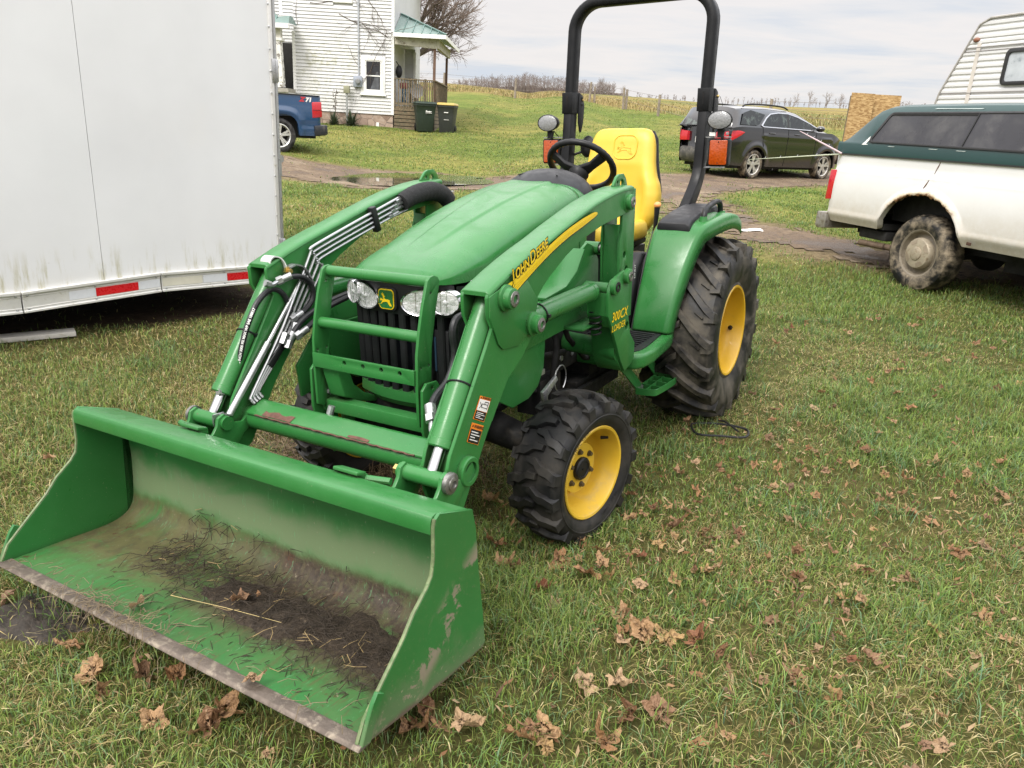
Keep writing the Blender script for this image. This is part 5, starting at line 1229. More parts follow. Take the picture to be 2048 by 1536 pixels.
def road_soft(x, y):
    t = 0
    for r_, k_ in ((0.0, 0), (0.35, 0), (0.35, 1), (0.35, 2), (0.35, 3), (0.75, 0.5), (0.75, 1.5), (0.75, 2.5), (0.75, 3.5)): t = t + in_road(x + r_ * math.cos(k_ * PI / 2), y + r_ * math.sin(k_ * PI / 2))
    return t / 9.0
def in_dirt(x, y):
    w = 0.35 * (fbm(x, y, 2.4, 3) - 0.5)
    return inpoly(x + w, y + w, DIRT)

def np_mesh(name, verts, quads=None, tris=None, mat_=None, cols=None, attr='tint'):
    me = bpy.data.meshes.new(name)
    nv = len(verts); me.vertices.add(nv); me.vertices.foreach_set('co', np.ascontiguousarray(verts, np.float32).ravel())
    loops = []; st = []; tot = []; k = 0
    for F in (quads, tris):
        if F is None or len(F) == 0: continue
        m = F.shape[1]; loops.append(F.ravel()); st.append(k + np.arange(len(F)) * m); tot.append(np.full(len(F), m)); k += F.size
    loops = np.concatenate(loops); st = np.concatenate(st); tot = np.concatenate(tot)
    me.loops.add(len(loops)); me.loops.foreach_set('vertex_index', loops.astype(np.int32))
    me.polygons.add(len(st)); me.polygons.foreach_set('loop_start', st.astype(np.int32)); me.polygons.foreach_set('loop_total', tot.astype(np.int32))
    me.update(calc_edges=True)
    me.polygons.foreach_set('use_smooth', np.ones(len(st), bool))
    if cols is not None:
        a = me.color_attributes.new(attr, 'FLOAT_COLOR', 'POINT'); a.data.foreach_set('color', np.ascontiguousarray(np.concatenate([cols, np.ones((nv, 1))], 1), np.float32).ravel())
    o = bpy.data.objects.new(name, me); me.materials.append(mat_); COL.objects.link(o)
    return o

def axis_pts(lo, hi, fine_lo, fine_hi, step, ratio):
    p = list(np.arange(fine_lo, fine_hi + 1e-6, step)); s = step
    while p[-1] < hi: s *= ratio; p.append(p[-1] + s)
    s = step
    while p[0] > lo: s *= ratio; p.insert(0, p[0] - s)
    return np.array(p)
gx = axis_pts(-3200, 3200, -9, 12, 0.22, 1.07); gy = axis_pts(-300, 3400, -1, 26, 0.22, 1.06)
GX, GY = np.meshgrid(gx, gy, indexing='ij'); GZ = H(GX, GY)
near = (GY > 0) & (GY < 9) & (np.abs(GX) < 7)
GZ = GZ + 0.018 * (fbm(GX, GY, 2.2, 21) - 0.5) * (GY < 40)
def mixn(a, b, f): return np.asarray(a) * (1 - f[..., None]) + np.asarray(b) * f[..., None]
def sm(v, a, b): t = np.clip((v - a) / (b - a), 0, 1); return t * t * (3 - 2 * t)
FD = field_d(GX, GY) + 6 * (fbm(GX, GY, 0.12, 2) - 0.5)
p1 = fbm(GX, GY, 0.33, 1); p2 = fbm(GX, GY, 1.7, 4); p3 = fbm(GX, GY, 0.06, 8)
col = mixn((0.108, 0.140, 0.032), (0.175, 0.168, 0.052), sm(p1, 0.35, 0.68))
col = mixn(col, (0.062, 0.088, 0.022), 0.45 * sm(p2, 0.5, 0.8))
col = mixn(col, (0.150, 0.135, 0.050), 0.6 * sm(p3, 0.50, 0.75))
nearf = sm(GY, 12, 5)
col = mixn(col, (0.055, 0.050, 0.022), 0.80 * nearf)  # nearby ground tint darkened to paint deeper shade in the gaps between blades
fcol = mixn((0.215, 0.170, 0.068), (0.130, 0.135, 0.048), sm(fbm(GX, GY, 0.10, 6), 0.40, 0.66))
fcol = mixn(fcol, (0.17, 0.12, 0.055), 0.5 * sm(fbm(GX, GY, 0.035, 12), 0.5, 0.7))
col = mixn(col, fcol, sm(FD, -1.0, 1.0))
rn = np.zeros_like(GX); kk = (GY > 5) & (GY < 30) & (np.abs(GX) < 20); rn[kk] = road_soft(GX[kk], GY[kk])
col = mixn(col, (0.150, 0.115, 0.076), sm(rn + 0.5 * (fbm(GX, GY, 2.6, 93) - 0.5), 0.1, 0.7))
col = mixn(col, (0.035, 0.024, 0.017), in_dirt(GX, GY).astype(float))
nx, nyy = GX.shape
idx = np.arange(nx * nyy).reshape(nx, nyy)
Q = np.stack([idx[:-1, :-1], idx[1:, :-1], idx[1:, 1:], idx[:-1, 1:]], -1).reshape(-1, 4)

m, nt, b = nodes('lawn_ground'); co = objco(nt)
at = N(nt, 'ShaderNodeAttribute'); at.attribute_name = 'tint'
n1 = noise_n(nt, co, 9, 8, 0.7); n2 = noise_n(nt, co, 1.1, 8, 0.7, 0.4); n3 = noise_n(nt, co, 45, 4, 0.7)
c = mixc(nt, 1.0, at.outputs[0], ramp(nt, n1, [(0.3, (0.55, 0.55, 0.5)), (0.7, (1.5, 1.5, 1.4))]), 'MULTIPLY')
c = mixc(nt, 1.0, c, ramp(nt, n2, [(0.3, (0.72, 0.75, 0.7)), (0.7, (1.28, 1.25, 1.2))]), 'MULTIPLY')
c = mixc(nt, 1.0, c, ramp(nt, n3, [(0.3, (0.6, 0.6, 0.6)), (0.7, (1.35, 1.35, 1.3))]), 'MULTIPLY')
nt.links.new(c, b.inputs['Base Color']); b.inputs['Roughness'].default_value = 0.95; b.inputs['Specular IOR Level'].default_value = 0.1
bp = N(nt, 'ShaderNodeBump'); bp.inputs['Strength'].default_value = 0.8; bp.inputs['Distance'].default_value = 0.04
nt.links.new(n1, bp.inputs['Height']); nt.links.new(bp.outputs[0], b.inputs['Normal'])
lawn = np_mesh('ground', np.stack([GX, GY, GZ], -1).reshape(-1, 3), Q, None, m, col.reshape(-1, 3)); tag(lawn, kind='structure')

# driveway sheet, laid 6 mm above the ground
cs = 0.11
rx_ = np.arange(-13.5, 17.5, cs); ry_ = np.arange(6.4, 28, cs)
RX, RY = np.meshgrid(rx_, ry_, indexing='ij'); RZ = H(RX, RY) + 0.018 * (fbm(RX, RY, 2.2, 21) - 0.5) + 0.010 
msk = road_soft(RX + cs / 2, RY + cs / 2) > 0.62 + 0.75 * (fbm(RX, RY, 2.8, 95) - 0.45)
rid = np.arange(RX.size).reshape(RX.shape)
RQ = np.stack([rid[:-1, :-1], rid[1:, :-1], rid[1:, 1:], rid[:-1, 1:]], -1)[msk[:-1, :-1]]
u_ids, inv = np.unique(RQ, return_inverse=True)
m, nt, b = nodes('muddy_gravel'); co = objco(nt)
n1 = noise_n(nt, co, 0.9, 8, 0.65, 0.5); n2 = noise_n(nt, co, 14, 7, 0.7); n3 = noise_n(nt, co, 60, 4, 0.7)
c = ramp(nt, n1, [(0.34, (0.080, 0.050, 0.028)), (0.48, (0.165, 0.112, 0.066)), (0.60, (0.235, 0.175, 0.110)), (0.72, (0.31, 0.25, 0.175))])
c = mixc(nt, mapr(nt, n2, 0.50, 0.64), c, (0.060, 0.040, 0.026))
c = mixc(nt, mth(nt, 'MULTIPLY', mapr(nt, n3, 0.62, 0.70), 0.7), c, (0.34, 0.31, 0.27))
nt.links.new(c, b.inputs['Base Color']); nt.links.new(mapr(nt, n1, 0.3, 0.5, 0.45, 0.9), b.inputs['Roughness'])
bp = N(nt, 'ShaderNodeBump'); bp.inputs['Strength'].default_value = 0.9; bp.inputs['Distance'].default_value = 0.05
nt.links.new(mth(nt, 'ADD', n2, mth(nt, 'MULTIPLY', n3, 0.4)), bp.inputs['Height']); nt.links.new(bp.outputs[0], b.inputs['Normal'])
rv = np.stack([RX, RY, RZ], -1).reshape(-1, 3)[u_ids]
road = np_mesh('driveway', rv, inv.reshape(-1, 4), None, m); tag(road, kind='structure')
# puddle
m, nt, b = nodes('puddle_water'); co = objco(nt)
b.inputs['Base Color'].default_value = (0.055, 0.042, 0.030, 1); b.inputs['Roughness'].default_value = 0.03; b.inputs['Specular IOR Level'].default_value = 1.0; b.inputs['Coat Weight'].default_value = 1.0; b.inputs['Coat Roughness'].default_value = 0.02
bp = N(nt, 'ShaderNodeBump'); bp.inputs['Distance'].default_value = 0.02
spx = N(nt, 'ShaderNodeSeparateXYZ'); nt.links.new(co, spx.inputs[0]); nt.links.new(mapr(nt, spx.outputs[0], -2.5, -1.4, 0.10, 0.9), bp.inputs['Strength'])
nt.links.new(noise_n(nt, co, 16, 4, 0.6), bp.inputs['Height']); nt.links.new(bp.outputs[0], b.inputs['Normal'])
PUD = [(-4.0, 15.6), (-3.7, 17.2), (-3.0, 18.3), (-2.0, 18.7), (-1.1, 18.4), (-0.5, 17.4), (-0.8, 16.4), (-1.5, 15.6), (-2.3, 14.7), (-3.1, 14.3), (-3.8, 14.7)]
ps = 0.07; ax_ = np.arange(-4.8, 0.2, ps); ay_ = np.arange(13.6, 19.4, ps); PX, PY = np.meshgrid(ax_, ay_, indexing='ij')
wv = 0.75 * (fbm(PX, PY, 1.3, 41) - 0.5) + 0.5 * (fbm(PX, PY, 5, 42) - 0.5)
pm = inpoly(PX + wv, PY + wv * 1.2, PUD)
pid = np.arange(PX.size).reshape(PX.shape); PQ = np.stack([pid[:-1, :-1], pid[1:, :-1], pid[1:, 1:], pid[:-1, 1:]], -1)[pm[:-1, :-1]]
u_ids, inv = np.unique(PQ, return_inverse=True)
pz = 0.492
pv_ = np.stack([PX, PY, np.full(PX.shape, pz)], -1).reshape(-1, 3)[u_ids]
pud = np_mesh('puddle', pv_, inv.reshape(-1, 4), None, m); tag(pud, kind='structure')

# ---- grass ------------------------------------------------------------------
m, nt, b = nodes('grass_blades')
at = N(nt, 'ShaderNodeAttribute'); at.attribute_name = 'tint'
nt.links.new(at.outputs[0], b.inputs['Base Color']); b.inputs['Roughness'].default_value = 0.55; b.inputs['Specular IOR Level'].default_value = 0.3
tr = N(nt, 'ShaderNodeBsdfTranslucent'); nt.links.new(at.outputs[0], tr.inputs[0])
mx = N(nt, 'ShaderNodeMixShader'); mx.inputs[0].default_value = 0.28
nt.links.new(b.outputs[0], mx.inputs[1]); nt.links.new(tr.outputs[0], mx.inputs[2])
nt.links.new(mx.outputs[0], nt.nodes['Material Output'].inputs[0])
GRASS = m
GREENS = np.array([(0.120, 0.192, 0.034), (0.155, 0.225, 0.044), (0.200, 0.250, 0.062), (0.085, 0.150, 0.038), (0.125, 0.195, 0.080)])
STRAWS = np.array([(0.34, 0.27, 0.12), (0.27, 0.22, 0.085), (0.42, 0.36, 0.19), (0.20, 0.14, 0.06), (0.24, 0.23, 0.07)])

def blades(n, x, y, h, w, lean, straw, name, z=None, tones=(GREENS, STRAWS), label=None):
    n = len(x)
    z = (H(x, y) + 0.018 * (fbm(x, y, 2.2, 21) - 0.5) * (y < 40)) if z is None else z
    a = rng.uniform(0, 2 * PI, n); ca, sa = np.cos(a), np.sin(a)
    face = a + PI / 2 + rng.normal(0, 0.7, n); cf, sf = np.cos(face), np.sin(face)
    L = h * lean
    base = np.stack([x, y, z - 0.004], -1)
    side = np.stack([cf * w / 2, sf * w / 2, np.zeros(n)], -1)
    d = np.stack([ca, sa, np.zeros(n)], -1)
    up = np.array([0, 0, 1.0])
    mid = base + d * (L * 0.35)[:, None] + up * (h * 0.62)[:, None]
    tip = base + d * L[:, None] + up * (h * np.clip(1.12 - lean * 0.42, 0.12, 1.05))[:, None]
    Vt = np.stack([base - side, base + side, mid + side * 0.85, mid - side * 0.85, tip], 1).reshape(-1, 3)
    k = np.arange(n)[:, None] * 5
    Qd = k + np.array([[0, 1, 2, 3]]); Td = k + np.array([[3, 2, 4]])
    g = tones[0][rng.integers(0, len(tones[0]), n)]; s_ = tones[1][rng.integers(0, len(tones[1]), n)]
    f = (rng.random(n) < straw)[:, None]
    c = np.where(f, s_, g) * rng.uniform(0.85, 1.6, (n, 1))
    cc = np.repeat(c[:, None, :], 5, 1)
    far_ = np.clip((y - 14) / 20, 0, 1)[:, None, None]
    cc[:, 0:2] *= 0.52 + 0.40 * far_; cc[:, 4] *= 1.2  # roots darkened in the tint: shade between the blades is painted in
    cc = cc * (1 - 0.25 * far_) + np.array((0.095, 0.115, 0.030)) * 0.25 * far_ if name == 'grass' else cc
    # browned tips on part of the green blades
    bt = (rng.random(n) < 0.35) & ~f[:, 0]
    cc[bt, 4] = cc[bt, 4] * 0.4 + np.array((0.30, 0.24, 0.10)) * 0.6
    return Vt, Qd, Td, np.clip(cc.reshape(-1, 3), 0, 1)
def join_blades(name, parts):
    off = 0; A, B, C_, D = [], [], [], []
    for v, q, t, c in parts:
        A.append(v); B.append(q + off); C_.append(t + off); D.append(c); off += len(v)
    return tag(np_mesh(name, np.concatenate(A), np.concatenate(B), np.concatenate(C_), GRASS, np.concatenate(D)), kind='stuff')

def scatter(dens_fn, y0, y1, dmax):
    """rejection sampling of lawn positions in the wedge the photo looks over (plus a margin)"""
    hw = 0.78 * y1 + 1.2
    n = int(dmax * 2 * hw * (y1 - y0))
    x = rng.uniform(-hw, hw, n); y = rng.uniform(y0, y1, n)
    k = np.abs(x) < 0.78 * y + 1.2
    x, y = x[k], y[k]
    d = dens_fn(x, y)
    k = rng.random(len(x)) < d / dmax
    return x[k], y[k]
def lawn_ok(x, y):
    k = np.ones(len(x), bool)
    q = (y > 5) & (y < 30); rs_ = road_soft(x[q], y[q]) + 0.7 * (fbm(x[q], y[q], 2.6, 93) - 0.5)
    k[q] = rng.random(q.sum()) > sm(rs_, 0.05, 0.75) * (1 - 0.12 * sm(fbm(x[q], y[q], 1.7, 91), 0.45, 0.65))
    k &= ~(in_dirt(x, y) & (rng.random(len(x)) > 0.03))
    k &= field_d(x, y) < 0.5
    k &= ~((y > 28.75) & (x < -2.9) & (x > -12))
    return k
def straw_frac(x, y):
    s = 0.14 + 0.42 * sm(fbm(x, y, 0.55, 61), 0.44, 0.70)
    s = s + 0.38 * sm(fbm(x, y, 1.5, 66), 0.56, 0.72) * sm(y, 9, 4)
    s = s + 0.34 * sm(x, -0.8, -2.2) * sm(y, 9, 3.5) - 0.12 * sm(x, 0.5, 2.0) * sm(fbm(x, y, 0.8, 64), 0.40, 0.55)
    return np.clip(s, 0.06, 0.85)
GR = []
for y0, y1, dm, hh, ww in ((0.9, 3.0, 16000, 0.062, 0.0030), (3.0, 5.0, 9500, 0.058, 0.0036), (5.0, 8.5, 4600, 0.055, 0.0052), (8.5, 14.0, 1500, 0.050, 0.0085), (14.0, 30.0, 330, 0.050, 0.016), (30.0, 68.0, 50, 0.045, 0.030)):
    def dens(x, y):
        c = fbm(x, y, 1.6, 51); c2 = fbm(x, y, 6.5, 52)
        return dm * np.clip(0.30 + 1.1 * sm(c, 0.30, 0.68) * (0.45 + 0.85 * c2), 0.05, 1)
    x, y = scatter(dens, y0, y1, dm); k = lawn_ok(x, y); x, y = x[k], y[k]
    if y1 < 3.5:
        k = ~((((x + 1.62) / 0.33) ** 2 + ((y - 2.22) / 0.18) ** 2 < 0.5 + 0.9 * (fbm(x, y, 6, 77))) & (rng.random(len(x)) < 0.9)); x, y = x[k], y[k]
    n = len(x)
    st = straw_frac(x, y); tuft = sm(fbm(x, y, 2.1, 53), 0.45, 0.75)
    isst = rng.random(n) < st
    h = hh * rng.uniform(0.45, 1.25, n) * (0.75 + 0.75 * tuft) * np.where(isst, 0.75, 1.0)
    lean = np.where(isst, rng.uniform(0.5, 1.9, n), rng.uniform(0.1, 1.1, n))
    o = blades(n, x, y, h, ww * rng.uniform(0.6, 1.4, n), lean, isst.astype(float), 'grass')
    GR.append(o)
# longer tufts
n_t = 420; tx = rng.uniform(-2.6, 4.6, n_t); ty = rng.uniform(1.2, 6.5, n_t); kk = (np.abs(tx) < 0.75 * ty + 0.8); tx, ty = tx[kk], ty[kk]; n_t = len(tx)
m_ = 46; x = np.repeat(tx, m_) + rng.normal(0, 0.045, n_t * m_); y = np.repeat(ty, m_) + rng.normal(0, 0.045, n_t * m_); k = lawn_ok(x, y); hs = np.repeat(rng.uniform(0.05, 0.115, n_t), m_)[k]; x, y = x[k], y[k]; n = len(x)
GR.append(blades(n, x, y, hs * rng.uniform(0.6, 1.2, n), 0.0034 * rng.uniform(0.7, 1.4, n), rng.uniform(0.2, 1.3, n), np.full(n, 0.07), 'grass', tones=(GREENS * np.array((0.85, 0.95, 1.2)), STRAWS)))
# loose straw and clippings lying flat
x, y = scatter(lambda x, y: 1500 * sm(fbm(x, y, 1.1, 71), 0.42, 0.68) + 90, 0.9, 7.0, 1600); k = lawn_ok(x, y); x, y = x[k], y[k]; n = len(x)
o = blades(n, x, y, rng.uniform(0.014, 0.03, n), 0.0023 * rng.uniform(0.7, 1.5, n), rng.uniform(1.6, 4.0, n), np.ones(n), 'dry_thatch', z=H(x, y) + rng.uniform(0.005, 0.03, n)); GR.append(o)
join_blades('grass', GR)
# tall dead grass of the unmown field
x = rng.uniform(-60, 70, 150000); y = rng.uniform(24, 112, 150000)
fd = field_d(x, y); k = (fd > -0.3) & (np.abs(x) < 0.8 * y + 4) & (fd < 40) & (rng.random(len(x)) < np.clip(1.2 - fd / 22, 0.12, 1)); x, y, fd = x[k], y[k], fd[k]; n = len(x)
h = rng.uniform(0.08, 0.26, n) * (1 + 0.9 * (fd < 1.0)) * np.clip(1.1 - fd / 45, 0.25, 1); FT = np.array([(0.30, 0.235, 0.105), (0.24, 0.175, 0.075), (0.36, 0.30, 0.15), (0.15, 0.105, 0.05), (0.19, 0.165, 0.06)]); FG = np.array([(0.13, 0.14, 0.045), (0.16, 0.155, 0.05), (0.10, 0.115, 0.035)])
o = blades(n, x, y, h, rng.uniform(0.02, 0.05, n) * (1 + fd / 30), rng.uniform(0.1, 0.8, n), np.where(fbm(x, y, 0.15, 81) > 0.5, 0.85, 0.6), 'field_grass', tones=(FG, FT)); join_blades('field_grass', [o])
# ------------------------------------------------------------------ vehicles and buildings around the tractor
def dirty_paint(name, col, dirt, z0, z1, rough=0.25, amount=0.85, coat=0.6, rust=None, axis=2, speck=0.25):
    """paint that gets dirtier towards the bottom (object z between z0 dirty and z1 clean)"""
    m, nt, b = nodes(name); co = objco(nt)
    sp = N(nt, 'ShaderNodeSeparateXYZ'); nt.links.new(co, sp.inputs[0])
    n1 = noise_n(nt, co, 3.0, 8, 0.68, 0.4); n2 = noise_n(nt, co, 24, 7, 0.7); n4 = noise_n(nt, co, 1.0, 5)
    c = ramp(nt, n4, [(0.3, tuple(x * 0.93 for x in col)), (0.7, tuple(min(1, x * 1.05) for x in col))])
    zz = mth(nt, 'ADD', sp.outputs[2], mth(nt, 'MULTIPLY', mth(nt, 'SUBTRACT', n1, 0.5), 0.5 * abs(z1 - z0)))
    f = mth(nt, 'MULTIPLY', mapr(nt, zz, z0, z1, 1, 0), amount)
    f = mth(nt, 'MULTIPLY', f, mapr(nt, n2, 0.25, 0.6, 0.65, 1.0))
    c = mixc(nt, f, c, dirt)
    c = mixc(nt, mth(nt, 'MULTIPLY', mapr(nt, n2, 0.62, 0.72), speck), c, tuple(x * 0.6 for x in dirt))
    if rust: c = rust(nt, co, sp, c)
    nt.links.new(c, b.inputs['Base Color'])
    nt.links.new(mth(nt, 'ADD', rough, mth(nt, 'MULTIPLY', f, 0.5)), b.inputs['Roughness'])
    nt.links.new(mapr(nt, f, 0.0, 0.6, coat, 0.0), b.inputs['Coat Weight']); b.inputs['Coat Roughness'].default_value = 0.06
    return m

def road_wheel(parent, x, y, r, w, rim_r, tyre_m, rim_m, style, face=-1, z=None):
    """wheel with its axle along y; the face looks towards -y"""
    Wl = empty_child('wheel', parent, Matrix.Translation((x, y, r if z is None else z)) @ (Matrix.Rotation(PI, 4, 'Z') if face > 0 else Matrix()))
    mb = MB(); h = w / 2
    prof = [(rim_r * 0.93, -h * 0.80), (rim_r * 1.03, -h * 0.90), (rim_r * 1.10, -h * 0.96), (r * 0.5 + rim_r * 0.5, -h * 1.02), (r * 0.86, -h * 0.98), (r * 0.955, -h * 0.88), (r * 0.992, -h * 0.68), (r, 0)]
    prof += [(a, -b) for a, b in reversed(prof[:-1])]
    mb.lathe(prof, (0, 0, 0), (0, 1, 0), 64, caps=False)
    for k in range(44):
        for s in (-1, 1):
            a = 2 * PI * (k + (0.5 if s > 0 else 0)) / 44
            mb.add([((r + dr) * math.cos(a + q) * sc_, yy, (r + dr) * math.sin(a + q) * sc_) for dr, yy, sc_ in ((0.004, s * h * 0.92, 0.955), (0.005, s * h * 0.62, 0.995), (0.006, s * h * 0.2, 1.0)) for q in (-0.04, 0.04)], [(0, 1, 3, 2), (2, 3, 5, 4)])
    mb.build('tyre', tyre_m, Wl, sharp=40)
    rm = MB()
    if style == 'steel':
        rm.lathe([(rim_r * 0.97, -h * 0.78), (rim_r * 1.02, -h * 0.86), (rim_r * 0.99, -h * 0.88), (rim_r * 0.92, -h * 0.80), (rim_r * 0.88, -h * 0.45), (rim_r * 0.80, -h * 0.30), (rim_r * 0.70, -h * 0.34), (rim_r * 0.58, -h * 0.50), (0, -h * 0.5)], (0, 0, 0), (0, 1, 0), 48, caps=False)
        rm.build('rim', rim_m, Wl, sharp=40)
        c = MB(); q = rim_r
        c.lathe([(q * 0.66, -h * 0.36), (q * 0.66, -h * 0.80), (q * 0.60, -h * 0.96), (q * 0.38, -h * 1.03), (q * 0.28, -h * 1.03), (q * 0.27, -h * 1.12), (q * 0.20, -h * 1.16), (0, -h * 1.17)], (0, 0, 0), (0, 1, 0), 40)
        c.build('hub_cap', M['hubcap'], Wl, sharp=40)
        for k in range(4):
            a = PI / 2 * k + 0.5; c = MB()
            c.add([(rr * math.cos(a + t), -h * yy, rr * math.sin(a + t)) for rr, yy in ((q * 0.42, 1.035), (q * 0.585, 0.985)) for t in (-0.33, 0.33)], [(0, 1, 3, 2)]); c.build('hub_cap_panel', M['hubdark'], Wl, recalc=False)
    else:
        rm.lathe([(rim_r * 0.97, -h * 0.80), (rim_r * 1.03, -h * 0.90), (rim_r * 0.99, -h * 0.93), (rim_r * 0.93, -h * 0.82), (rim_r * 0.90, -h * 0.2), (rim_r * 0.88, h * 0.5)], (0, 0, 0), (0, 1, 0), 48, caps=False)
        for k in range(5):
            a = 2 * PI * k / 5 + PI / 2
            for da in (-0.17, 0.17):
                p0 = Vector((math.cos(a + da * 0.6), 0, math.sin(a + da * 0.6))) * rim_r * 0.22 + Vector((0, -h * 0.70, 0)); p1 = Vector((math.cos(a + da), 0, math.sin(a + da))) * rim_r * 0.93 + Vector((0, -h * 0.74, 0))
                rm.bar(p0, p1, rim_r * 0.19, h * 0.16, (0, 1, 0))
        rm.lathe([(rim_r * 0.30, -h * 0.55), (rim_r * 0.27, -h * 0.78), (rim_r * 0.13, -h * 0.82), (0, -h * 0.82)], (0, 0, 0), (0, 1, 0), 24)
        rm.build('rim', rim_m, Wl, sharp=40)
        rm = MB(); rm.lathe([(rim_r * 0.88, h * 0.1), (rim_r * 0.5, h * 0.0), (0, 0)], (0, 0, 0), (0, 1, 0), 24, caps=False); rm.build('brake_disc', M['engine'], Wl)
    return Wl
M['hubcap'] = mat('dirty_hub_cap', (0.36, 0.31, 0.23), 0.45, 0.3, 0.12, 14, (0.24, 0.18, 0.12), 0.5, 0.7)
M['hubdark'] = mat('hub_cap_panels', (0.27, 0.22, 0.16), 0.5, 0.2, 0.15, 14)
M['steelrim'] = mat('dirty_steel_rim', (0.20, 0.17, 0.125), 0.55, 0.2, 0.2, 12, (0.13, 0.105, 0.075), 0.5, 0.7)
M['under'] = mat('underbody', (0.018, 0.017, 0.016), 0.85, 0, 0.3, 6)
M['rubtrim'] = mat('trim_rubber', (0.02, 0.02, 0.021), 0.55, 0, 0.15, 10)

def body_side(xs, zb, zt, yprof, rows=14, lip=0.09, x_taper=None):
    """outer skin of a car side: columns along x from the lower edge zb(x) up to zt(x); y = depth profile"""
    mb = MB(); R = []
    for x in xs:
        b0, t0 = zb(x), zt(x); col_ = [(x, yprof(x, b0) + lip, b0 + 0.012), (x, yprof(x, b0) + 0.012, b0)]
        for k in range(rows + 1):
            z = b0 + (t0 - b0) * k / rows
            col_.append((x, yprof(x, z), z))
        R.append(col_)
    n = len(R[0])
    mb.add([p for r in R for p in r], [(i * n + j, (i + 1) * n + j, (i + 1) * n + j + 1, i * n + j + 1) for i in range(len(R) - 1) for j in range(n - 1)])
    return mb

# ---------------- white pickup with a green cap ----------------
tz = 0.334
d_ = Vector((0.3256, -0.9455, 0)); rz = math.atan2(d_.y, d_.x)
hub = Vector((3.895, 7.65, 0))
TK = thing('pickup_truck', 'muddy white pickup truck with dark green bed cap and rusted wheel arch', 'pickup truck', (hub.x, hub.y, tz), rz)
def tk_rust(nt, co, sp, c):
    # rust eaten into the lip of the wheel arch and along the seam cracks
    dx = mth(nt, 'ADD', sp.outputs[0], 0.03); dz = mth(nt, 'MULTIPLY', mth(nt, 'SUBTRACT', sp.outputs[2], 0.45), 1.12)
    d = mth(nt, 'SQRT', mth(nt, 'ADD', mth(nt, 'MULTIPLY', dx, dx), mth(nt, 'MULTIPLY', dz, dz)))
    n = noise_n(nt, co, 9, 9, 0.72)
    dd = mth(nt, 'ADD', d, mth(nt, 'MULTIPLY', mth(nt, 'SUBTRACT', n, 0.5), -0.16))
    up = mapr(nt, sp.outputs[2], 0.70, 0.86)
    f = mth(nt, 'MULTIPLY', mapr(nt, dd, 0.555, 0.535), up)
    c = mixc(nt, mth(nt, 'MULTIPLY', mapr(nt, dd, 0.60, 0.55), mth(nt, 'MULTIPLY', up, 0.7)), c, (0.52, 0.40, 0.22))
    c = mixc(nt, f, c, (0.16, 0.075, 0.035))
    n2 = noise_n(nt, co, 5.0, 9, 0.75)
    low = mapr(nt, sp.outputs[2], 0.62, 0.52)
    c = mixc(nt, mth(nt, 'MULTIPLY', mapr(nt, n2, 0.66, 0.70), low), c, (0.13, 0.06, 0.03))
    return c
tkp = dirty_paint('white_truck_paint', (0.68, 0.68, 0.67), (0.42, 0.36, 0.26), 0.40, 1.05, 0.3, 0.85, 0.4, tk_rust, speck=0.12)
def tk_zb(x):
    q = (x + 0.03) / 0.525
    if abs(q) < 1:
        e = 0.012 * math.sin(x * 55) * math.sin(x * 23) + 0.006 * math.sin(x * 120)
        return max(0.545, 0.44 + 0.485 * math.sqrt(max(0, 1 - q * q)) ** 0.9 + (e if abs(q) < 0.75 else 0))
    return 0.528 - 0.006 * (x > 0) if x < 0 else 0.515
def tk_y(x, z):
    y = 0.0
    if z > 1.105: y += 0.010
    elif z > 1.075: y += 0.010 * (z - 1.075) / 0.03 - 0.004
    if 0.605 < z < 0.645: y -= 0.006
    if z < 0.60: y += 0.05 * (0.60 - z) / 0.09
    y -= 0.018 * max(0, 1 - ((z - 0.86) / 0.3) ** 2)
    q = math.sqrt(((x + 0.03) / 0.525) ** 2 + ((max(z, 0.44) - 0.44) / 0.485) ** 2)
    y -= 0.020 * max(0, 1 - abs(q - 1.04) / 0.12)
    if x < -1.24: y += 0.05 * ((-1.24 - x) / 0.13) ** 2
    return y
xs = sorted(set([round(v, 4) for v in list(np.linspace(-1.37, -0.57, 22)) + list(np.linspace(-0.57, 0.52, 70)) + list(np.linspace(0.52, 1.36, 12))]))
body_side(xs, tk_zb, lambda x: 1.252, tk_y, 34, 0.07).build('bed_side', tkp, TK, sharp=35)
mb = MB(); mb.bx(-1.36, 1.34, 1.92, 1.97, 0.52, 1.25); mb.bx(-1.34, 1.34, 0.05, 1.95, 1.20, 1.235); mb.bx(1.30, 1.34, 0.05, 1.95, 0.5, 1.25); mb.build('bed', tkp, TK, bevel=0.01)
mb = MB(); mb.bx(-1.39, -1.35, 0.06, 1.90, 0.60, 1.24); mb.build('tailgate', tkp, TK, bevel=0.012)
mb = MB(); mb.bx(-0.62, 0.55, 0.25, 1.7, 0.62, 1.18); mb.bx(-1.30, 3.4, 0.45, 0.58, 0.40, 0.55); mb.bx(-1.30, 3.4, 1.40, 1.52, 0.40, 0.55); mb.tube([(0, 0.3, 0.365), (0, 1.7, 0.365)], 0.06, 12); mb.sphere((0, 1.0, 0.36), 0.17, 14, 8); mb.bx(0.55, 1.3, 0.10, 1.85, 0.50, 0.56); mb.bx(-1.30, -0.55, 0.10, 1.85, 0.52, 0.58); mb.bx(0.6, 1.1, 0.5, 1.3, 0.30, 0.50); mb.build('chassis', M['under'], TK)
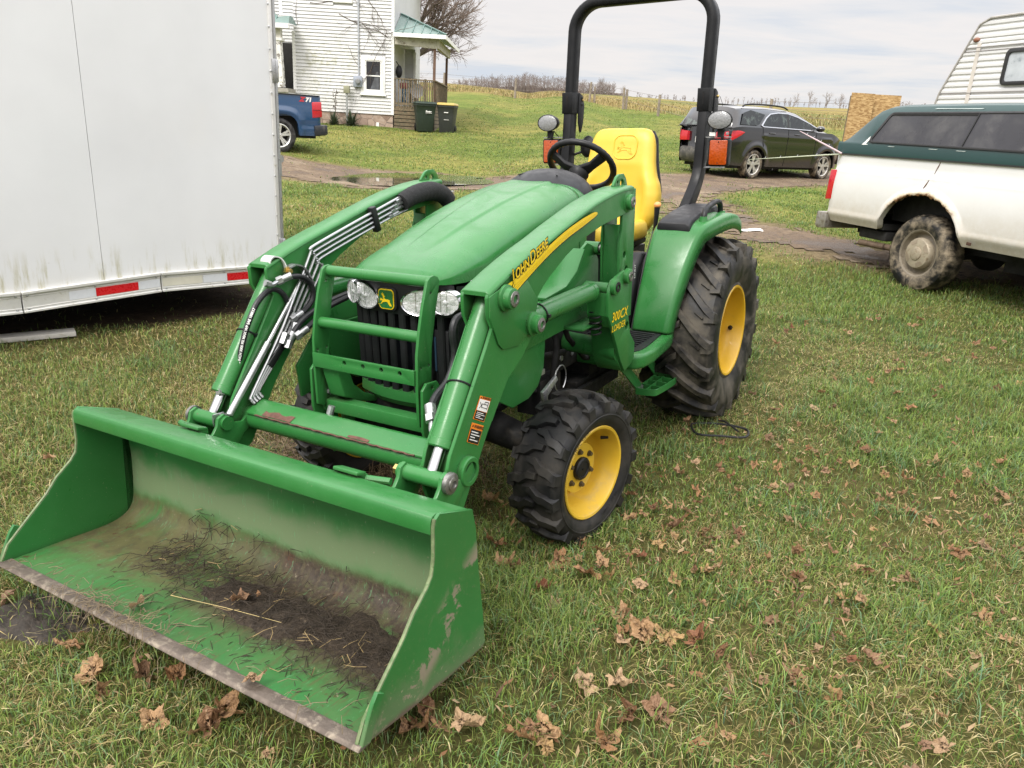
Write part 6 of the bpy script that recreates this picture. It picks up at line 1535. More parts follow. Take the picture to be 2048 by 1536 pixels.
# cracks in the paint above the arch
mb = MB()
for P in ([(0.075, 1.245), (0.060, 1.20), (0.045, 1.165), (0.035, 1.130)], [(0.005, 1.075), (-0.015, 1.03), (-0.035, 0.99)]):
    mb.tube([(x, tk_y(x, z) - 0.001, z) for x, z in P], [0.003, 0.006, 0.004, 0.002][:len(P)], 5)
mb.build('rust_crack', mat('rust', (0.12, 0.055, 0.03), 0.9), TK)
mb = MB(); mb.box((0.60, -0.004, 0.555), (0.05, 0.006, 0.03)); mb.build('rust_spot', mat('rust_hole', (0.06, 0.03, 0.018), 0.9), TK, bevel=0.002)
mb = MB(); mb.bx(-1.37, 1.34, -0.006, 0.10, 1.248, 1.262); mb.build('bed_rail_seal', M['rubtrim'], TK)
mb = MB(); mb.prism([(-1.400, 0.755), (-1.30, 0.765), (-1.287, 1.085), (-1.385, 1.080)], 'y', -0.008, 0.10); mb.build('tail_lamp', M['red'], TK, bevel=0.008)
mb = MB(); mb.prism([(-1.395, 0.755), (-1.30, 0.765), (-1.287, 1.085), (-1.385, 1.080)], 'y', 1.88, 1.976); mb.build('tail_lamp', M['red'], TK, bevel=0.008)
mb = MB(); mb.prism([(-1.50, 0.46), (-1.485, 0.43), (-1.40, 0.43), (-1.335, 0.44), (-1.335, 0.615), (-1.50, 0.610)], 'y', 0.0, 1.95); mb.build('rear_bumper', mat('dull_chrome', (0.33, 0.31, 0.28), 0.4, 0.6, 0.15, 10, (0.20, 0.17, 0.13), 0.45, 0.65), TK, bevel=0.012)
for dx in (-0.52, -0.40):
    mb = MB(); mb.lathe([(0.033, 0), (0.033, 0.35), (0.027, 0.35), (0.027, 0.01)], (dx - 0.02, 0.10 + (dx + 0.8) * 0.2, 0.345), (-1, -0.05, 0), 16, caps=False); mb.lathe([(0.029, 0.0), (0, 0)], (dx - 0.30, 0.10 + (dx + 0.8) * 0.2, 0.345), (-1, 0, 0), 12, caps=False); mb.build('exhaust_pipe', mat('rusty_pipe', (0.13, 0.09, 0.06), 0.7, 0.3, 0.3, 20), TK)
mb = MB(); mb.bx(-0.95, -0.55, 0.15, 0.45, 0.40, 0.50); mb.build('exhaust_hanger', M['under'], TK, bevel=0.02)
road_wheel(TK, 0, 0.155, 0.372, 0.235, 0.232, M['tyre_mud'], M['steelrim'], 'steel', z=0.368)
road_wheel(TK, 0, 1.80, 0.372, 0.235, 0.232, M['tyre_mud'], M['steelrim'], 'steel', 1, z=0.368)
road_wheel(TK, 3.38, 0.155, 0.372, 0.235, 0.232, M['tyre_mud'], M['steelrim'], 'steel', z=0.368)
road_wheel(TK, 3.38, 1.80, 0.372, 0.235, 0.232, M['tyre_mud'], M['steelrim'], 'steel', 1, z=0.368)
# cap
capm = dirty_paint('green_cap_gelcoat', (0.007, 0.040, 0.038), (0.03, 0.075, 0.07), 1.9, 1.2, 0.36, 0.3, 0.3)
CP = empty_child('bed_cap', TK)
def cap_ring(x, zt, inset):
    z0 = 1.262
    pts = [(0.0, z0), (0.0, z0 + 0.10), (0.008, z0 + 0.12), (inset * 0.35, z0 + (zt - z0) * 0.45), (inset * 0.8, zt - 0.085), (inset + 0.03, zt - 0.025), (inset + 0.10, zt - 0.002), (0.55, zt + 0.012), (0.975, zt + 0.016)]
    pts = pts + [(1.95 - y, z) for y, z in reversed(pts[:-1])]
    return [(x, y, z) for y, z in pts]
mb = MB(); mb.rings([cap_ring(-1.345, 1.40, 0.03), cap_ring(-1.27, 1.45, 0.05), cap_ring(-1.00, 1.66, 0.07), cap_ring(-0.90, 1.725, 0.075), cap_ring(-0.80, 1.755, 0.08), cap_ring(-0.6, 1.770, 0.08), cap_ring(0.3, 1.780, 0.08), cap_ring(1.30, 1.775, 0.08)])
# shear the rear edge forward towards the bottom
mb.v = [(x + (0.0 if x > -1.2 else 0.0), y, z) for x, y, z in mb.v]
mb.build('cap_shell', capm, CP, sharp=30)
def cap_y(z): return float(np.interp(z, [1.262, 1.362, 1.382, 1.495, 1.695, 1.755], [0, 0, 0.006, 0.026, 0.060, 0.108]))
def side_poly(mb, P, d):
    mb.prism([(x, z) for x, z in P], 'y', -1, 1)
def cap_panel(name, poly, d, m, th=0.01, bev=0.0):
    """polygon laid on the sloping cap side"""
    mb = MB(); n = len(poly)
    mb.prism([(x, z) for x, z in poly], 'y', 0, th)
    mb.v = [(x, y + cap_y(z) - d, z) for x, y, z in mb.v]
    return mb.build(name, m, CP, bevel=bev)
def rpoly(P, r, n=4):
    out = []
    for i in range(len(P)):
        a = Vector(P[i - 1]); b = Vector(P[i]); c = Vector(P[(i + 1) % len(P)])
        u = (a - b).normalized(); v = (c - b).normalized(); q0 = b + u * r; q1 = b + v * r
        for k in range(n + 1):
            t = k / n; out.append(tuple(q0.lerp(b, t).lerp(b.lerp(q1, t), t)))
    return out
wo = rpoly([(-0.915, 1.385), (-0.705, 1.690), (1.10, 1.705), (1.10, 1.365)], 0.05)
wi = rpoly([(-0.875, 1.402), (-0.685, 1.672), (1.08, 1.688), (1.08, 1.385)], 0.045)
mb = MB(); mb.prism(wo, 'y', 0, 0.02, [wi]); mb.v = [(x, y + cap_y(z) - 0.012, z) for x, y, z in mb.v]; mb.build('window_frame', M['rubtrim'], CP, bevel=0.002)
cap_panel('window_pane', wi, 0.004, M['tint'], 0.004)
mb = MB(); mb.rect([(0.275, cap_y(1.39) - 0.008, 1.39), (0.345, cap_y(1.68) - 0.008, 1.68)], 0.012, 0.008, (1, 0, 0)); mb.rect([(-0.68, cap_y(1.66) - 0.007, 1.664), (0.34, cap_y(1.66) - 0.007, 1.672)], 0.010, 0.008, (0, 0, 1)); mb.build('window_divider', M['rubtrim'], CP)
cap_panel('chipped_corner', [(-0.99, 1.36), (-0.90, 1.45), (-0.905, 1.41), (-0.935, 1.372), (-0.90, 1.365)], 0.002, M['decal_w'], 0.004)
for x0, x1, z in ((-0.10, 0.02, 1.352), (0.22, 0.34, 1.350), (-0.62, -0.52, 1.355), (-0.2, 0.35, 1.722)):
    cap_panel('chipped_edge', [(x0, z), (x0 + 0.02, z + 0.006), ((x0 + x1) / 2, z + 0.004), (x1, z + 0.005), (x1 - 0.02, z - 0.001)], 0.003, mat('worn_gelcoat', (0.42, 0.48, 0.46), 0.6), 0.004)
# cab ahead of the bed (mostly outside the picture)
mb = MB(); xs2 = list(np.linspace(1.40, 4.45, 40))
def cab_zb(x):
    q = (x - 3.38) / 0.47
    return 0.50 + (0.44 * math.sqrt(1 - q * q) if abs(q) < 1 else 0)
body_side(xs2, cab_zb, lambda x: 1.25 if x < 3.0 else 1.25 - 0.10 * (x - 3.0), tk_y, 14, 0.07).build('cab_side', tkp, TK)
mb = MB(); mb.prism([(1.40, 0.5), (1.40, 1.25), (1.55, 1.80), (2.35, 1.82), (2.95, 1.25), (4.40, 1.10), (4.45, 0.55)], 'y', 0.12, 1.85); mb.build('cab', tkp, TK, bevel=0.04)
mb = MB(); mb.prism([(1.62, 1.28), (1.70, 1.72), (2.30, 1.74), (2.80, 1.28)], 'y', 0.108, 0.12); mb.build('cab_window', M['darkglass'], TK)

# ---------------- black SUV ----------------
sz = 0.76; saz = rad(54.0)
SV = thing('parked_suv', 'dusty black SUV parked on the muddy lane beyond the tractor', 'suv', (5.541, 19.3, sz), math.atan2(math.cos(saz), math.sin(saz)))
svp = dirty_paint('black_suv_paint', (0.006, 0.0065, 0.008), (0.105, 0.096, 0.080), -0.05, 0.62, 0.12, 0.7, 1.0, speck=0.03)
def sv_zb(x):
    for c in (0.0, 2.86):
        q = (x - c) / 0.415
        if abs(q) < 1: return max(0.30, 0.33 + 0.415 * math.sqrt(1 - q * q))
    return 0.30 if x > -0.4 else 0.30 + 0.04 * (-0.4 - x)
def sv_zt(x): return float(np.interp(x, [-1.0, -0.6, 0.0, 3.0, 3.3, 3.85], [1.16, 1.19, 1.19, 1.17, 1.08, 0.92]))
def sv_y(x, z):
    y = 0.025 * ((z - 0.85) / 0.4) ** 2
    if x < -0.5: y += 0.30 * ((-0.5 - x) / 0.55) ** 2.2
    if x > 3.1: y += 0.28 * ((x - 3.1) / 0.75) ** 2
    for c in (0.0, 2.86):
        q = math.sqrt((x - c) ** 2 + max(0, z - 0.33) ** 2)
        y -= 0.03 * max(0, 1 - abs(q - 0.46) / 0.10)
    y -= 0.02 * max(0, 1 - abs(z - 1.02) / 0.06) * (0.2 < x < 3.0)
    return y
xs = sorted(set(round(v, 3) for v in list(np.linspace(-0.98, 3.85, 90))))
body_side(xs, sv_zb, sv_zt, sv_y, 18, 0.08).build('body_side', svp, SV, sharp=40)
mb = body_side(xs, sv_zb, sv_zt, lambda x, z: 1.80 - sv_y(x, z), 10, -0.08); mb.build('body_side', svp, SV, sharp=40)
# rear face, bonnet and roof as one loft
def rear_row(z, x0): return [(x0 + 0.10 * abs(t) ** 3 * 1.2, 0.90 + t * 0.66, z) for t in np.linspace(-1, 1, 13)]
mb = MB(); R = [rear_row(z, x) for z, x in ((0.32, -0.93), (0.45, -0.985), (0.62, -1.0), (0.70, -0.955), (0.95, -0.96), (1.16, -0.93))]
mb.add([p for r in R for p in r], [(i * 13 + j, i * 13 + j + 1, (i + 1) * 13 + j + 1, (i + 1) * 13 + j) for i in range(5) for j in range(12)])
mb.build('tailgate', svp, SV, sharp=40)
mb = MB(); mb.prism([(2.9, 1.15), (3.3, 1.07), (3.85, 0.92), (3.88, 0.5), (3.6, 0.4), (3.3, 0.9), (2.4, 0.95), (-0.4, 0.95), (-0.9, 0.9), (-0.9, 1.12)], 'y', 0.10, 1.70); mb.build('bonnet', svp, SV, bevel=0.03)
def roof_ring(x, zt, zb_, ins):
    P = [(0.03, zb_), (0.05 + ins * 0.5, (zb_ + zt) / 2), (0.06 + ins, zt - 0.06), (0.12 + ins, zt - 0.015), (0.35 + ins, zt + 0.015), (0.90, zt + 0.03)]
    P = P + [(1.80 - y, z) for y, z in reversed(P[:-1])]
    return [(x, y, z) for y, z in P]
mb = MB(); mb.rings([roof_ring(-0.93, 1.20, 1.15, 0.10), roof_ring(-0.80, 1.46, 1.17, 0.12), roof_ring(-0.70, 1.605, 1.18, 0.13), roof_ring(-0.5, 1.63, 1.19, 0.12), roof_ring(0.3, 1.665, 1.19, 0.11), roof_ring(1.1, 1.655, 1.19, 0.11), roof_ring(1.6, 1.60, 1.19, 0.11), roof_ring(2.1, 1.46, 1.18, 0.11), roof_ring(2.55, 1.29, 1.17, 0.10), roof_ring(2.95, 1.17, 1.15, 0.08)])
mb.build('roof', svp, SV, sharp=40)
def sv_wy(z): return 0.030 + 0.135 * max(0, (z - 1.19) / 0.43)
def sv_panel(name, poly, d, m, parent=SV, th=0.006):
    mb = MB(); mb.prism(poly, 'y', 0, th); mb.v = [(x, y + sv_wy(z) - d, z) for x, y, z in mb.v]; return mb.build(name, m, parent)
wl = [(0.10, 1.25), (0.30, 1.43), (0.48, 1.535), (0.80, 1.575), (1.17, 1.575), (1.55, 1.515), (2.05, 1.385), (2.50, 1.235), (2.52, 1.205), (0.18, 1.215)]
mb = MB(); wi2 = [(0.15, 1.252), (0.325, 1.418), (0.49, 1.517), (0.80, 1.556), (1.17, 1.556), (1.54, 1.497), (2.03, 1.37), (2.43, 1.237), (2.42, 1.225), (0.20, 1.232)]
mb.prism(wl, 'y', 0, 0.02, [wi2]); mb.v = [(x, y + sv_wy(z) - 0.022, z) for x, y, z in mb.v]; mb.build('window_trim', M['chrome'], SV)
gl = mat('suv_glass', (0.010, 0.012, 0.012), 0.05, 0, 0.3, 3, (0.07, 0.09, 0.08), 0.50, 0.64, spec=0.5)
sv_panel('side_window', [(0.16, 1.252), (0.33, 1.414), (0.49, 1.515), (0.80, 1.554), (1.12, 1.554), (1.12, 1.234), (0.20, 1.234)], 0.014, gl)
sv_panel('side_window', [(1.20, 1.234), (1.20, 1.551), (1.54, 1.494), (2.02, 1.368), (2.40, 1.237)], 0.014, gl)
sv_panel('door_pillar', [(1.12, 1.234), (1.12, 1.556), (1.20, 1.554), (1.20, 1.234)], 0.015, M['rubtrim'])
sv_panel('quarter_window', [(-0.66, 1.24), (-0.52, 1.50), (-0.25, 1.575), (0.28, 1.50), (0.04, 1.28), (-0.05, 1.24)], 0.016, gl)
mb = MB(); mb.add([(-0.955 + 0.25 * t, 0.30 + (1.2 if s_ else 0), 1.18 + 0.38 * t) for s_ in (0, 1) for t in (0, 1)], [(0, 1, 3, 2)]); mb.v = [(x - 0.012, y, z) for x, y, z in mb.v]; mb.build('rear_window', gl, SV)
for xd, zd0, zd1 in ((0.16, 0.46, 1.20), (1.16, 0.33, 1.20), (2.32, 0.40, 1.18)):
    mb = MB(); mb.tube([(xd + (0.10 if xd < 1 else 0) * (1.2 - z) * 1.5, sv_y(xd, z) - 0.001, z) for z in np.linspace(zd0, zd1, 10)], 0.006, 5); mb.build('door_seam', M['engine'], SV)
for xd in (0.42, 1.42):
    mb = MB(); mb.tube(smooth_path([(xd, sv_y(xd, 1.08) - 0.004, 1.08), (xd + 0.05, sv_y(xd, 1.08) - 0.03, 1.085), (xd + 0.17, sv_y(xd, 1.08) - 0.03, 1.085), (xd + 0.21, sv_y(xd, 1.08) - 0.004, 1.08)], 4), 0.013, 8); mb.build('door_handle', svp, SV)
mb = MB(); mb.sphere((2.33, -0.07, 1.26), 1, 14, 8, (0.10, 0.11, 0.075)); mb.build('wing_mirror', svp, SV)
mb = MB(); mb.tube(smooth_path([(-0.45, 0.22, 1.645), (-0.3, 0.22, 1.695), (0.3, 0.22, 1.725), (1.0, 0.22, 1.715), (1.25, 0.22, 1.66)], 5), 0.020, 8); mb.build('roof_rail', M['black'], SV)
mb = MB(); mb.tube(smooth_path([(-0.45, 1.58, 1.645), (-0.3, 1.58, 1.695), (0.3, 1.58, 1.725), (1.0, 1.58, 1.715), (1.25, 1.58, 1.66)], 5), 0.020, 8); mb.build('roof_rail', M['black'], SV)
mb = MB(); mb.tube([(-0.35, 0.9, 1.66), (-0.50, 0.9, 1.86)], 0.006, 5); mb.build('antenna', M['black'], SV)
def wrap(poly, d, name, m):
    mb = MB(); n = len(poly)
    mb.add([(x, (sv_y(x, z) if x > -0.97 else 0.30) - d, z) for x, z in poly], [tuple(range(n))]); return mb
lp = []
for (xx, z_lo, z_hi) in [(-0.52, 1.055, 1.075), (-0.62, 1.00, 1.095), (-0.72, 0.94, 1.10), (-0.82, 0.88, 1.09), (-0.92, 0.83, 1.07), (-0.97, 0.82, 1.05)]:
    lp.append([(xx, sv_y(xx, z_lo) - 0.012, z_lo), (xx, sv_y(xx, (z_lo + z_hi) / 2) - 0.022, (z_lo + z_hi) / 2), (xx, sv_y(xx, z_hi) - 0.012, z_hi), (xx + 0.03, sv_y(xx, z_hi) + 0.05, z_hi), (xx + 0.03, sv_y(xx, z_lo) + 0.05, z_lo)])
lp.append([(-0.995, 0.46, 0.83), (-1.005, 0.46, 0.94), (-0.98, 0.46, 1.04), (-0.93, 0.48, 1.04), (-0.93, 0.48, 0.83)])
mb = MB(); mb.rings(lp); mb.build('tail_lamp', M['red'], SV, sharp=40)
mb = MB(); mb.rings([[(x, 1.80 - y, z) for x, y, z in r] for r in lp]); mb.build('tail_lamp', M['red'], SV, sharp=40)
mb = MB(); mb.lathe([(0.036, 0), (0.03, 0.012), (0, 0.014)], (-0.93, sv_y(-0.93, 1.02) - 0.016, 1.02), (-0.5, -0.85, 0), 14); mb.build('reverse_lamp', M['clear'], SV)
mb = MB(); mb.rings([[(-0.99 + dx, y, z) for dx, z in ((0.05, 0.34), (-0.03, 0.42), (-0.05, 0.55), (-0.02, 0.66), (0.06, 0.69))] for y in np.linspace(0.30, 1.5, 6)]); mb.build('rear_bumper', mat('suv_bumper_grey', (0.05, 0.048, 0.045), 0.55, 0, 0.2, 5, (0.13, 0.12, 0.10), 0.45, 0.7), SV, sharp=40)
mb = MB(); mb.bx(-1.015, -1.005, 0.75, 1.05, 0.78, 0.92); mb.build('number_plate', M['decal_w'], SV)
mb = MB(); mb.bx(-0.7, 3.5, 0.20, 1.6, 0.24, 0.95); mb.build('underbody', M['under'], SV)
for x in (0, 2.86):
    road_wheel(SV, x, 0.125, 0.345, 0.22, 0.240, M['tyre_mud'], M['alloy'], 'alloy')
    road_wheel(SV, x, 1.675, 0.345, 0.22, 0.240, M['tyre_mud'], M['alloy'], 'alloy', 1)

# ---------------- blue pickup ----------------
paz = rad(55.0); pz_ = 0.755
BP_ = thing('blue_pickup', 'blue pickup truck with off-road decal parked behind the white trailer', 'pickup truck', (-5.8, 18.8, pz_), math.atan2(math.cos(paz), math.sin(paz)))
bpp = dirty_paint('blue_truck_paint', (0.008, 0.052, 0.135), (0.10, 0.095, 0.085), 0.10, 0.55, 0.16, 0.7, 1.0, speck=0.04)
def bp_zb(x):
    q = x / 0.47
    if abs(q) < 1: return max(0.42, 0.42 + 0.47 * (1 - abs(q) ** 3.0) ** (1 / 3.0))
    return 0.42
def bp_y(x, z):
    y = 0.02 * ((z - 0.9) / 0.4) ** 2
    q = (abs(x / 0.47) ** 3 + (max(0, z - 0.42) / 0.47) ** 3) ** (1 / 3)
    y -= 0.035 * max(0, 1 - abs(q - 1.15) / 0.25)
    if x > 0.92: y += 0.05 * ((x - 0.92) / 0.10) ** 2
    if 0.60 < z < 0.72 and x > 0.5: y += 0.012
    return y
xs = list(np.linspace(-1.25, 1.02, 60))
body_side(xs, bp_zb, lambda x: 1.33, bp_y, 22, 0.08).build('bed_side', bpp, BP_, sharp=40)
mb = MB(); mb.bx(-1.2, 1.0, 1.90, 1.95, 0.45, 1.33); mb.bx(-1.2, 1.0, 0.06, 1.9, 0.85, 0.90); mb.bx(-1.25, -1.2, 0.05, 1.9, 0.5, 1.33); mb.build('bed', bpp, BP_, bevel=0.01)
mb = MB(); mb.bx(0.96, 1.03, 0.05, 1.90, 0.55, 1.33); mb.build('tailgate', bpp, BP_, bevel=0.02)
mb = MB(); mb.bx(-1.25, 1.0, -0.004, 0.06, 1.325, 1.345); mb.build('bed_rail_cap', M['black'], BP_, bevel=0.006)
mb = MB(); mb.prism([(0.80, 0.83), (0.80, 1.19), (1.035, 1.21), (1.05, 0.86)], 'y', -0.010, 0.12); o = mb.build('tail_lamp', M['red'], BP_, bevel=0.02)
mb = MB(); mb.bx(0.82, 1.04, -0.013, 0.0, 1.005, 1.02); mb.build('lamp_divider', mat('dark_red', (0.12, 0.005, 0.008), 0.3), o)
mb = MB(); mb.prism([(0.86, 0.42), (0.84, 0.66), (1.17, 0.69), (1.18, 0.47), (1.10, 0.44)], 'y', -0.03, 1.95); mb.build('rear_bumper', mat('dark_bumper', (0.025, 0.028, 0.033), 0.4, 0.2, 0.2, 8, (0.10, 0.09, 0.075), 0.5, 0.7), BP_, bevel=0.03)
mb = MB(); mb.bx(-4.2, 0.95, 0.2, 1.7, 0.36, 0.86); mb.build('chassis', M['under'], BP_)
mb = MB(); mb.prism([(-1.30, 0.45), (-1.30, 1.33), (-1.45, 1.85), (-2.9, 1.85), (-3.4, 1.33), (-4.5, 1.22), (-4.55, 0.5)], 'y', 0.03, 1.92); mb.build('cab', bpp, BP_, bevel=0.05)
mb = MB(); put_text(mb, 'Z', 0.16, lambda x, h: (0.50 + x, bp_y(0.55, 1.24) - 0.014, 1.195 + h * 0.85), bold=0.010, shear=0.3); mb.build('decal', M['red'], BP_)
mb = MB(); put_text(mb, '71', 0.15, lambda x, h: (0.64 + x, bp_y(0.7, 1.24) - 0.014, 1.195 + h * 0.85), bold=0.010, shear=0.2); mb.build('decal_numbers', M['decal_w'], BP_)
road_wheel(BP_, 0, 0.13, 0.40, 0.26, 0.262, M['tyre_grey'], mat('bright_alloy', (0.72, 0.72, 0.70), 0.25, 0.7, 0.05, 10), 'alloy')
road_wheel(BP_, 0, 1.80, 0.40, 0.26, 0.262, M['tyre_grey'], M['alloy'], 'alloy', 1)
road_wheel(BP_, -3.65, 0.13, 0.40, 0.26, 0.262, M['tyre_grey'], M['alloy'], 'alloy')
road_wheel(BP_, -3.65, 1.80, 0.40, 0.26, 0.262, M['tyre_grey'], M['alloy'], 'alloy', 1)

# ---------------- enclosed trailer ----------------
taz = rad(43)
TL = thing('cargo_trailer', 'white enclosed cargo trailer with red and white reflective tape', 'trailer', (-2.634, 5.57, 0.0), math.atan2(math.cos(taz), math.sin(taz)))
def tl_dirt(nt, co, sp, c):
    n = noise_n(nt, co, 5, 9, 0.75, 0.2)
    mp = N(nt, 'ShaderNodeMapping'); mp.inputs['Scale'].default_value = (9, 9, 1.2); nt.links.new(co, mp.inputs[0])
    n2 = noise_n(nt, mp.outputs[0], 2.0, 8, 0.7)
    low = mapr(nt, sp.outputs[2], 0.78, 0.50)
    c = mixc(nt, mth(nt, 'MULTIPLY', mth(nt, 'MULTIPLY', mapr(nt, n2, 0.48, 0.68), low), 0.75), c, (0.36, 0.33, 0.16))
    c = mixc(nt, mth(nt, 'MULTIPLY', mth(nt, 'MULTIPLY', mapr(nt, n, 0.60, 0.72), mapr(nt, sp.outputs[2], 0.95, 0.5)), 0.5), c, (0.25, 0.22, 0.12))
    return c
tlp = dirty_paint('trailer_white_skin', (0.72, 0.73, 0.74), (0.62, 0.60, 0.53), 0.40, 0.62, 0.28, 0.5, 0.3, tl_dirt, speck=0.03)
alu = mat('trailer_aluminium', (0.66, 0.655, 0.63), 0.38, 0.25, 0.06, 14, (0.46, 0.44, 0.36), 0.55, 0.75)
prof_t = [(-3.2, 0.47), (-0.93, 0.462), (-0.02, 0.505), (0.96, 0.488)]
# side skin in three panels with fine seams
def tz_top(x): return float(np.interp(x, [p[0] for p in prof_t], [p[1] for p in prof_t]))
xs_ = [-3.2, -1.625, -0.405, 0.96]
for k in range(3):
    a, b_ = xs_[k] + (0.0015 if k else 0), xs_[k + 1] - 0.0015
    pts = sorted(set([a, b_] + [p[0] for p in prof_t if a < p[0] < b_]))
    mb = MB(); mb.prism([(x, tz_top(x)) for x in pts] + [(b_, 3.05), (a, 3.05)], 'y', 0, 0.03); mb.build('side_panel', tlp, TL)
mb = MB(); mb.prism([(x, tz_top(x)) for x in [-3.2, -0.93, -0.02, 0.96]] + [(0.96, 3.05), (-3.2, 3.05)], 'y', 0.012, 0.035); mb.build('panel_joint', M['rubtrim'], TL)
mb = MB(); mb.bx(-3.2, 0.95, 0.04, 2.4, 0.60, 3.02); mb.build('box', tlp, TL, bevel=0.03)
for k in range(3):
    a, b_ = (prof_t[k][0] + 0.004, prof_t[k + 1][0] - 0.004); za, zb2 = prof_t[k][1], prof_t[k + 1][1]
    mb = MB()
    def strip(o0, o1, y0, y1): mb.prism([(a, za + o0), (b_, zb2 + o0), (b_, zb2 + o1), (a, za + o1)], 'y', y0, y1)
    strip(-0.132, 0.008, -0.012, 0.02); strip(-0.010, 0.010, -0.028, -0.012); strip(-0.134, -0.118, -0.026, -0.012); strip(-0.030, -0.024, -0.016, -0.012); strip(-0.106, -0.100, -0.016, -0.012)
    o = mb.build('lower_trim', alu, TL, bevel=0.002, seg=1)
    for xx in np.linspace(a + 0.03, b_ - 0.03, 3 if k else 6):
        t = (xx - a) / (b_ - a); zc_ = za + (zb2 - za) * t
        for dz in (-0.020, -0.112):
            r_ = MB(); r_.sphere((xx, -0.018, zc_ + dz), 1, 8, 5, (0.008, 0.005, 0.008)); r_.build('trim_screw', M['zinc'], o)
def tape(x0, x1, m, nm):
    mb = MB(); mb.prism([(x0, tz_top(x0) - 0.094), (x1, tz_top(x1) - 0.094), (x1, tz_top(x1) - 0.036), (x0, tz_top(x0) - 0.036)], 'y', -0.0145, -0.012); mb.build(nm, m, TL)
redt = mat('red_reflective', (0.55, 0.012, 0.018), 0.3, 0, 0.06, 20); whit = mat('white_reflective', (0.62, 0.64, 0.67), 0.35, 0, 0.05, 20)
tape(-0.645, -0.475, whit, 'white_tape'); tape(-0.472, -0.185, redt, 'red_tape'); tape(-0.182, -0.03, whit, 'white_tape'); tape(0.30, 0.49, whit, 'white_tape'); tape(0.493, 0.90, redt, 'red_tape'); tape(-0.01, 0.29, mat('dirty_reflective', (0.58, 0.56, 0.47), 0.5), 'white_tape')
mb = MB(); mb.bx(0.945, 0.975, -0.012, 0.10, 0.36, 3.05); mb.build('corner_trim', alu, TL, bevel=0.004)
mb = MB()
for zz_ in np.arange(0.58, 2.9, 0.155): mb.sphere((0.945, -0.014, zz_), 1, 8, 5, (0.008, 0.006, 0.008))
mb.build('rivet_row', M['zinc'], TL)
mb = MB(); mb.bx(0.977, 0.995, 0.0, 2.4, 0.36, 3.0); mb.build('rear_door', alu, TL, bevel=0.004)
mb = MB(); mb.tube([(0.99, -0.012, 0.40), (0.99, -0.012, 2.6)], 0.010, 8); mb.build('lock_rod', M['zinc'], TL)
for z in (1.98, 0.62):
    mb = MB(); mb.bx(0.955, 1.0, -0.022, 0.0, z - 0.085, z + 0.085); mb.tube([(0.995, -0.022, z - 0.08), (0.995, -0.022, z + 0.08)], 0.012, 8); mb.build('door_hinge', M['zinc'], TL, bevel=0.002)
mb = MB(); mb.lathe([(0.03, 0), (0.03, 0.01), (0, 0.01)], (1.005, 0.0, 1.33), (0.3, -1, 0), 14); mb.tube([(1.0, -0.01, 1.20), (1.0, -0.01, 1.31)], 0.009, 6); mb.build('door_latch', M['zinc'], TL)
mb = MB(); mb.bx(-3.2, 0.94, 0.03, 2.35, 0.36, 0.46); mb.build('floor_frame', M['under'], TL)
for x in (-2.5, -1.75): road_wheel(TL, x, 0.16, 0.34, 0.2, 0.2, M['tyre_grey'], M['alloy'], 'steel', z=0.43)
for x in (-2.5, -1.75): road_wheel(TL, x, 2.2, 0.34, 0.2, 0.2, M['tyre_grey'], M['alloy'], 'steel', 1, z=0.43)

# ---------------- camper ----------------
cz_ = 0.60; caz = rad(-17)
dcm = Vector((-math.sin(caz), -math.cos(caz), 0))
CM = thing('camper_trailer', 'white corrugated travel camper with slanted end and black framed window', 'camper', (5.60, 11.0, cz_), math.atan2(dcm.y, dcm.x))
cmp_ = dirty_paint('camper_white', (0.62, 0.62, 0.615), (0.45, 0.42, 0.36), 0.2, 1.4, 0.35, 0.5, 0.2, speck=0.06)
def cm_front(z): return float(np.interp(z, [0.35, 0.9, 1.78, 2.62, 2.66], [-0.18, -0.30, -0.17, 0.27, 0.34]))
zs = []; z = 0.45
while z < 2.66:
    big = 2.25 < z < 2.42
    for dz, dy in ((0.0, 0.0), (0.016, -0.011), (0.045, -0.011), (0.061, 0.0)): zs.append((z + dz, dy))
    z += 0.075 if not big else 0.06
mb = MB(); rows = [(z, dy) for z, dy in zs]
nxc = 22
mb.add([(cm_front(z) * (1 - u) + 6.0 * u, dy, z) for z, dy in rows for u in np.linspace(0, 1, nxc) ** 2], [(i * nxc + j, i * nxc + j + 1, (i + 1) * nxc + j + 1, (i + 1) * nxc + j) for i in range(len(rows) - 1) for j in range(nxc - 1)])
mb.build('side_skin', cmp_, CM, sharp=20, recalc=False)
mb = MB(); P = [(cm_front(z), z) for z in np.linspace(0.45, 2.64, 14)] + [(0.42, 2.69), (6.0, 2.72), (6.0, 0.45)]
mb.prism(P, 'y', 0.004, 2.35); mb.build('camper_body', cmp_, CM)
mb = MB(); mb.tube([(cm_front(z), -0.012, z) for z in np.linspace(0.45, 2.62, 20)] + [(0.42, -0.012, 2.685), (6.0, -0.012, 2.71)], 0.014, 6); mb.build('corner_moulding', mat('camper_trim', (0.42, 0.40, 0.37), 0.5, 0.3, 0.15, 12, (0.22, 0.18, 0.14), 0.55, 0.75), CM)
mb = MB(); fr = rrect(0.78, 1.75, 1.88, 2.30, 0.07, 5); fi = rrect(0.825, 1.705, 1.925, 2.255, 0.045, 5); mb.prism(fr, 'y', -0.035, 0.0, [fi]); mb.build('window_frame', M['rubtrim'], CM, bevel=0.003)
mb = MB(); mb.prism(fi, 'y', -0.018, -0.010); mb.build('window_pane', mat('camper_pane', (0.42, 0.45, 0.47), 0.08, 0, 0.25, 2.5, (0.20, 0.23, 0.25), 0.5, 0.7, spec=0.8), CM)
mb = MB(); mb.sphere((0.27, -0.012, 2.44), 1, 14, 8, (0.05, 0.03, 0.03)); mb.build('marker_light', mat('rusty_marker', (0.22, 0.09, 0.05), 0.5), CM)
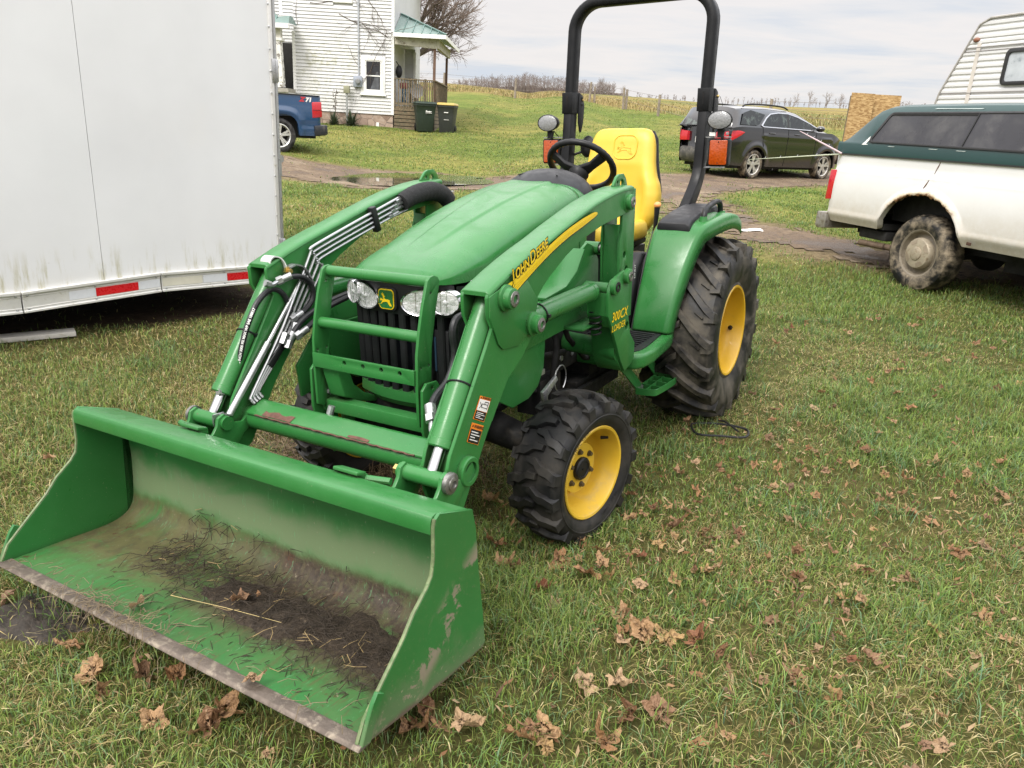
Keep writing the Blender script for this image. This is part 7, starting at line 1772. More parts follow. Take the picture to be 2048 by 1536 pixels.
mb = MB(); mb.bx(0.30, 0.36, -0.0135, -0.012, 1.6, 2.40); mb.build('rust_streak', mat('rust_stain', (0.55, 0.51, 0.46), 0.5), CM)
for zz_ in (2.30, 2.345, 1.80):
    mb = MB(); mb.bx(cm_front(zz_) + 0.01, 6.0, -0.016, -0.010, zz_, zz_ + 0.008); mb.build('stripe', mat('camper_stripe', (0.22, 0.20, 0.19), 0.5), CM)
for x in (2.6, 3.4): road_wheel(CM, x, 0.16, 0.34, 0.2, 0.2, M['tyre_grey'], M['alloy'], 'steel', z=0.34)
for x in (2.6, 3.4): road_wheel(CM, x, 2.1, 0.34, 0.2, 0.2, M['tyre_grey'], M['alloy'], 'steel', 1, z=0.34)

# ---------------- particle board panels ----------------
def osb_mat():
    m, nt, b = nodes('particle_board'); co = objco(nt)
    mp = N(nt, 'ShaderNodeMapping'); mp.inputs['Scale'].default_value = (22, 22, 60); mp.inputs['Rotation'].default_value = (0.4, 0.9, 0.2); nt.links.new(co, mp.inputs[0])
    v = N(nt, 'ShaderNodeTexVoronoi'); v.inputs['Scale'].default_value = 1.0; nt.links.new(mp.outputs[0], v.inputs['Vector'])
    c = ramp(nt, v.outputs['Color'], [(0.2, (0.26, 0.15, 0.055)), (0.5, (0.38, 0.24, 0.10)), (0.8, (0.50, 0.34, 0.16))])
    nt.links.new(c, b.inputs['Base Color']); b.inputs['Roughness'].default_value = 0.8
    return m
OSB = osb_mat()
gz = Hf(5.7, 14.1)
for i, (x0, x1, yy, rot, lab) in enumerate(((5.485, 5.90, 14.0, 0.12, 'upright particle board panel with edge split, nearer the black SUV'), (5.945, 6.385, 14.12, -0.10, 'upright particle board panel standing partly behind the first, nearer the camper'))):
    t = thing('board_panel', lab, 'board', ((x0 + x1) / 2, yy, gz - 0.02), rot)
    mb = MB(); w = (x1 - x0) / 2; mb.bx(-w, w, -0.009, 0.009, 0, 2.55 - gz); mb.build('sheet', OSB, t)
    mb = MB()
    for s in (-1, 1): mb.bx(s * (w - 0.045), s * w - 0.002 * s, 0.009, 0.05, 0, 2.50 - gz)
    mb.build('batten', M['wood'], t)

# ---------------- thin rods sticking out of the truck cap ----------------
for a, b_, r, cm_, lab in (((3.42, 8.88, 1.62), (3.05, 9.05, 1.80), 0.011, (0.55, 0.42, 0.44), 'short pale pink pole slanting up from the rear of the green cap'), ((3.42, 8.90, 1.575), (2.64, 9.45, 1.455), 0.007, (0.46, 0.50, 0.36), 'long thin pale pole pointing out over the lane from the green cap')):
    t = thing('fishing_rod', lab, 'pole', a)
    a = Vector(a); b_ = Vector(b_); d = b_ - a
    mb = MB(); mb.tube([Vector((0, 0, 0)) - d * 0.25, d * 0.5, d], [r, r * 0.75, r * 0.3], 8); mb.build('shaft', mat('rod_paint', cm_, 0.4), t)
    mb = MB()
    for k in (0.2, 0.42, 0.62, 0.8):
        mb.tube([d * k + Vector((0, 0, 0.0)), d * k + Vector((0.01, 0, 0.022))], 0.0035, 5)
    mb.build('line_guides', M['zinc'], t)

# ---------------- farmhouse ----------------
HO = thing('farmhouse', 'old white farmhouse with weathered siding, teal metal porch roofs and stone footing', 'house', (-4.814, 29.0, 0))
def siding_mat():
    def ex(nt, co, sp, c):
        n = noise_n(nt, co, 1.1, 9, 0.72, 0.4); n2 = noise_n(nt, co, 7, 8, 0.75)
        dx = mth(nt, 'ADD', sp.outputs[0], 2.4); dz = mth(nt, 'SUBTRACT', sp.outputs[2], 3.3)
        d = mth(nt, 'SQRT', mth(nt, 'ADD', mth(nt, 'MULTIPLY', dx, dx), mth(nt, 'MULTIPLY', dz, dz)))
        f = mth(nt, 'MULTIPLY', mapr(nt, d, 1.6, 0.4), mapr(nt, mth(nt, 'MULTIPLY', n, n2), 0.22, 0.34))
        c = mixc(nt, mth(nt, 'MULTIPLY', f, 0.75), c, (0.34, 0.34, 0.22))
        c = mixc(nt, mth(nt, 'MULTIPLY', mapr(nt, n2, 0.60, 0.75), 0.15), c, (0.40, 0.38, 0.32))
        return c
    return dirty_paint('white_siding', (0.60, 0.60, 0.60), (0.50, 0.48, 0.41), 1.7, 2.9, 0.5, 0.35, 0.0, ex, speck=0.04)
SID = siding_mat()
trimw = mat('white_trim', (0.78, 0.775, 0.76), 0.5, 0, 0.05, 4, (0.55, 0.53, 0.47), 0.6, 0.8)
def siding(mb, x0, x1, z0, z1, y, step=0.112, holes=()):
    z = z0
    while z < z1:
        zt = min(z + step, z1); segs = [(x0, x1)]
        for hx0, hx1, hz0, hz1 in holes:
            if z < hz1 and zt > hz0: segs = [s for a, b in segs for s in ((a, min(b, hx0)), (max(a, hx1), b)) if s[1] - s[0] > 0.01]
        for a, b in segs:
            mb.add([(a, y - 0.034, z), (b, y - 0.034, z), (b, y - 0.002, zt), (a, y - 0.002, zt), (a, y, z), (b, y, z)], [(0, 1, 2, 3), (0, 4, 5, 1)])
        z += step
mb = MB(); siding(mb, -3.50, -0.06, 1.80, 8.2, 0.0, holes=((-1.15, -0.29, 2.45, 3.72), (-2.1, -1.42, 5.35, 6.9))); mb.build('wall', SID, HO, recalc=False, sharp=20)
mb = MB(); siding(mb, -9.5, -3.55, 2.35, 8.2, 1.5); mb.build('wall', SID, HO, recalc=False, sharp=20)
mb = MB(); mb.bx(-3.48, -0.02, 0.02, 7.0, 1.8, 8.2); mb.bx(-9.5, -3.5, 1.52, 7.0, 1.8, 8.2); mb.build('wall_core', SID, HO)
mb = MB(); mb.bx(-0.085, 0.012, -0.028, 0.05, 1.80, 8.2); mb.build('corner_trim', trimw, HO)
mb = MB(); mb.bx(-3.56, -3.45, -0.028, 1.5, 2.35, 4.38); mb.bx(-3.98, -3.86, -0.03, 0.05, 4.85, 8.2); mb.build('corner_trim', trimw, HO)
mb = MB(); siding(mb, -3.95, -3.48, 4.85, 8.2, 0.0); mb.build('wall', SID, HO, recalc=False, sharp=20)
def stone_mat():
    m, nt, b = nodes('stone_footing'); co = objco(nt)
    v = N(nt, 'ShaderNodeTexVoronoi'); v.feature = 'DISTANCE_TO_EDGE'; v.inputs['Scale'].default_value = 2.6; nt.links.new(co, v.inputs['Vector'])
    v2 = N(nt, 'ShaderNodeTexVoronoi'); v2.inputs['Scale'].default_value = 2.6; nt.links.new(co, v2.inputs['Vector'])
    n = noise_n(nt, co, 6, 8, 0.7)
    sv_ = N(nt, 'ShaderNodeSeparateXYZ'); nt.links.new(v2.outputs['Color'], sv_.inputs[0])
    c = mixc(nt, 1.0, ramp(nt, n, [(0.3, (0.25, 0.18, 0.14)), (0.6, (0.38, 0.31, 0.26)), (0.75, (0.48, 0.43, 0.39))]), ramp(nt, sv_.outputs[0], [(0.0, (0.7, 0.62, 0.58)), (1.0, (1.25, 1.2, 1.15))]), 'MULTIPLY')
    c = mixc(nt, mapr(nt, v.outputs['Distance'], 0.03, 0.0), c, (0.10, 0.08, 0.065))
    n2 = noise_n(nt, co, 2.2, 6, 0.7)
    c = mixc(nt, mapr(nt, n2, 0.58, 0.70), c, (0.52, 0.46, 0.42))
    nt.links.new(c, b.inputs['Base Color']); b.inputs['Roughness'].default_value = 0.95
    return m
mb = MB(); mb.bx(-3.5, -0.02, 0.0, 6.9, 1.0, 1.80); mb.build('footing', stone_mat(), HO)
mb = MB(); mb.bx(-0.62, -0.52, -0.02, 0.0, 1.33, 1.52); mb.build('vent_pipe', trimw, HO)
# window
WN = empty_child('window', HO)
mb = MB(); mb.prism([(-1.16, 2.45), (-0.29, 2.45), (-0.29, 3.72), (-1.16, 3.72)], 'y', -0.05, 0.0, [[(-1.0, 2.58), (-0.44, 2.58), (-0.44, 3.57), (-1.0, 3.57)]]); mb.build('window_trim', trimw, WN, bevel=0.006)
mb = MB(); mb.bx(-1.20, -0.25, -0.09, 0.0, 2.41, 2.46); mb.build('sill', trimw, WN, bevel=0.006)
mb = MB(); mb.prism([(-1.0, 2.58), (-0.44, 2.58), (-0.44, 3.57), (-1.0, 3.57)], 'y', -0.035, -0.005, [[(-0.965, 2.615), (-0.475, 2.615), (-0.475, 3.05), (-0.965, 3.05)], [(-0.965, 3.09), (-0.475, 3.09), (-0.475, 3.54), (-0.965, 3.54)]]); mb.build('sash', trimw, WN)
mb = MB(); mb.prism([(-0.97, 2.60), (-0.47, 2.60), (-0.47, 3.55), (-0.97, 3.55)], 'y', -0.014, -0.008); mb.build('pane', mat('window_pane_dark', (0.02, 0.021, 0.024), 0.08, 0, 0.4, 2, spec=0.6), WN)
mb = MB(); mb.prism([(-0.83, 2.62), (-0.52, 2.62), (-0.53, 3.10), (-0.55, 3.22), (-0.62, 3.20), (-0.66, 3.06)], 'y', -0.017, -0.014); mb.build('curtain', mat('curtain_seen_through_pane', (0.09, 0.095, 0.105), 0.9, 0, 0.35, 8), WN)
U = empty_child('window', HO)
mb = MB(); mb.prism([(-2.1, 5.35), (-1.42, 5.35), (-1.42, 6.9), (-2.1, 6.9)], 'y', -0.05, 0.0, [[(-1.98, 5.48), (-1.54, 5.48), (-1.54, 6.8), (-1.98, 6.8)]]); mb.build('window_trim', trimw, U, bevel=0.006)
mb = MB(); mb.bx(-1.98, -1.54, -0.012, -0.008, 5.48, 6.8); mb.build('pane', M['darkglass'], U)
# conduit, meter, pedestal
mb = MB(); mb.tube([(-1.23, -0.05, 3.0), (-1.22, -0.05, 8.0)], 0.032, 10)
for z in (3.4, 4.5, 5.3): mb.bx(-1.30, -1.16, -0.03, -0.01, z, z + 0.04)
mb.build('conduit', mat('grey_conduit', (0.42, 0.44, 0.47), 0.5, 0.3), HO)
mb = MB(); mb.bx(-1.41, -1.10, -0.14, -0.01, 2.67, 3.04); o = mb.build('meter_box', mat('meter_grey', (0.30, 0.33, 0.38), 0.5, 0.2, 0.1, 8), HO, bevel=0.012)
mb = MB(); mb.lathe([(0.10, 0), (0.10, 0.06), (0.075, 0.11), (0, 0.12)], (-1.235, -0.14, 2.86), (0, -1, 0), 20); mb.build('meter_dial', M['clear'], o)
mb = MB(); mb.bx(-1.73, -1.52, -0.28, -0.14, 2.44, 2.69); o = mb.build('utility_box', mat('box_olive', (0.26, 0.26, 0.17), 0.6, 0, 0.1, 8), HO, bevel=0.01)
mb = MB(); mb.tube([(-1.63, -0.21, 2.44), (-1.62, -0.21, 1.30)], 0.035, 10); mb.build('box_post', mat('post_grey', (0.34, 0.35, 0.34), 0.5, 0.3), o)
# bare vine on the wall
mb = MB(); rr = random.Random(5)
def vine(p, a, L, r, d):
    q = [Vector(p)]
    for k in range(7):
        a += rr.uniform(-0.35, 0.35); q.append(q[-1] + Vector((math.cos(a) * L / 7, rr.uniform(-0.012, 0.008), math.sin(a) * L / 7)))
        q[-1].y = min(-0.03, q[-1].y)
    mb.tube(q, [r * (1 - 0.6 * k / 7) for k in range(8)], 4)
    if d > 0:
        for k in range(3): vine(q[rr.randint(2, 7)], a + rr.uniform(-1.0, 1.0), L * rr.uniform(0.4, 0.75), r * 0.6, d - 1)
vine((-2.9, -0.03, 5.3), -0.15, 1.5, 0.014, 2); vine((-1.9, -0.03, 5.0), -0.35, 1.9, 0.014, 3); vine((-0.2, -0.05, 4.35), 2.9, 1.2, 0.012, 3); vine((-0.1, -0.06, 4.5), 0.0, 1.2, 0.010, 3); vine((-0.9, -0.05, 5.5), -0.6, 0.9, 0.012, 2); vine((-0.3, -0.04, 4.3), -1.9, 1.6, 0.009, 2); vine((-1.6, -0.04, 4.0), -1.1, 1.2, 0.007, 1); vine((-3.35, -0.04, 4.6), 1.3, 0.8, 0.008, 1)
mb.build('dry_vine', mat('vine_bark', (0.10, 0.075, 0.06), 0.9), HO)
# side porch: roof, beam, posts, railing, deck
tealr = mat('teal_metal_roof', (0.16, 0.235, 0.21), 0.45, 0.1, 0.08, 3, (0.24, 0.31, 0.285), 0.55, 0.8)
PR = empty_child('porch', HO)
mb = MB()
A0, A1, A2, A3 = (0.0, -0.15, 4.50), (1.84, -0.30, 4.50), (0.0, 1.6, 5.30), (0.0, 5.5, 5.15)
B1 = (1.84, 5.2, 4.52)
mb.add([A0, A1, A2], [(0, 1, 2)]); mb.add([A1, B1, A3, A2], [(0, 1, 2, 3)])
mb.v += [(x, y, z - 0.05) for x, y, z in mb.v[:7]]
mb.f += [(9, 8, 7), (13, 12, 11, 10)]
mb.build('porch_roof', tealr, PR)
mb = MB()
for t in (0.18, 0.36, 0.54, 0.70, 0.85):
    a = Vector(A0).lerp(Vector(A1), t); e = Vector(A2).lerp(Vector(A1), t)
    mb.bar(a + Vector((0, 0, 0.015)), e + Vector((0, 0, 0.015)), 0.03, 0.04)
mb.bar(Vector(A2) + Vector((0, 0, 0.02)), Vector(A1) + Vector((0, 0, 0.02)), 0.10, 0.04)
mb.build('roof_seam', mat('teal_seam', (0.10, 0.19, 0.165), 0.4, 0.2), PR)
mb = MB(); mb.bar((0.0, -0.17, 4.44), (1.86, -0.33, 4.43), 0.03, 0.13); mb.bar((1.84, -0.32, 4.43), (1.84, 5.2, 4.45), 0.03, 0.13); mb.build('fascia', trimw, PR)
mb = MB(); mb.prism([(0.03, 4.40), (1.62, 4.38), (1.57, 4.08), (1.40, 4.07), (0.03, 4.15)], 'y', 0.0, 0.12); mb.bx(1.44, 1.55, 0.12, 4.5, 4.10, 4.40); mb.build('porch_beam', mat('worn_beam', (0.48, 0.46, 0.38), 0.7, 0, 0.15, 5, (0.22, 0.18, 0.13), 0.5, 0.7), PR)
for y in (0.05, 4.3):
    mb = MB(); mb.bx(1.38, 1.47, y, y + 0.09, 1.3, 4.10); mb.build('porch_post', mat('brown_post', (0.13, 0.075, 0.05), 0.7, 0, 0.2, 6), PR)
mb = MB(); siding(mb, 0.02, 0.42, 2.1, 4.2, 2.4); mb.build('back_wall', SID, PR, recalc=False)
mb = MB(); mb.bx(0.36, 0.44, 2.36, 2.42, 2.1, 4.1); mb.build('back_trim', trimw, PR)
mb = MB(); mb.bx(0.02, 1.48, 0.0, 4.5, 2.06, 2.12); mb.build('deck', M['wood'], PR)
mb = MB()
for k in range(6): mb.bx(0.02, 1.45, -0.02, 0.01, 1.32 + 0.128 * k, 1.425 + 0.128 * k)
for k in range(6): mb.bx(1.44, 1.47, 0.0, 4.5, 1.32 + 0.128 * k, 1.425 + 0.128 * k)
mb.build('deck_skirt', M['wood'], PR)
mb = MB(); mb.bx(0.02, 1.46, 0.04, 1.5, 1.1, 2.05); mb.build('deck_core', M['under'], PR)
mb = MB(); rl = random.Random(3)
for k in range(17):
    x = 0.05 + 1.38 * (k / 16) ** 0.86
    mb.bx(x - 0.018, x + 0.018, -0.03, 0.01, 2.05, 3.02 + rl.uniform(-0.02, 0.02))
for k in range(26): mb.bx(1.44, 1.48, 0.1 + k * 0.17, 0.135 + k * 0.17, 2.05, 3.02)
mb.bar((0.03, -0.01, 3.03), (1.47, -0.01, 3.02), 0.09, 0.04); mb.bar((1.46, 0.0, 3.02), (1.46, 4.5, 3.02), 0.09, 0.04); mb.bar((0.03, 0.0, 2.20), (1.47, 0.0, 2.20), 0.04, 0.08)
for x in (0.42, 0.62, 0.98): mb.bx(x, x + 0.08, 0.8, 0.88, 2.1, 3.1)
mb.build('railing', M['wood'], PR)
# entry porch with chipped column
EP = empty_child('entry_porch', HO)
mb = MB(); mb.add([(-7.5, -1.0, 4.50), (-3.38, -1.0, 4.52), (-3.52, -0.35, 4.82), (-4.06, -0.02, 4.80), (-4.25, 0.0, 5.2), (-7.5, 0.0, 5.2)], [(0, 1, 2, 3, 4, 5)]); mb.add([(-3.38, -1.0, 4.52), (-3.38, 0.0, 4.55), (-3.52, 0.0, 4.82), (-3.52, -0.35, 4.82)], [(0, 1, 2, 3)]); mb.build('entry_roof', tealr, EP, recalc=False)
mb = MB(); mb.bar((-3.86, -0.95, 4.53), (-4.03, -0.05, 4.84), 0.025, 0.03); mb.bar((-4.3, -0.97, 4.53), (-4.3, -0.05, 5.14), 0.025, 0.03); mb.build('roof_seam', mat('teal_seam2', (0.12, 0.23, 0.20), 0.4), EP)
mb = MB(); mb.bx(-7.5, -3.38, -1.02, -0.9, 4.36, 4.50); mb.build('entry_fascia', trimw, EP)
mb = MB(); mb.bx(-7.5, -3.72, -0.82, -0.6, 4.06, 4.36); mb.build('entry_beam', mat('cream_beam', (0.55, 0.53, 0.46), 0.7), EP)
chipm = mat('chipped_white_paint', (0.70, 0.69, 0.66), 0.7, 0, 0.08, 4, (0.20, 0.18, 0.155), 0.545, 0.575)
mb = MB(); mb.prism([(-3.97, 2.48), (-3.68, 2.50), (-3.74, 4.02), (-3.93, 4.02)], 'y', -0.85, -0.58); mb.bx(-3.99, -3.67, -0.88, -0.55, 3.98, 4.07); mb.build('entry_column', chipm, EP)
mb = MB(); mb.bx(-7.5, -3.5, -0.9, 1.5, 2.34, 2.47); mb.build('entry_wall_cap', mat('cement', (0.32, 0.30, 0.26), 0.9, 0, 0.2, 6), EP)
mb = MB(); mb.bx(-7.5, -3.5, -0.85, 1.5, 1.2, 2.34); mb.build('entry_wall', SID, EP)
mb = MB(); mb.bx(-4.35, -4.0, 1.44, 1.5, 2.4, 4.1); mb.build('doorway', M['under'], EP)

# porch clutter
t = thing('folding_chair', 'folded blue and red camp chair on the porch behind the railing', 'chair', (-4.814 + 0.28, 29.5, 2.12))
mb = MB(); mb.bx(-0.07, 0.07, -0.02, 0.10, 0.08, 0.60); mb.build('seat_cloth', mat('chair_blue', (0.03, 0.10, 0.17), 0.7), t, bevel=0.02)
mb = MB(); mb.bx(-0.14, 0.14, -0.02, 0.10, 0.60, 0.80); mb.build('back_cloth', mat('chair_red', (0.16, 0.03, 0.035), 0.7), t, bevel=0.02)
for s in (-1, 1):
    mb = MB(); mb.tube([(s * 0.16, -0.05, 0.02), (s * -0.05, 0.0, 0.60)], 0.012, 6); mb.build('leg', M['zinc'], t)
t = thing('dish', 'round grey dish leaning on the porch behind the railing', 'dish', (-4.814 + 0.72, 29.75, 2.12))
mb = MB(); mb.lathe([(0.25, 0.06), (0.2, 0.02), (0.1, -0.01), (0, -0.02)], (0, 0, 0.55), (0.25, -1, 0.15), 28, caps=False); mb.build('bowl', mat('dish_grey', (0.22, 0.22, 0.22), 0.6), t)
mb = MB(); mb.tube([(0, 0.03, 0.55), (0.02, 0.15, 0.0)], 0.02, 8); mb.build('stand', M['zinc'], t)
t = thing('wall_lantern', 'dark round object hanging on the porch wall by the house corner', 'lantern', (-4.814 + 0.12, 29.4, 3.0))
mb = MB(); mb.sphere((0, 0, 0.28), 1, 14, 10, (0.12, 0.10, 0.22)); mb.build('globe', M['darkgrey'], t)
mb = MB(); mb.tube([(0, 0, 0.48), (-0.1, 0.0, 0.62)], 0.015, 6); mb.build('hook', M['black'], t)

# wheelie bins
def bin_(x, y, z, w, h, lidm, bodym, lab, rot, mark):
    t = thing('wheelie_bin', lab, 'bin', (x, y, z), rot)
    mb = MB()
    def r(zz, k, d0, d1): return [(-w / 2 * k, d0, zz), (w / 2 * k, d0, zz), (w / 2 * k, d1, zz), (-w / 2 * k, d1, zz)]
    mb.rings([r(0.0, 0.76, 0.10, 0.58), r(0.55, 0.88, 0.04, 0.64), r(h - 0.12, 0.99, 0.0, 0.68), r(h - 0.115, 1.03, -0.02, 0.70), r(h - 0.05, 1.03, -0.02, 0.70)]); mb.build('bin_body', bodym, t, bevel=0.012)
    mb = MB(); mb.rings([r(h - 0.05, 1.08, -0.05, 0.74), r(h - 0.02, 1.08, -0.05, 0.74), r(h + 0.03, 0.96, 0.02, 0.68), r(h + 0.04, 0.7, 0.15, 0.55)]); mb.build('lid', lidm, t, bevel=0.012)
    mb = MB(); mb.tube([(-w * 0.45, 0.72, h - 0.09), (w * 0.45, 0.72, h - 0.09)], 0.018, 8); mb.build('handle', bodym, t)
    for s in (-1, 1):
        q = MB(); q.lathe([(0.0, -0.03), (0.115, -0.03), (0.125, -0.01), (0.125, 0.02), (0.10, 0.03), (0.03, 0.02), (0, 0.02)], (s * w * 0.40, 0.62, 0.125), (s, 0, 0), 20); q.build('wheel', M['black'], t)
    mb = MB()
    if mark == 0:
        put_text(mb, '‿', 0.1, lambda a, b_: (a - 0.06, 0.0, h * 0.66 + b_)) if 0 else None
        mb.prism([(-0.02, h * 0.70), (0.02, h * 0.745), (0.05, h * 0.70), (0.11, h * 0.715), (0.17, h * 0.70), (0.19, h * 0.72), (0.185, h * 0.685), (0.12, h * 0.672), (0.03, h * 0.68)], 'y', -0.004, 0.03); mb.bx(-0.02, 0.20, -0.003, 0.03, h * 0.64, h * 0.655)
    else:
        mb.bx(-0.05, 0.10, 0.0, 0.05, h * 0.685, h * 0.712); mb.bx(-0.06, 0.12, 0.03, 0.05, h * 0.44, h * 0.455)
    mb.build('bin_marking', M['decal_w'], t)
    return t
bgm = mat('bin_dark_green', (0.018, 0.032, 0.022), 0.55, 0, 0.15, 5); bkm = mat('bin_charcoal', (0.028, 0.032, 0.030), 0.55, 0, 0.15, 5)
bin_(-3.555, 28.3, 1.31, 0.70, 0.96, bgm, bgm, 'dark green wheelie bin with a white emblem against the porch steps', 0.28, 0)
bin_(-2.89, 28.4, 1.31, 0.60, 0.96, mat('bin_yellow_lid', (0.42, 0.31, 0.08), 0.5, 0, 0.08, 5), bkm, 'charcoal wheelie bin with a yellow lid', -0.12, 1)

# yuccas by the wall
def yucca(x, y, z, n, R, lab, seed):
    r = random.Random(seed); t = thing('yucca_plant', lab, 'plant', (x, y, z)); mb = MB()
    for k in range(n):
        a = r.uniform(0, 2 * PI); e = r.uniform(0.25, 1.4); L = R * r.uniform(0.6, 1.1)
        d = Vector((math.cos(a) * math.cos(e), math.sin(a) * math.cos(e), math.sin(e))); s = d.cross(Vector((0, 0, 1))).normalized() * 0.02
        p = [d * (L * q) - Vector((0, 0, 0.35 * L * q * q * math.cos(e))) for q in (0.05, 0.5, 1.0)]
        mb.add([p[0] - s, p[0] + s, p[1] + s * 1.1, p[1] - s * 1.1, p[2]], [(0, 1, 2, 3), (3, 2, 4)])
    mb.build('leaves', mat('yucca_leaf', (0.055, 0.075, 0.040), 0.5, 0, 0.4, 9), t, recalc=False)
    mb = MB(); mb.tube([(0, 0, -0.05), (0, 0, 0.12)], [0.05, 0.03], 8); mb.build('stem', M['wood'], t)
    return t
yucca(-4.814 - 2.05, 28.55, 1.33, 90, 0.62, 'spiky grey green yucca with a dead flower stalk beside it', 1); yucca(-4.814 - 1.42, 28.55, 1.33, 120, 0.70, 'fuller spiky yucca below the meter box', 2)
t = thing('dead_stalk', 'bare brown seed stalk standing between the yuccas', 'plant stalk', (-4.814 - 2.02, 28.6, 1.33))
mb = MB(); st = smooth_path([(0, 0, 0), (0.03, 0, 0.5), (0.02, 0, 0.9), (0.08, 0, 1.2)], 5); mb.tube(st, 0.012, 5); rs = random.Random(9)
for k in range(26):
    p = st[rs.randint(6, len(st) - 1)]; mb.sphere(p + Vector((rs.uniform(-0.1, 0.1), rs.uniform(-0.05, 0.05), rs.uniform(-0.04, 0.06))), 0.022, 5, 4)
mb.build('stalk', mat('stalk_brown', (0.10, 0.08, 0.06), 0.9), t)

# ---------------- fence line ----------------
FE = thing('wire_fence', 'old farm fence of weathered posts and wire along the field edge', 'fence', (0, 0, 0))
postm = mat('fence_post_wood', (0.24, 0.20, 0.16), 0.9, 0, 0.25, 4)
FP = [(-20, 68, 1.35), (-13.5, 67, 1.3), (-6.8, 65, 1.4), (-1.05, 62, 1.4), (4.4, 59, 1.35), (4.8, 59.4, 1.1), (6.3, 54, 1.35), (6.5, 54.1, 1.25), (7.7, 48, 1.2), (8.6, 40, 1.0), (11.9, 40, 1.2), (15, 37, 1.2), (19, 34, 1.2), (24, 31, 1.2)]
tops = []
for x, y, h in FP:
    z = Hf(x, y); rp = random.Random(int(x * 10) + 999); lean = rp.uniform(-0.05, 0.05)
    mb = MB(); mb.tube([(x, y, z - 0.2), (x + lean * 0.5, y, z + h * 0.5), (x + lean, y, z + h)], [0.085, 0.08, 0.07], 8); mb.build('post', postm, FE); tops.append(Vector((x + lean, y, z + h)))
wr = mat('fence_wire', (0.20, 0.17, 0.15), 0.6, 0.5)
for k in (0.12, 0.45, 0.8):
    mb = MB(); mb.tube([p - Vector((0, 0, k)) for i, p in enumerate(tops) if i not in (5, 7)], 0.008, 4); mb.build('wire', wr, FE)

# ---------------- bare trees ----------------
barkm = mat('grey_bark', (0.15, 0.125, 0.105), 0.95, 0, 0.2, 6); twigm = mat('twig_brown', (0.17, 0.13, 0.105), 0.95, 0, 0.2, 3)
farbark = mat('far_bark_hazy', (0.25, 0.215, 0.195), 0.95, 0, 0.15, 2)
def grow(mt, mc, p, d, L, r, depth, R, spread=0.55, droop=0.0, lvl=0, trunk_lv=1, k_tw=3):
    n = 5; q = [Vector(p)]; dd = Vector(d)
    for k in range(n):
        dd = (dd + Vector((R.gauss(0, 0.10), R.gauss(0, 0.10), R.gauss(0.03 - droop, 0.07)))).normalized(); q.append(q[-1] + dd * (L / n))
    tgt = mt if lvl < trunk_lv else mc
    tgt.tube(q, [r * (1 - 0.45 * k / n) for k in range(n + 1)], 6 if lvl < 2 else 3, caps=False)
    if depth <= 0: return
    nb = R.randint(k_tw, k_tw + 1)
    for k in range(nb):
        t = R.uniform(0.45, 1.0) if k else 1.0
        i = min(n, int(t * n)); base = q[i]
        ax = dd.orthogonal().normalized(); ax = Matrix.Rotation(R.uniform(0, 2 * PI), 3, dd) @ ax
        nd = (Matrix.Rotation(R.uniform(0.25, spread + 0.3) * (0.5 if k == 0 else 1), 3, ax) @ dd).normalized()
        grow(mt, mc, base, nd, L * R.uniform(0.60, 0.82), r * 0.55, depth - 1, R, spread, droop, lvl + 1, trunk_lv, k_tw)
def tree(x, y, z, h, seed, lab, depth=5, spread=0.6, r=None, tm=None, cm_=None, trunkL=0.30, d=(0, 0, 1), k_tw=3, group=None):
    R = random.Random(seed); t = thing('bare_tree', lab, 'tree', (x, y, z), 0, group); a, c_ = MB(), MB()
    grow(a, c_, (0, 0, -0.3), d, h * trunkL, r or h * 0.028, depth, R, spread, 0, 0, 2, k_tw)
    a.build('trunk', tm or barkm, t, recalc=False); c_.build('crown', cm_ or twigm, t, recalc=False)
    return t
tree(-6.6, 37.5, 1.9, 10.5, 4, 'large bare grey tree rising behind the farmhouse porch roof', 6, 0.75, 0.30, trunkL=0.28, d=(0.22, 0, 1))
tree(-9.6, 70, 4.2, 4.2, 12, 'small bare tree seen under the porch roof against the sky', 5, 0.7, 0.08)
# far trees on the skyline
def far(px_list): pass
FT_ = [(28.4, 300, 8.2, 21, 'broad bare oak standing alone on the skyline between the roll bar posts', 6, 0.75, 0.34),
       (21.5, 296, 6.8, 22, 'smaller bare tree just before the broad skyline oak', 5, 0.7, 0.22),
       (35.0, 305, 5.6, 23, 'low bushy bare tree falling away beside the skyline oak', 5, 0.8, 0.2),
       (97.0, 300, 5.6, 24, 'slim bare tree at the start of the skyline clump above the SUV', 5, 0.6, 0.15),
       (103.0, 300, 7.4, 25, 'tallest bare tree of the skyline clump above the SUV', 5, 0.6, 0.17),
       (109.5, 302, 7.8, 26, 'round topped bare tree in the skyline clump above the SUV', 5, 0.65, 0.17),
       (115.5, 303, 6.6, 27, 'bare tree closing the skyline clump next to the board panels', 5, 0.65, 0.16),
       (63.0, 300, 5.0, 28, 'small pale bare tree beyond the field by the roll bar post', 4, 0.65, 0.12)]
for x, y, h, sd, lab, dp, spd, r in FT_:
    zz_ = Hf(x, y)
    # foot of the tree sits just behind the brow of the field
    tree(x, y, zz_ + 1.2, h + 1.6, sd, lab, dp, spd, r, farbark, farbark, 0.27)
R = random.Random(77); mb = MB(); mt = MB()
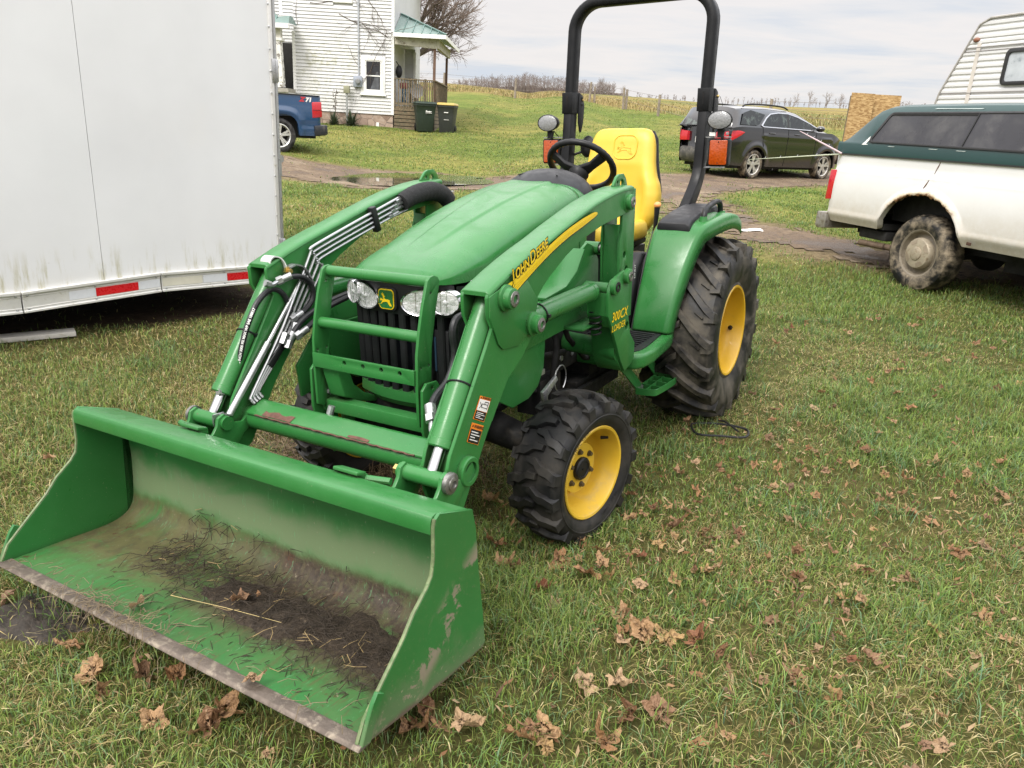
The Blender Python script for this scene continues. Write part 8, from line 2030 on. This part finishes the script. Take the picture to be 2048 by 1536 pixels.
def stick_tree(x, y, z, h):
    mb.tube([(x, y, z), (x + R.uniform(-0.2, 0.2), y, z + h * 0.55), (x + R.uniform(-0.4, 0.4), y, z + h)], [0.085, 0.05, 0.02], 3, caps=False)
    for k in range(R.randint(8, 11)):
        t = R.uniform(0.25, 0.95); a = R.uniform(0, 2 * PI); L = h * R.uniform(0.18, 0.34) * (1.15 - t * 0.6)
        p = Vector((x, y, z + h * t)); q = p + Vector((math.cos(a) * L * 0.75, 0, L * 0.7))
        mb.tube([p, q], [0.04, 0.016], 3, caps=False)
        for j in range(4):
            a2 = R.uniform(-1, 1); q2 = p.lerp(q, R.uniform(0.3, 1)); mb.tube([q2, q2 + Vector((a2 * L * 0.4, 0, L * R.uniform(0.2, 0.45)))], [0.022, 0.012], 3, caps=False)
for k in range(460):
    u = R.random(); x = -32 + 64 * u; y = 300 + R.uniform(-6, 14)
    e = float(np.interp(x, [-32, -24, -15, 0, 14, 20, 40, 48], [0.6, 3.0, 4.4, 4.9, 4.9, 3.6, 3.2, 0.8])); stick_tree(x, y, Hf(x, y) + 2.2, max(0.6, e * R.uniform(0.7, 1.12) + 1.2))
for k in range(200):
    x = R.uniform(34, 190); y = 305 + R.uniform(-5, 12); stick_tree(x, y, Hf(x, y) + 1.6, R.uniform(1.2, 3.0) * (1.3 if x > 120 else 1))
for k in range(60):
    x = R.uniform(-90, -30); y = 300 + R.uniform(-5, 12); stick_tree(x, y, Hf(x, y) + 2.0, R.uniform(1.2, 3.0))
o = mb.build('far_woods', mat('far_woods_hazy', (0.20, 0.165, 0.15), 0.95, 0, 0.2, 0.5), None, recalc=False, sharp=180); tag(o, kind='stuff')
# low scrub along the skyline so that the wood has a base
hb = MB(); ny_ = 140
for i in range(ny_):
    x = -34 + 70 * i / ny_; y = 308; e = float(np.interp(x, [-34, -24, -15, 14, 20, 36], [0.5, 2.8, 4.0, 4.3, 3.4, 3.0]))
    for j in range(7):
        xx = x + R.uniform(-0.4, 0.4); hh = e * R.uniform(0.45, 1.0); hb.sphere((xx, y + R.uniform(-1, 4), Hf(xx, y) + 1.6 + hh * 0.35), 1, 5, 4, (0.6, 0.5, hh * 0.6))
hb.v = [(x + R.uniform(-0.12, 0.12), y, z + R.uniform(-0.2, 0.25)) for x, y, z in hb.v]
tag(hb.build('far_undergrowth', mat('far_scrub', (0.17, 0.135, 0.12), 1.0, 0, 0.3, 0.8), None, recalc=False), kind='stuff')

# ------------------------------------------------------------------ dead leaves
def leaf_mesh(seed, broken=False):
    R = random.Random(seed)
    # five lobed maple outline in polar form
    lobes = [(-2.25, 0.66), (-1.66, 0.52), (-1.12, 0.88), (-0.60, 0.66), (0.0, 1.0), (0.60, 0.66), (1.12, 0.88), (1.66, 0.52), (2.25, 0.66)]
    pts = []
    for i, (a, r) in enumerate(lobes):
        r *= R.uniform(0.85, 1.1)
        if i % 2 == 0:
            pts += [(a - 0.27, r * 0.80), (a - 0.17, r * 0.78), (a - 0.12, r * 0.90), (a, r), (a + 0.12, r * 0.90), (a + 0.17, r * 0.78), (a + 0.27, r * 0.80)]
        else: pts.append((a, r))
    pts += [(2.75, 0.30), (3.14, 0.10), (-2.75, 0.30)]
    if broken:
        pts = [(a, r * (0.55 if 0.3 < a < 1.5 else 1)) for a, r in pts]
    n = len(pts); c1 = R.choice([R.uniform(0.05, 0.5), R.uniform(0.5, 1.3), R.uniform(1.3, 2.6)]); c2 = R.uniform(-1.0, 2.0); tw = R.uniform(-1.6, 1.6); ph = R.uniform(0, 6); bend = R.uniform(0.0, 0.7)
    vs = []
    for lv in (0.0, 0.34, 0.68, 1.0):
        for a, r in pts:
            x, y = r * lv * math.cos(a), r * lv * math.sin(a)
            z = c1 * 0.42 * y * y + c2 * 0.35 * x * abs(x) * 0.8 + tw * 0.35 * x * y + 0.14 * lv * math.sin(a * 4 + ph) + 0.08 * lv * math.cos(a * 9 + ph) + bend * max(0, x - 0.15) ** 1.5
            k = 1 - 0.30 * min(1, abs(z))
            vs.append((x * k, y * k, z))
    fs = []
    for i in range(3):
        for j in range(n):
            q = (j + 1) % n
            fs.append((i * n + j, i * n + q, (i + 1) * n + q, (i + 1) * n + j) if i else (j, n + j, n + q))
    # stalk
    b = len(vs); vs += [(-0.1, 0.012, 0.0), (-0.1, -0.012, 0.0), (-0.65, 0.01, 0.12 * c2), (-0.65, -0.01, 0.12 * c2)]; fs.append((b, b + 1, b + 3, b + 2))
    me = bpy.data.meshes.new('fallen_leaf'); me.from_pydata(vs, [], fs)
    for p in me.polygons: p.use_smooth = True
    return me
def leaf_mat():
    m, nt, b = nodes('dead_leaf'); co = objco(nt)
    oi = N(nt, 'ShaderNodeObjectInfo')
    base = ramp(nt, oi.outputs['Random'], [(0.0, (0.32, 0.165, 0.070)), (0.18, (0.44, 0.27, 0.135)), (0.36, (0.20, 0.095, 0.045)), (0.5, (0.50, 0.34, 0.195)), (0.64, (0.36, 0.18, 0.075)), (0.78, (0.24, 0.15, 0.095)), (0.9, (0.48, 0.31, 0.13)), (1.0, (0.24, 0.085, 0.045))])
    n = noise_n(nt, co, 3, 7, 0.7)
    c = mixc(nt, mapr(nt, n, 0.50, 0.72), base, (0.13, 0.07, 0.04))
    sp = N(nt, 'ShaderNodeSeparateXYZ'); nt.links.new(co, sp.inputs[0])
    vein = mapr(nt, mth(nt, 'ABSOLUTE', sp.outputs[1]), 0.012, 0.03, 1, 0)
    c = mixc(nt, mth(nt, 'MULTIPLY', vein, 0.5), c, (0.48, 0.32, 0.18))
    nt.links.new(c, b.inputs['Base Color']); b.inputs['Roughness'].default_value = 0.6
    tr = N(nt, 'ShaderNodeBsdfTranslucent'); nt.links.new(c, tr.inputs[0]); mx = N(nt, 'ShaderNodeMixShader'); mx.inputs[0].default_value = 0.22
    nt.links.new(b.outputs[0], mx.inputs[1]); nt.links.new(tr.outputs[0], mx.inputs[2]); nt.links.new(mx.outputs[0], nt.nodes['Material Output'].inputs[0])
    bp = N(nt, 'ShaderNodeBump'); bp.inputs['Strength'].default_value = 0.5; bp.inputs['Distance'].default_value = 0.1
    nt.links.new(noise_n(nt, co, 5, 4), bp.inputs['Height']); nt.links.new(bp.outputs[0], b.inputs['Normal'])
    return m
LM = leaf_mat(); LMS = [leaf_mesh(100 + k, k % 3 == 2) for k in range(18)]
for me in LMS: me.materials.append(LM)
def put_leaf(x, y, z, s, lab, grp=None, tilt=0.5, rnd=random):
    o = bpy.data.objects.new('fallen_leaf', LMS[rnd.randrange(len(LMS))]); COL.objects.link(o)
    o.location = (x, y, z); o.rotation_euler = (rnd.gauss(0, tilt), rnd.gauss(0, tilt), rnd.uniform(0, 2 * PI)); o.scale = (s * rnd.uniform(0.8, 1.2), s * rnd.uniform(0.6, 1.1), s * rnd.uniform(0.6, 1.2))
    return tag(o, lab, 'leaf', grp)
RL = random.Random(31)
LV = [(0.11, 3.21), (-0.08, 3.19), (-0.03, 2.75), (-0.0, 2.56), (0.15, 2.4), (0.2, 2.32), (0.34, 2.53), (0.39, 2.61), (0.24, 2.64), (0.39, 2.72), (0.42, 2.29), (0.42, 2.16), (0.41, 2.11), (0.56, 2.11), (0.65, 2.11), (0.49, 2.14), (0.37, 1.9), (0.39, 1.75), (0.48, 1.8), (0.48, 1.78), (0.28, 1.9), (0.3, 1.65), (0.33, 1.67), (0.14, 1.7), (0.07, 1.67), (-0.08, 1.69), (-0.21, 1.69), (-0.19, 1.74), (-0.78, 1.68), (-0.77, 1.73), (-0.95, 1.7), (-0.96, 1.88), (-1.07, 1.9), (-1.36, 2.03), (-1.74, 2.29), (-1.16, 1.82), (-1.23, 1.9), (0.72, 2.92), (0.76, 3.0), (0.85, 2.87), (0.83, 2.87), (0.56, 3.0), (1.09, 3.41), (0.95, 3.58), (0.89, 2.84), (0.73, 3.09), (2.69, 6.08), (2.72, 6.04), (2.28, 6.17), (2.46, 6.35), (2.66, 6.43), (3.32, 6.33), (3.4, 6.3), (2.7, 4.66), (2.78, 4.73), (2.47, 4.66), (2.99, 5.47), (3.01, 5.41), (3.62, 5.62), (3.14, 6.51), (3.58, 5.79), (2.38, 4.85), (2.04, 3.94), (2.19, 4.09), (2.43, 4.59), (1.49, 3.48), (1.5, 3.6), (1.02, 4.12), (1.04, 4.09), (1.52, 4.14), (1.09, 3.26), (1.85, 3.26), (1.5, 2.53), (1.58, 2.91), (1.84, 2.72), (1.82, 2.75), (1.13, 2.54), (1.25, 2.41), (1.22, 2.3), (1.11, 2.49), (1.56, 2.1), (1.15, 2.17), (0.82, 1.93), (0.93, 1.98), (1.01, 1.88), (1.05, 1.96), (1.24, 1.68), (1.18, 1.68), (1.12, 2.04), (1.73, 3.2), (2.22, 3.15), (2.28, 3.33), (2.3, 3.24), (2.25, 3.44), (2.08, 3.24), (2.01, 5.69), (1.52, 4.6), (3.02, 6.43), (3.32, 4.8), (0.9, 3.29), (1.2, 3.62), (-2.98, 10.52), (-2.85, 10.96), (-2.35, 10.3), (-2.64, 9.2), (-2.19, 3.51), (-2.22, 3.33), (-2.02, 3.04), (0.54, 2.69), (0.57, 2.61), (0.66, 2.51), (0.63, 2.75), (0.32, 2.8), (0.58, 3.25)]
for k in range(165):
    a = RL.random()
    LV.append((RL.uniform(0.3, 2.6), RL.uniform(1.9, 3.9)) if a < 0.55 else ((RL.uniform(-1.2, 1.6), RL.uniform(1.55, 2.6)) if a < 0.75 else (RL.uniform(1.5, 4.2), RL.uniform(3.5, 6.8))))
for k, (x, y) in enumerate(LV):
    big = k < 38
    s = RL.uniform(0.052, 0.084) if big else RL.uniform(0.026, 0.054)
    put_leaf(x, y, Hf(x, y) + RL.uniform(0.022, 0.045), s, 'dry curled brown maple leaf lying among the other fallen leaves on the lawn', 'fallen maple leaves on the lawn', 0.42, RL)
# small leaf fragments in the grass
n = 2600
xx = np.concatenate([rng.normal(1.1, 0.85, n), rng.uniform(-1.5, 3.0, n // 3)]); yy = np.concatenate([rng.normal(2.8, 0.85, n), rng.uniform(1.5, 6.0, n // 3)])
k = (yy > 1.3) & lawn_ok(xx, yy); xx, yy = xx[k], yy[k]; zz_ = H(xx, yy) + rng.uniform(0.015, 0.035, len(xx))
q = rng.uniform(0.004, 0.015, len(xx)); a = rng.uniform(0, 6.28, len(xx)); tl = rng.normal(0, 0.5, (len(xx), 2))
ca, sa = np.cos(a) * q, np.sin(a) * q
c0 = np.stack([xx, yy, zz_], -1)
u = np.stack([ca, sa, tl[:, 0] * q], -1); v = np.stack([-sa * 0.7, ca * 0.7, tl[:, 1] * q], -1)
Vt = np.stack([c0 - u - v * 0.6, c0 + u * 0.9 - v * 0.2, c0 + u * 1.5 + v * 0.5, c0 - u * 0.4 + v * 0.35], 1).reshape(-1, 3)
cc = np.array([(0.22, 0.11, 0.05), (0.34, 0.20, 0.10), (0.12, 0.065, 0.035), (0.40, 0.28, 0.16)])[rng.integers(0, 4, len(xx))]
tag(np_mesh('leaf_litter', Vt, np.arange(len(Vt)).reshape(-1, 4), None, GRASS, np.repeat(cc, 4, 0)), kind='stuff')

# ------------------------------------------------------------------ things lying on the ground and in the bucket
def bw(x, y, z): return TRM @ Vector((x, y, z))
def in_bucket_leaf(x, y, z, s, lab, rot):
    p = bw(x, y, z); put_leaf(p.x, p.y, p.z, s, lab, None, 0.25, random.Random(rot))
in_bucket_leaf(3.02, 0.075, 0.262, 0.058, 'pale brown leaf lying on the dirt in the middle of the bucket', 3)
in_bucket_leaf(2.975, 0.12, 0.262, 0.022, 'tiny leaf scrap lying behind the pale leaf in the bucket', 4)
in_bucket_leaf(3.215, -0.16, 0.272, 0.050, 'brown leaf caught on the bucket cutting edge among dry straw', 5)
in_bucket_leaf(3.278, 0.43, 0.284, 0.050, 'orange brown leaf curled over the bucket cutting edge', 6)
st = thing('straw_stalk', 'long yellow straw stalk lying across the bucket floor', 'stalk', bw(3.12, -0.05, 0.25))
p0 = bw(3.12, -0.05, 0.25); mb = MB(); mb.tube([bw(x, y, z) - p0 for x, y, z in ((3.12, -0.13, 0.258), (3.08, 0.08, 0.262), (3.05, 0.30, 0.268))], [0.0012, 0.0011, 0.0008], 5); mb.build('stalk', mat('straw_yellow', (0.40, 0.31, 0.13), 0.6), st)
# soil and rootlets in the bucket
R = random.Random(13); mb = MB(); nu, nv = 70, 34
def soil(u, v):
    y = -0.36 + 1.16 * u; x = 2.80 + 0.34 * v
    f = math.sin(PI * min(1, max(0, u))) ** 0.5 * math.sin(PI * min(1, max(0, v))) ** 0.7
    nz = noise.fractal(Vector((x * 9, y * 9, 1.3)), 0.9, 2.1, 6); n2 = noise.noise(Vector((x * 3.2, y * 2.6, 4.7)))
    fl = float(np.interp(x, [2.78, 2.80, 2.83, 2.88, 2.95, 3.30], [0.33, 0.275, 0.238, 0.226, 0.226, 0.256]))
    hh = 0.040 * f * (0.42 + 0.55 * u + 0.8 * n2) + 0.012 * nz - 0.012 - 0.02 * (1 - f)
    return (x, y, fl + hh)
mb.grid(soil, nu, nv)
sm_ = mat('damp_soil', (0.032, 0.022, 0.013), 0.9, 0, 0.35, 30, (0.080, 0.058, 0.036), 0.52, 0.68, bump=0.8, bscale=90)
o = mb.build('bucket_soil', sm_, None, sharp=180); o.matrix_world = TRM; tag(o, kind='stuff')
mb = MB(); mb2 = MB()
for k in range(900):
    u = R.random(); y = -0.45 + 1.24 * u; x = R.gauss(2.93 + 0.10 * u, 0.075); x = min(3.26, max(2.79, x))
    fl = float(np.interp(x, [2.78, 2.80, 2.83, 2.88, 2.95, 3.30], [0.34, 0.285, 0.246, 0.234, 0.236, 0.262])) + R.uniform(0.002, 0.028) * (1 if x < 3.08 else 0.25)
    a = R.uniform(0, 2 * PI); L = R.uniform(0.02, 0.09); d = Vector((math.cos(a), math.sin(a), R.gauss(0, 0.10)))
    p = Vector((x, y, fl)); m_ = p + d * L * 0.5 + Vector((R.gauss(0, 0.012), R.gauss(0, 0.012), R.gauss(0.004, 0.004))); e = p + d * L
    def cl_(v):
        v.x = min(3.28, max(2.785, v.x)); v.y = min(0.805, max(-0.805, v.y)); b_ = float(np.interp(v.x, [2.78, 2.80, 2.83, 2.88, 2.95, 3.30], [0.33, 0.272, 0.236, 0.224, 0.224, 0.254])); v.z = max(v.z, b_ + 0.002); return v
    (mb2 if R.random() < 0.05 else mb).tube([cl_(p), cl_(m_), cl_(e)], [0.0013, 0.0011, 0.0006], 4, caps=False)
# thin dark runners and rootlets nearer the edge
for k in range(150):
    y = R.uniform(-0.25, 0.80); x = R.uniform(3.04, 3.24); a = R.gauss(0.6, 1.1); L = R.uniform(0.015, 0.06); fl = float(np.interp(x, [2.95, 3.30], [0.226, 0.256])) + 0.002
    mb.tube([(x, y, fl), (x - math.cos(a) * L * 0.5, y + math.sin(a) * L * 0.5, fl + 0.003), (max(2.9, x - math.cos(a) * L), min(0.8, y + math.sin(a) * L), fl)], [0.0010, 0.0010, 0.0005], 4, caps=False)
o = mb.build('bucket_rootlets', mat('rootlets', (0.030, 0.021, 0.013), 0.9, 0, 0.3, 20), None, recalc=False); o.matrix_world = TRM; tag(o, kind='stuff')
o = mb2.build('bucket_straw', mat('rootlets_dry', (0.25, 0.18, 0.08), 0.8, 0, 0.3, 20), None, recalc=False); o.matrix_world = TRM; tag(o, kind='stuff')
mb = MB()
for k in range(210):
    y = R.gauss(-0.22, 0.14) if R.random() < 0.7 else R.uniform(-0.75, 0.8); x = R.gauss(3.275, 0.03); a = R.uniform(0, 2 * PI); L = R.uniform(0.02, 0.08); z = 0.268 + R.uniform(0, 0.022) - max(0, x - 3.30) * R.uniform(0.3, 1.2)
    mb.tube([(x, y, z), (x + math.cos(a) * L * 0.5, y + math.sin(a) * L * 0.5, z + R.uniform(-0.006, 0.018)), (x + math.cos(a) * L, y + math.sin(a) * L, z - (0.03 if x + math.cos(a) * L > 3.31 else -0.004))], [0.0011, 0.0010, 0.0006], 4, caps=False)
o = mb.build('edge_straw', mat('dry_grass_wisps', (0.16, 0.12, 0.07), 0.8, 0, 0.35, 30), None, recalc=False); o.matrix_world = TRM; tag(o, kind='stuff')
# clods of mud in front of the bucket
mb = MB()
def clod(u, v):
    a = u * 2 * PI; r = v
    rr_ = r * (0.85 + 0.35 * noise.noise(Vector((math.cos(a) * 2, math.sin(a) * 2, 3.1)))); x = -1.62 + 0.36 * rr_ * math.cos(a); y = 2.22 + 0.20 * rr_ * math.sin(a)
    return (x, y, Hf(x, y) + 0.05 * (1 - r * r) - 0.016 + 0.034 * noise.fractal(Vector((x * 14, y * 14, 0)), 1, 2, 4))
mb.grid(clod, 40, 14)
mud = mat('black_mud', (0.030, 0.024, 0.018), 0.85, 0, 0.3, 20, (0.060, 0.047, 0.035), 0.5, 0.7, bump=0.7, bscale=60)
tag(mb.build('mud', mud, None, sharp=180), kind='stuff')
# torn up hay under the front axle
n = 2600; x = rng.normal(-0.80, 0.24, n); y = rng.normal(3.66, 0.16, n); x -= (y - 3.66) * 0.9
vb = blades(n, x, y, rng.uniform(0.03, 0.10, n), rng.uniform(0.003, 0.006, n), rng.uniform(0.9, 3.2, n), np.ones(n), 'hay', z=H(x, y) + rng.uniform(0, 0.05, n), tones=(GREENS, np.array([(0.16, 0.11, 0.06), (0.11, 0.075, 0.045), (0.24, 0.18, 0.10), (0.08, 0.055, 0.035)])))
join_blades('torn_hay', [vb])
# strap, board, scrap
cp = [(1.04, 4.09), (1.16, 4.09), (1.28, 4.04), (1.33, 3.98), (1.29, 3.89), (1.17, 3.91), (1.05, 3.94), (1.03, 4.02)]
t = thing('rubber_strap', 'black rubber strap loop lying on the grass by the rear wheel', 'strap', (1.17, 4.0, Hf(1.17, 4.0)))
mb = MB(); pp = smooth_path([(x - 1.17, y - 4.0, Hf(x, y) - Hf(1.17, 4.0) + 0.034) for x, y in cp + cp[:1]], 6)[:-1]; mb.tube(pp, 0.0065, 8, closed=True); mb.build('cord', M['black'], t)
mb = MB(); mb.tube(smooth_path([(0.02, 0.09, 0.05), (0.04, 0.02, 0.075), (0.09, -0.08, 0.06)], 5), 0.006, 6); mb.build('hook', M['engine'], t)
t = thing('plank', 'pale flat board lying in the grass under the trailer edge', 'board', (-3.33, 5.08, 0.10), 0.62)
mb = MB(); mb.bx(-0.24, 0.24, -0.06, 0.06, 0.0, 0.035); mb.build('board', mat('pale_board', (0.52, 0.50, 0.45), 0.7, 0, 0.1, 12, (0.30, 0.28, 0.22), 0.55, 0.75), t, bevel=0.004)
t = thing('white_scrap', 'small white scrap lying on the muddy lane', 'litter', (3.09, 10.47, Hf(3.09, 10.47)), 0.1)
mb = MB(); mb.rings([[(x, -0.05, 0.015 + 0.01 * math.sin(x * 20)), (x, 0.05, 0.02), (x, 0.045, 0.035 + 0.01 * math.sin(x * 15)), (x, -0.045, 0.03)] for x in np.linspace(-0.16, 0.16, 8)]); mb.build('scrap', M['decal_w'], t)
# ------------------------------------------------------------------ world, sun, camera
W = bpy.data.worlds.new('World'); SC.world = W; W.use_nodes = True
nt = W.node_tree; bg = nt.nodes['Background']
SUN_EL, SUN_AZ = rad(48), rad(215)     # azimuth: clockwise from +Y
sky = N(nt, 'ShaderNodeTexSky'); sky.sky_type = 'NISHITA'; sky.sun_disc = False
sky.sun_elevation = SUN_EL; sky.sun_rotation = SUN_AZ; sky.air_density = 1.0; sky.dust_density = 2.0
tc = N(nt, 'ShaderNodeTexCoord'); sp = N(nt, 'ShaderNodeSeparateXYZ'); nt.links.new(tc.outputs['Generated'], sp.inputs[0])
zc = mth(nt, 'ADD', mth(nt, 'MAXIMUM', sp.outputs[2], 0.0), 0.055)
cx = mth(nt, 'DIVIDE', sp.outputs[0], zc); cy = mth(nt, 'DIVIDE', sp.outputs[1], zc)
cb = N(nt, 'ShaderNodeCombineXYZ'); nt.links.new(cx, cb.inputs[0]); nt.links.new(mth(nt, 'MULTIPLY', cy, 1.5), cb.inputs[1])
n1 = noise_n(nt, cb.outputs[0], 0.42, 7, 0.55, 0.5)
n2 = noise_n(nt, cb.outputs[0], 0.17, 4, 0.5, 0.3)
n3 = noise_n(nt, cb.outputs[0], 1.3, 6, 0.6, 0.6)
f = mth(nt, 'ADD', mth(nt, 'MULTIPLY', n1, 0.62), mth(nt, 'ADD', mth(nt, 'MULTIPLY', n2, 0.26), mth(nt, 'MULTIPLY', n3, 0.16)))
cl = ramp(nt, f, [(0.34, (6.1, 6.8, 7.8)), (0.42, (6.7, 7.0, 7.6)), (0.475, (7.7, 7.65, 7.8)), (0.54, (8.5, 8.1, 7.95)), (0.60, (8.1, 7.8, 7.75)), (0.68, (7.1, 7.1, 7.5))])
el = mapr(nt, sp.outputs[2], 0.16, 0.65, 1.0, 3.5)
clb = N(nt, 'ShaderNodeVectorMath', operation='SCALE'); nt.links.new(cl, clb.inputs[0]); nt.links.new(el, clb.inputs[3])
hz = mapr(nt, sp.outputs[2], 0.0, 0.07, 1, 0)
c = mixc(nt, mth(nt, 'MULTIPLY', hz, 0.55), clb.outputs[0], (7.9, 7.75, 7.85))
c = mixc(nt, 0.90, sky.outputs[0], c)
nt.links.new(c, bg.inputs[0]); bg.inputs[1].default_value = 0.112
ld = bpy.data.lights.new('sun', 'SUN'); ld.energy = 2.9; ld.angle = rad(20); ld.color = (1.0, 0.965, 0.91)
lo = bpy.data.objects.new('sun', ld); COL.objects.link(lo)
dv = Vector((math.sin(SUN_AZ) * math.cos(SUN_EL), math.cos(SUN_AZ) * math.cos(SUN_EL), math.sin(SUN_EL)))
lo.rotation_euler = dv.to_track_quat('Z', 'Y').to_euler()

cd = bpy.data.cameras.new('camera'); cam = bpy.data.objects.new('camera', cd); COL.objects.link(cam)
cd.sensor_fit = 'HORIZONTAL'; cd.sensor_width = 36.0; cd.lens = 36.0 * 1525.81 / 2048.0
cd.clip_start = 0.05; cd.clip_end = 6000
r_ = Vector((0.99831847, 0.01858484, 0.0549075)); u_ = Vector((-0.05796749, 0.3200688, 0.94561923)); f_ = Vector((0, 0.947212, -0.32060792))
cam.matrix_world = Matrix(((r_.x, u_.x, -f_.x, 0), (r_.y, u_.y, -f_.y, 0), (r_.z, u_.z, -f_.z, 1.68377), (0, 0, 0, 1)))
SC.camera = cam
SC.view_settings.view_transform = 'Standard'; SC.view_settings.look = 'None'; SC.view_settings.exposure = 0; SC.view_settings.gamma = 1
SC.cycles.max_bounces = 6; SC.cycles.transparent_max_bounces = 8
SC.cycles.use_denoising = True
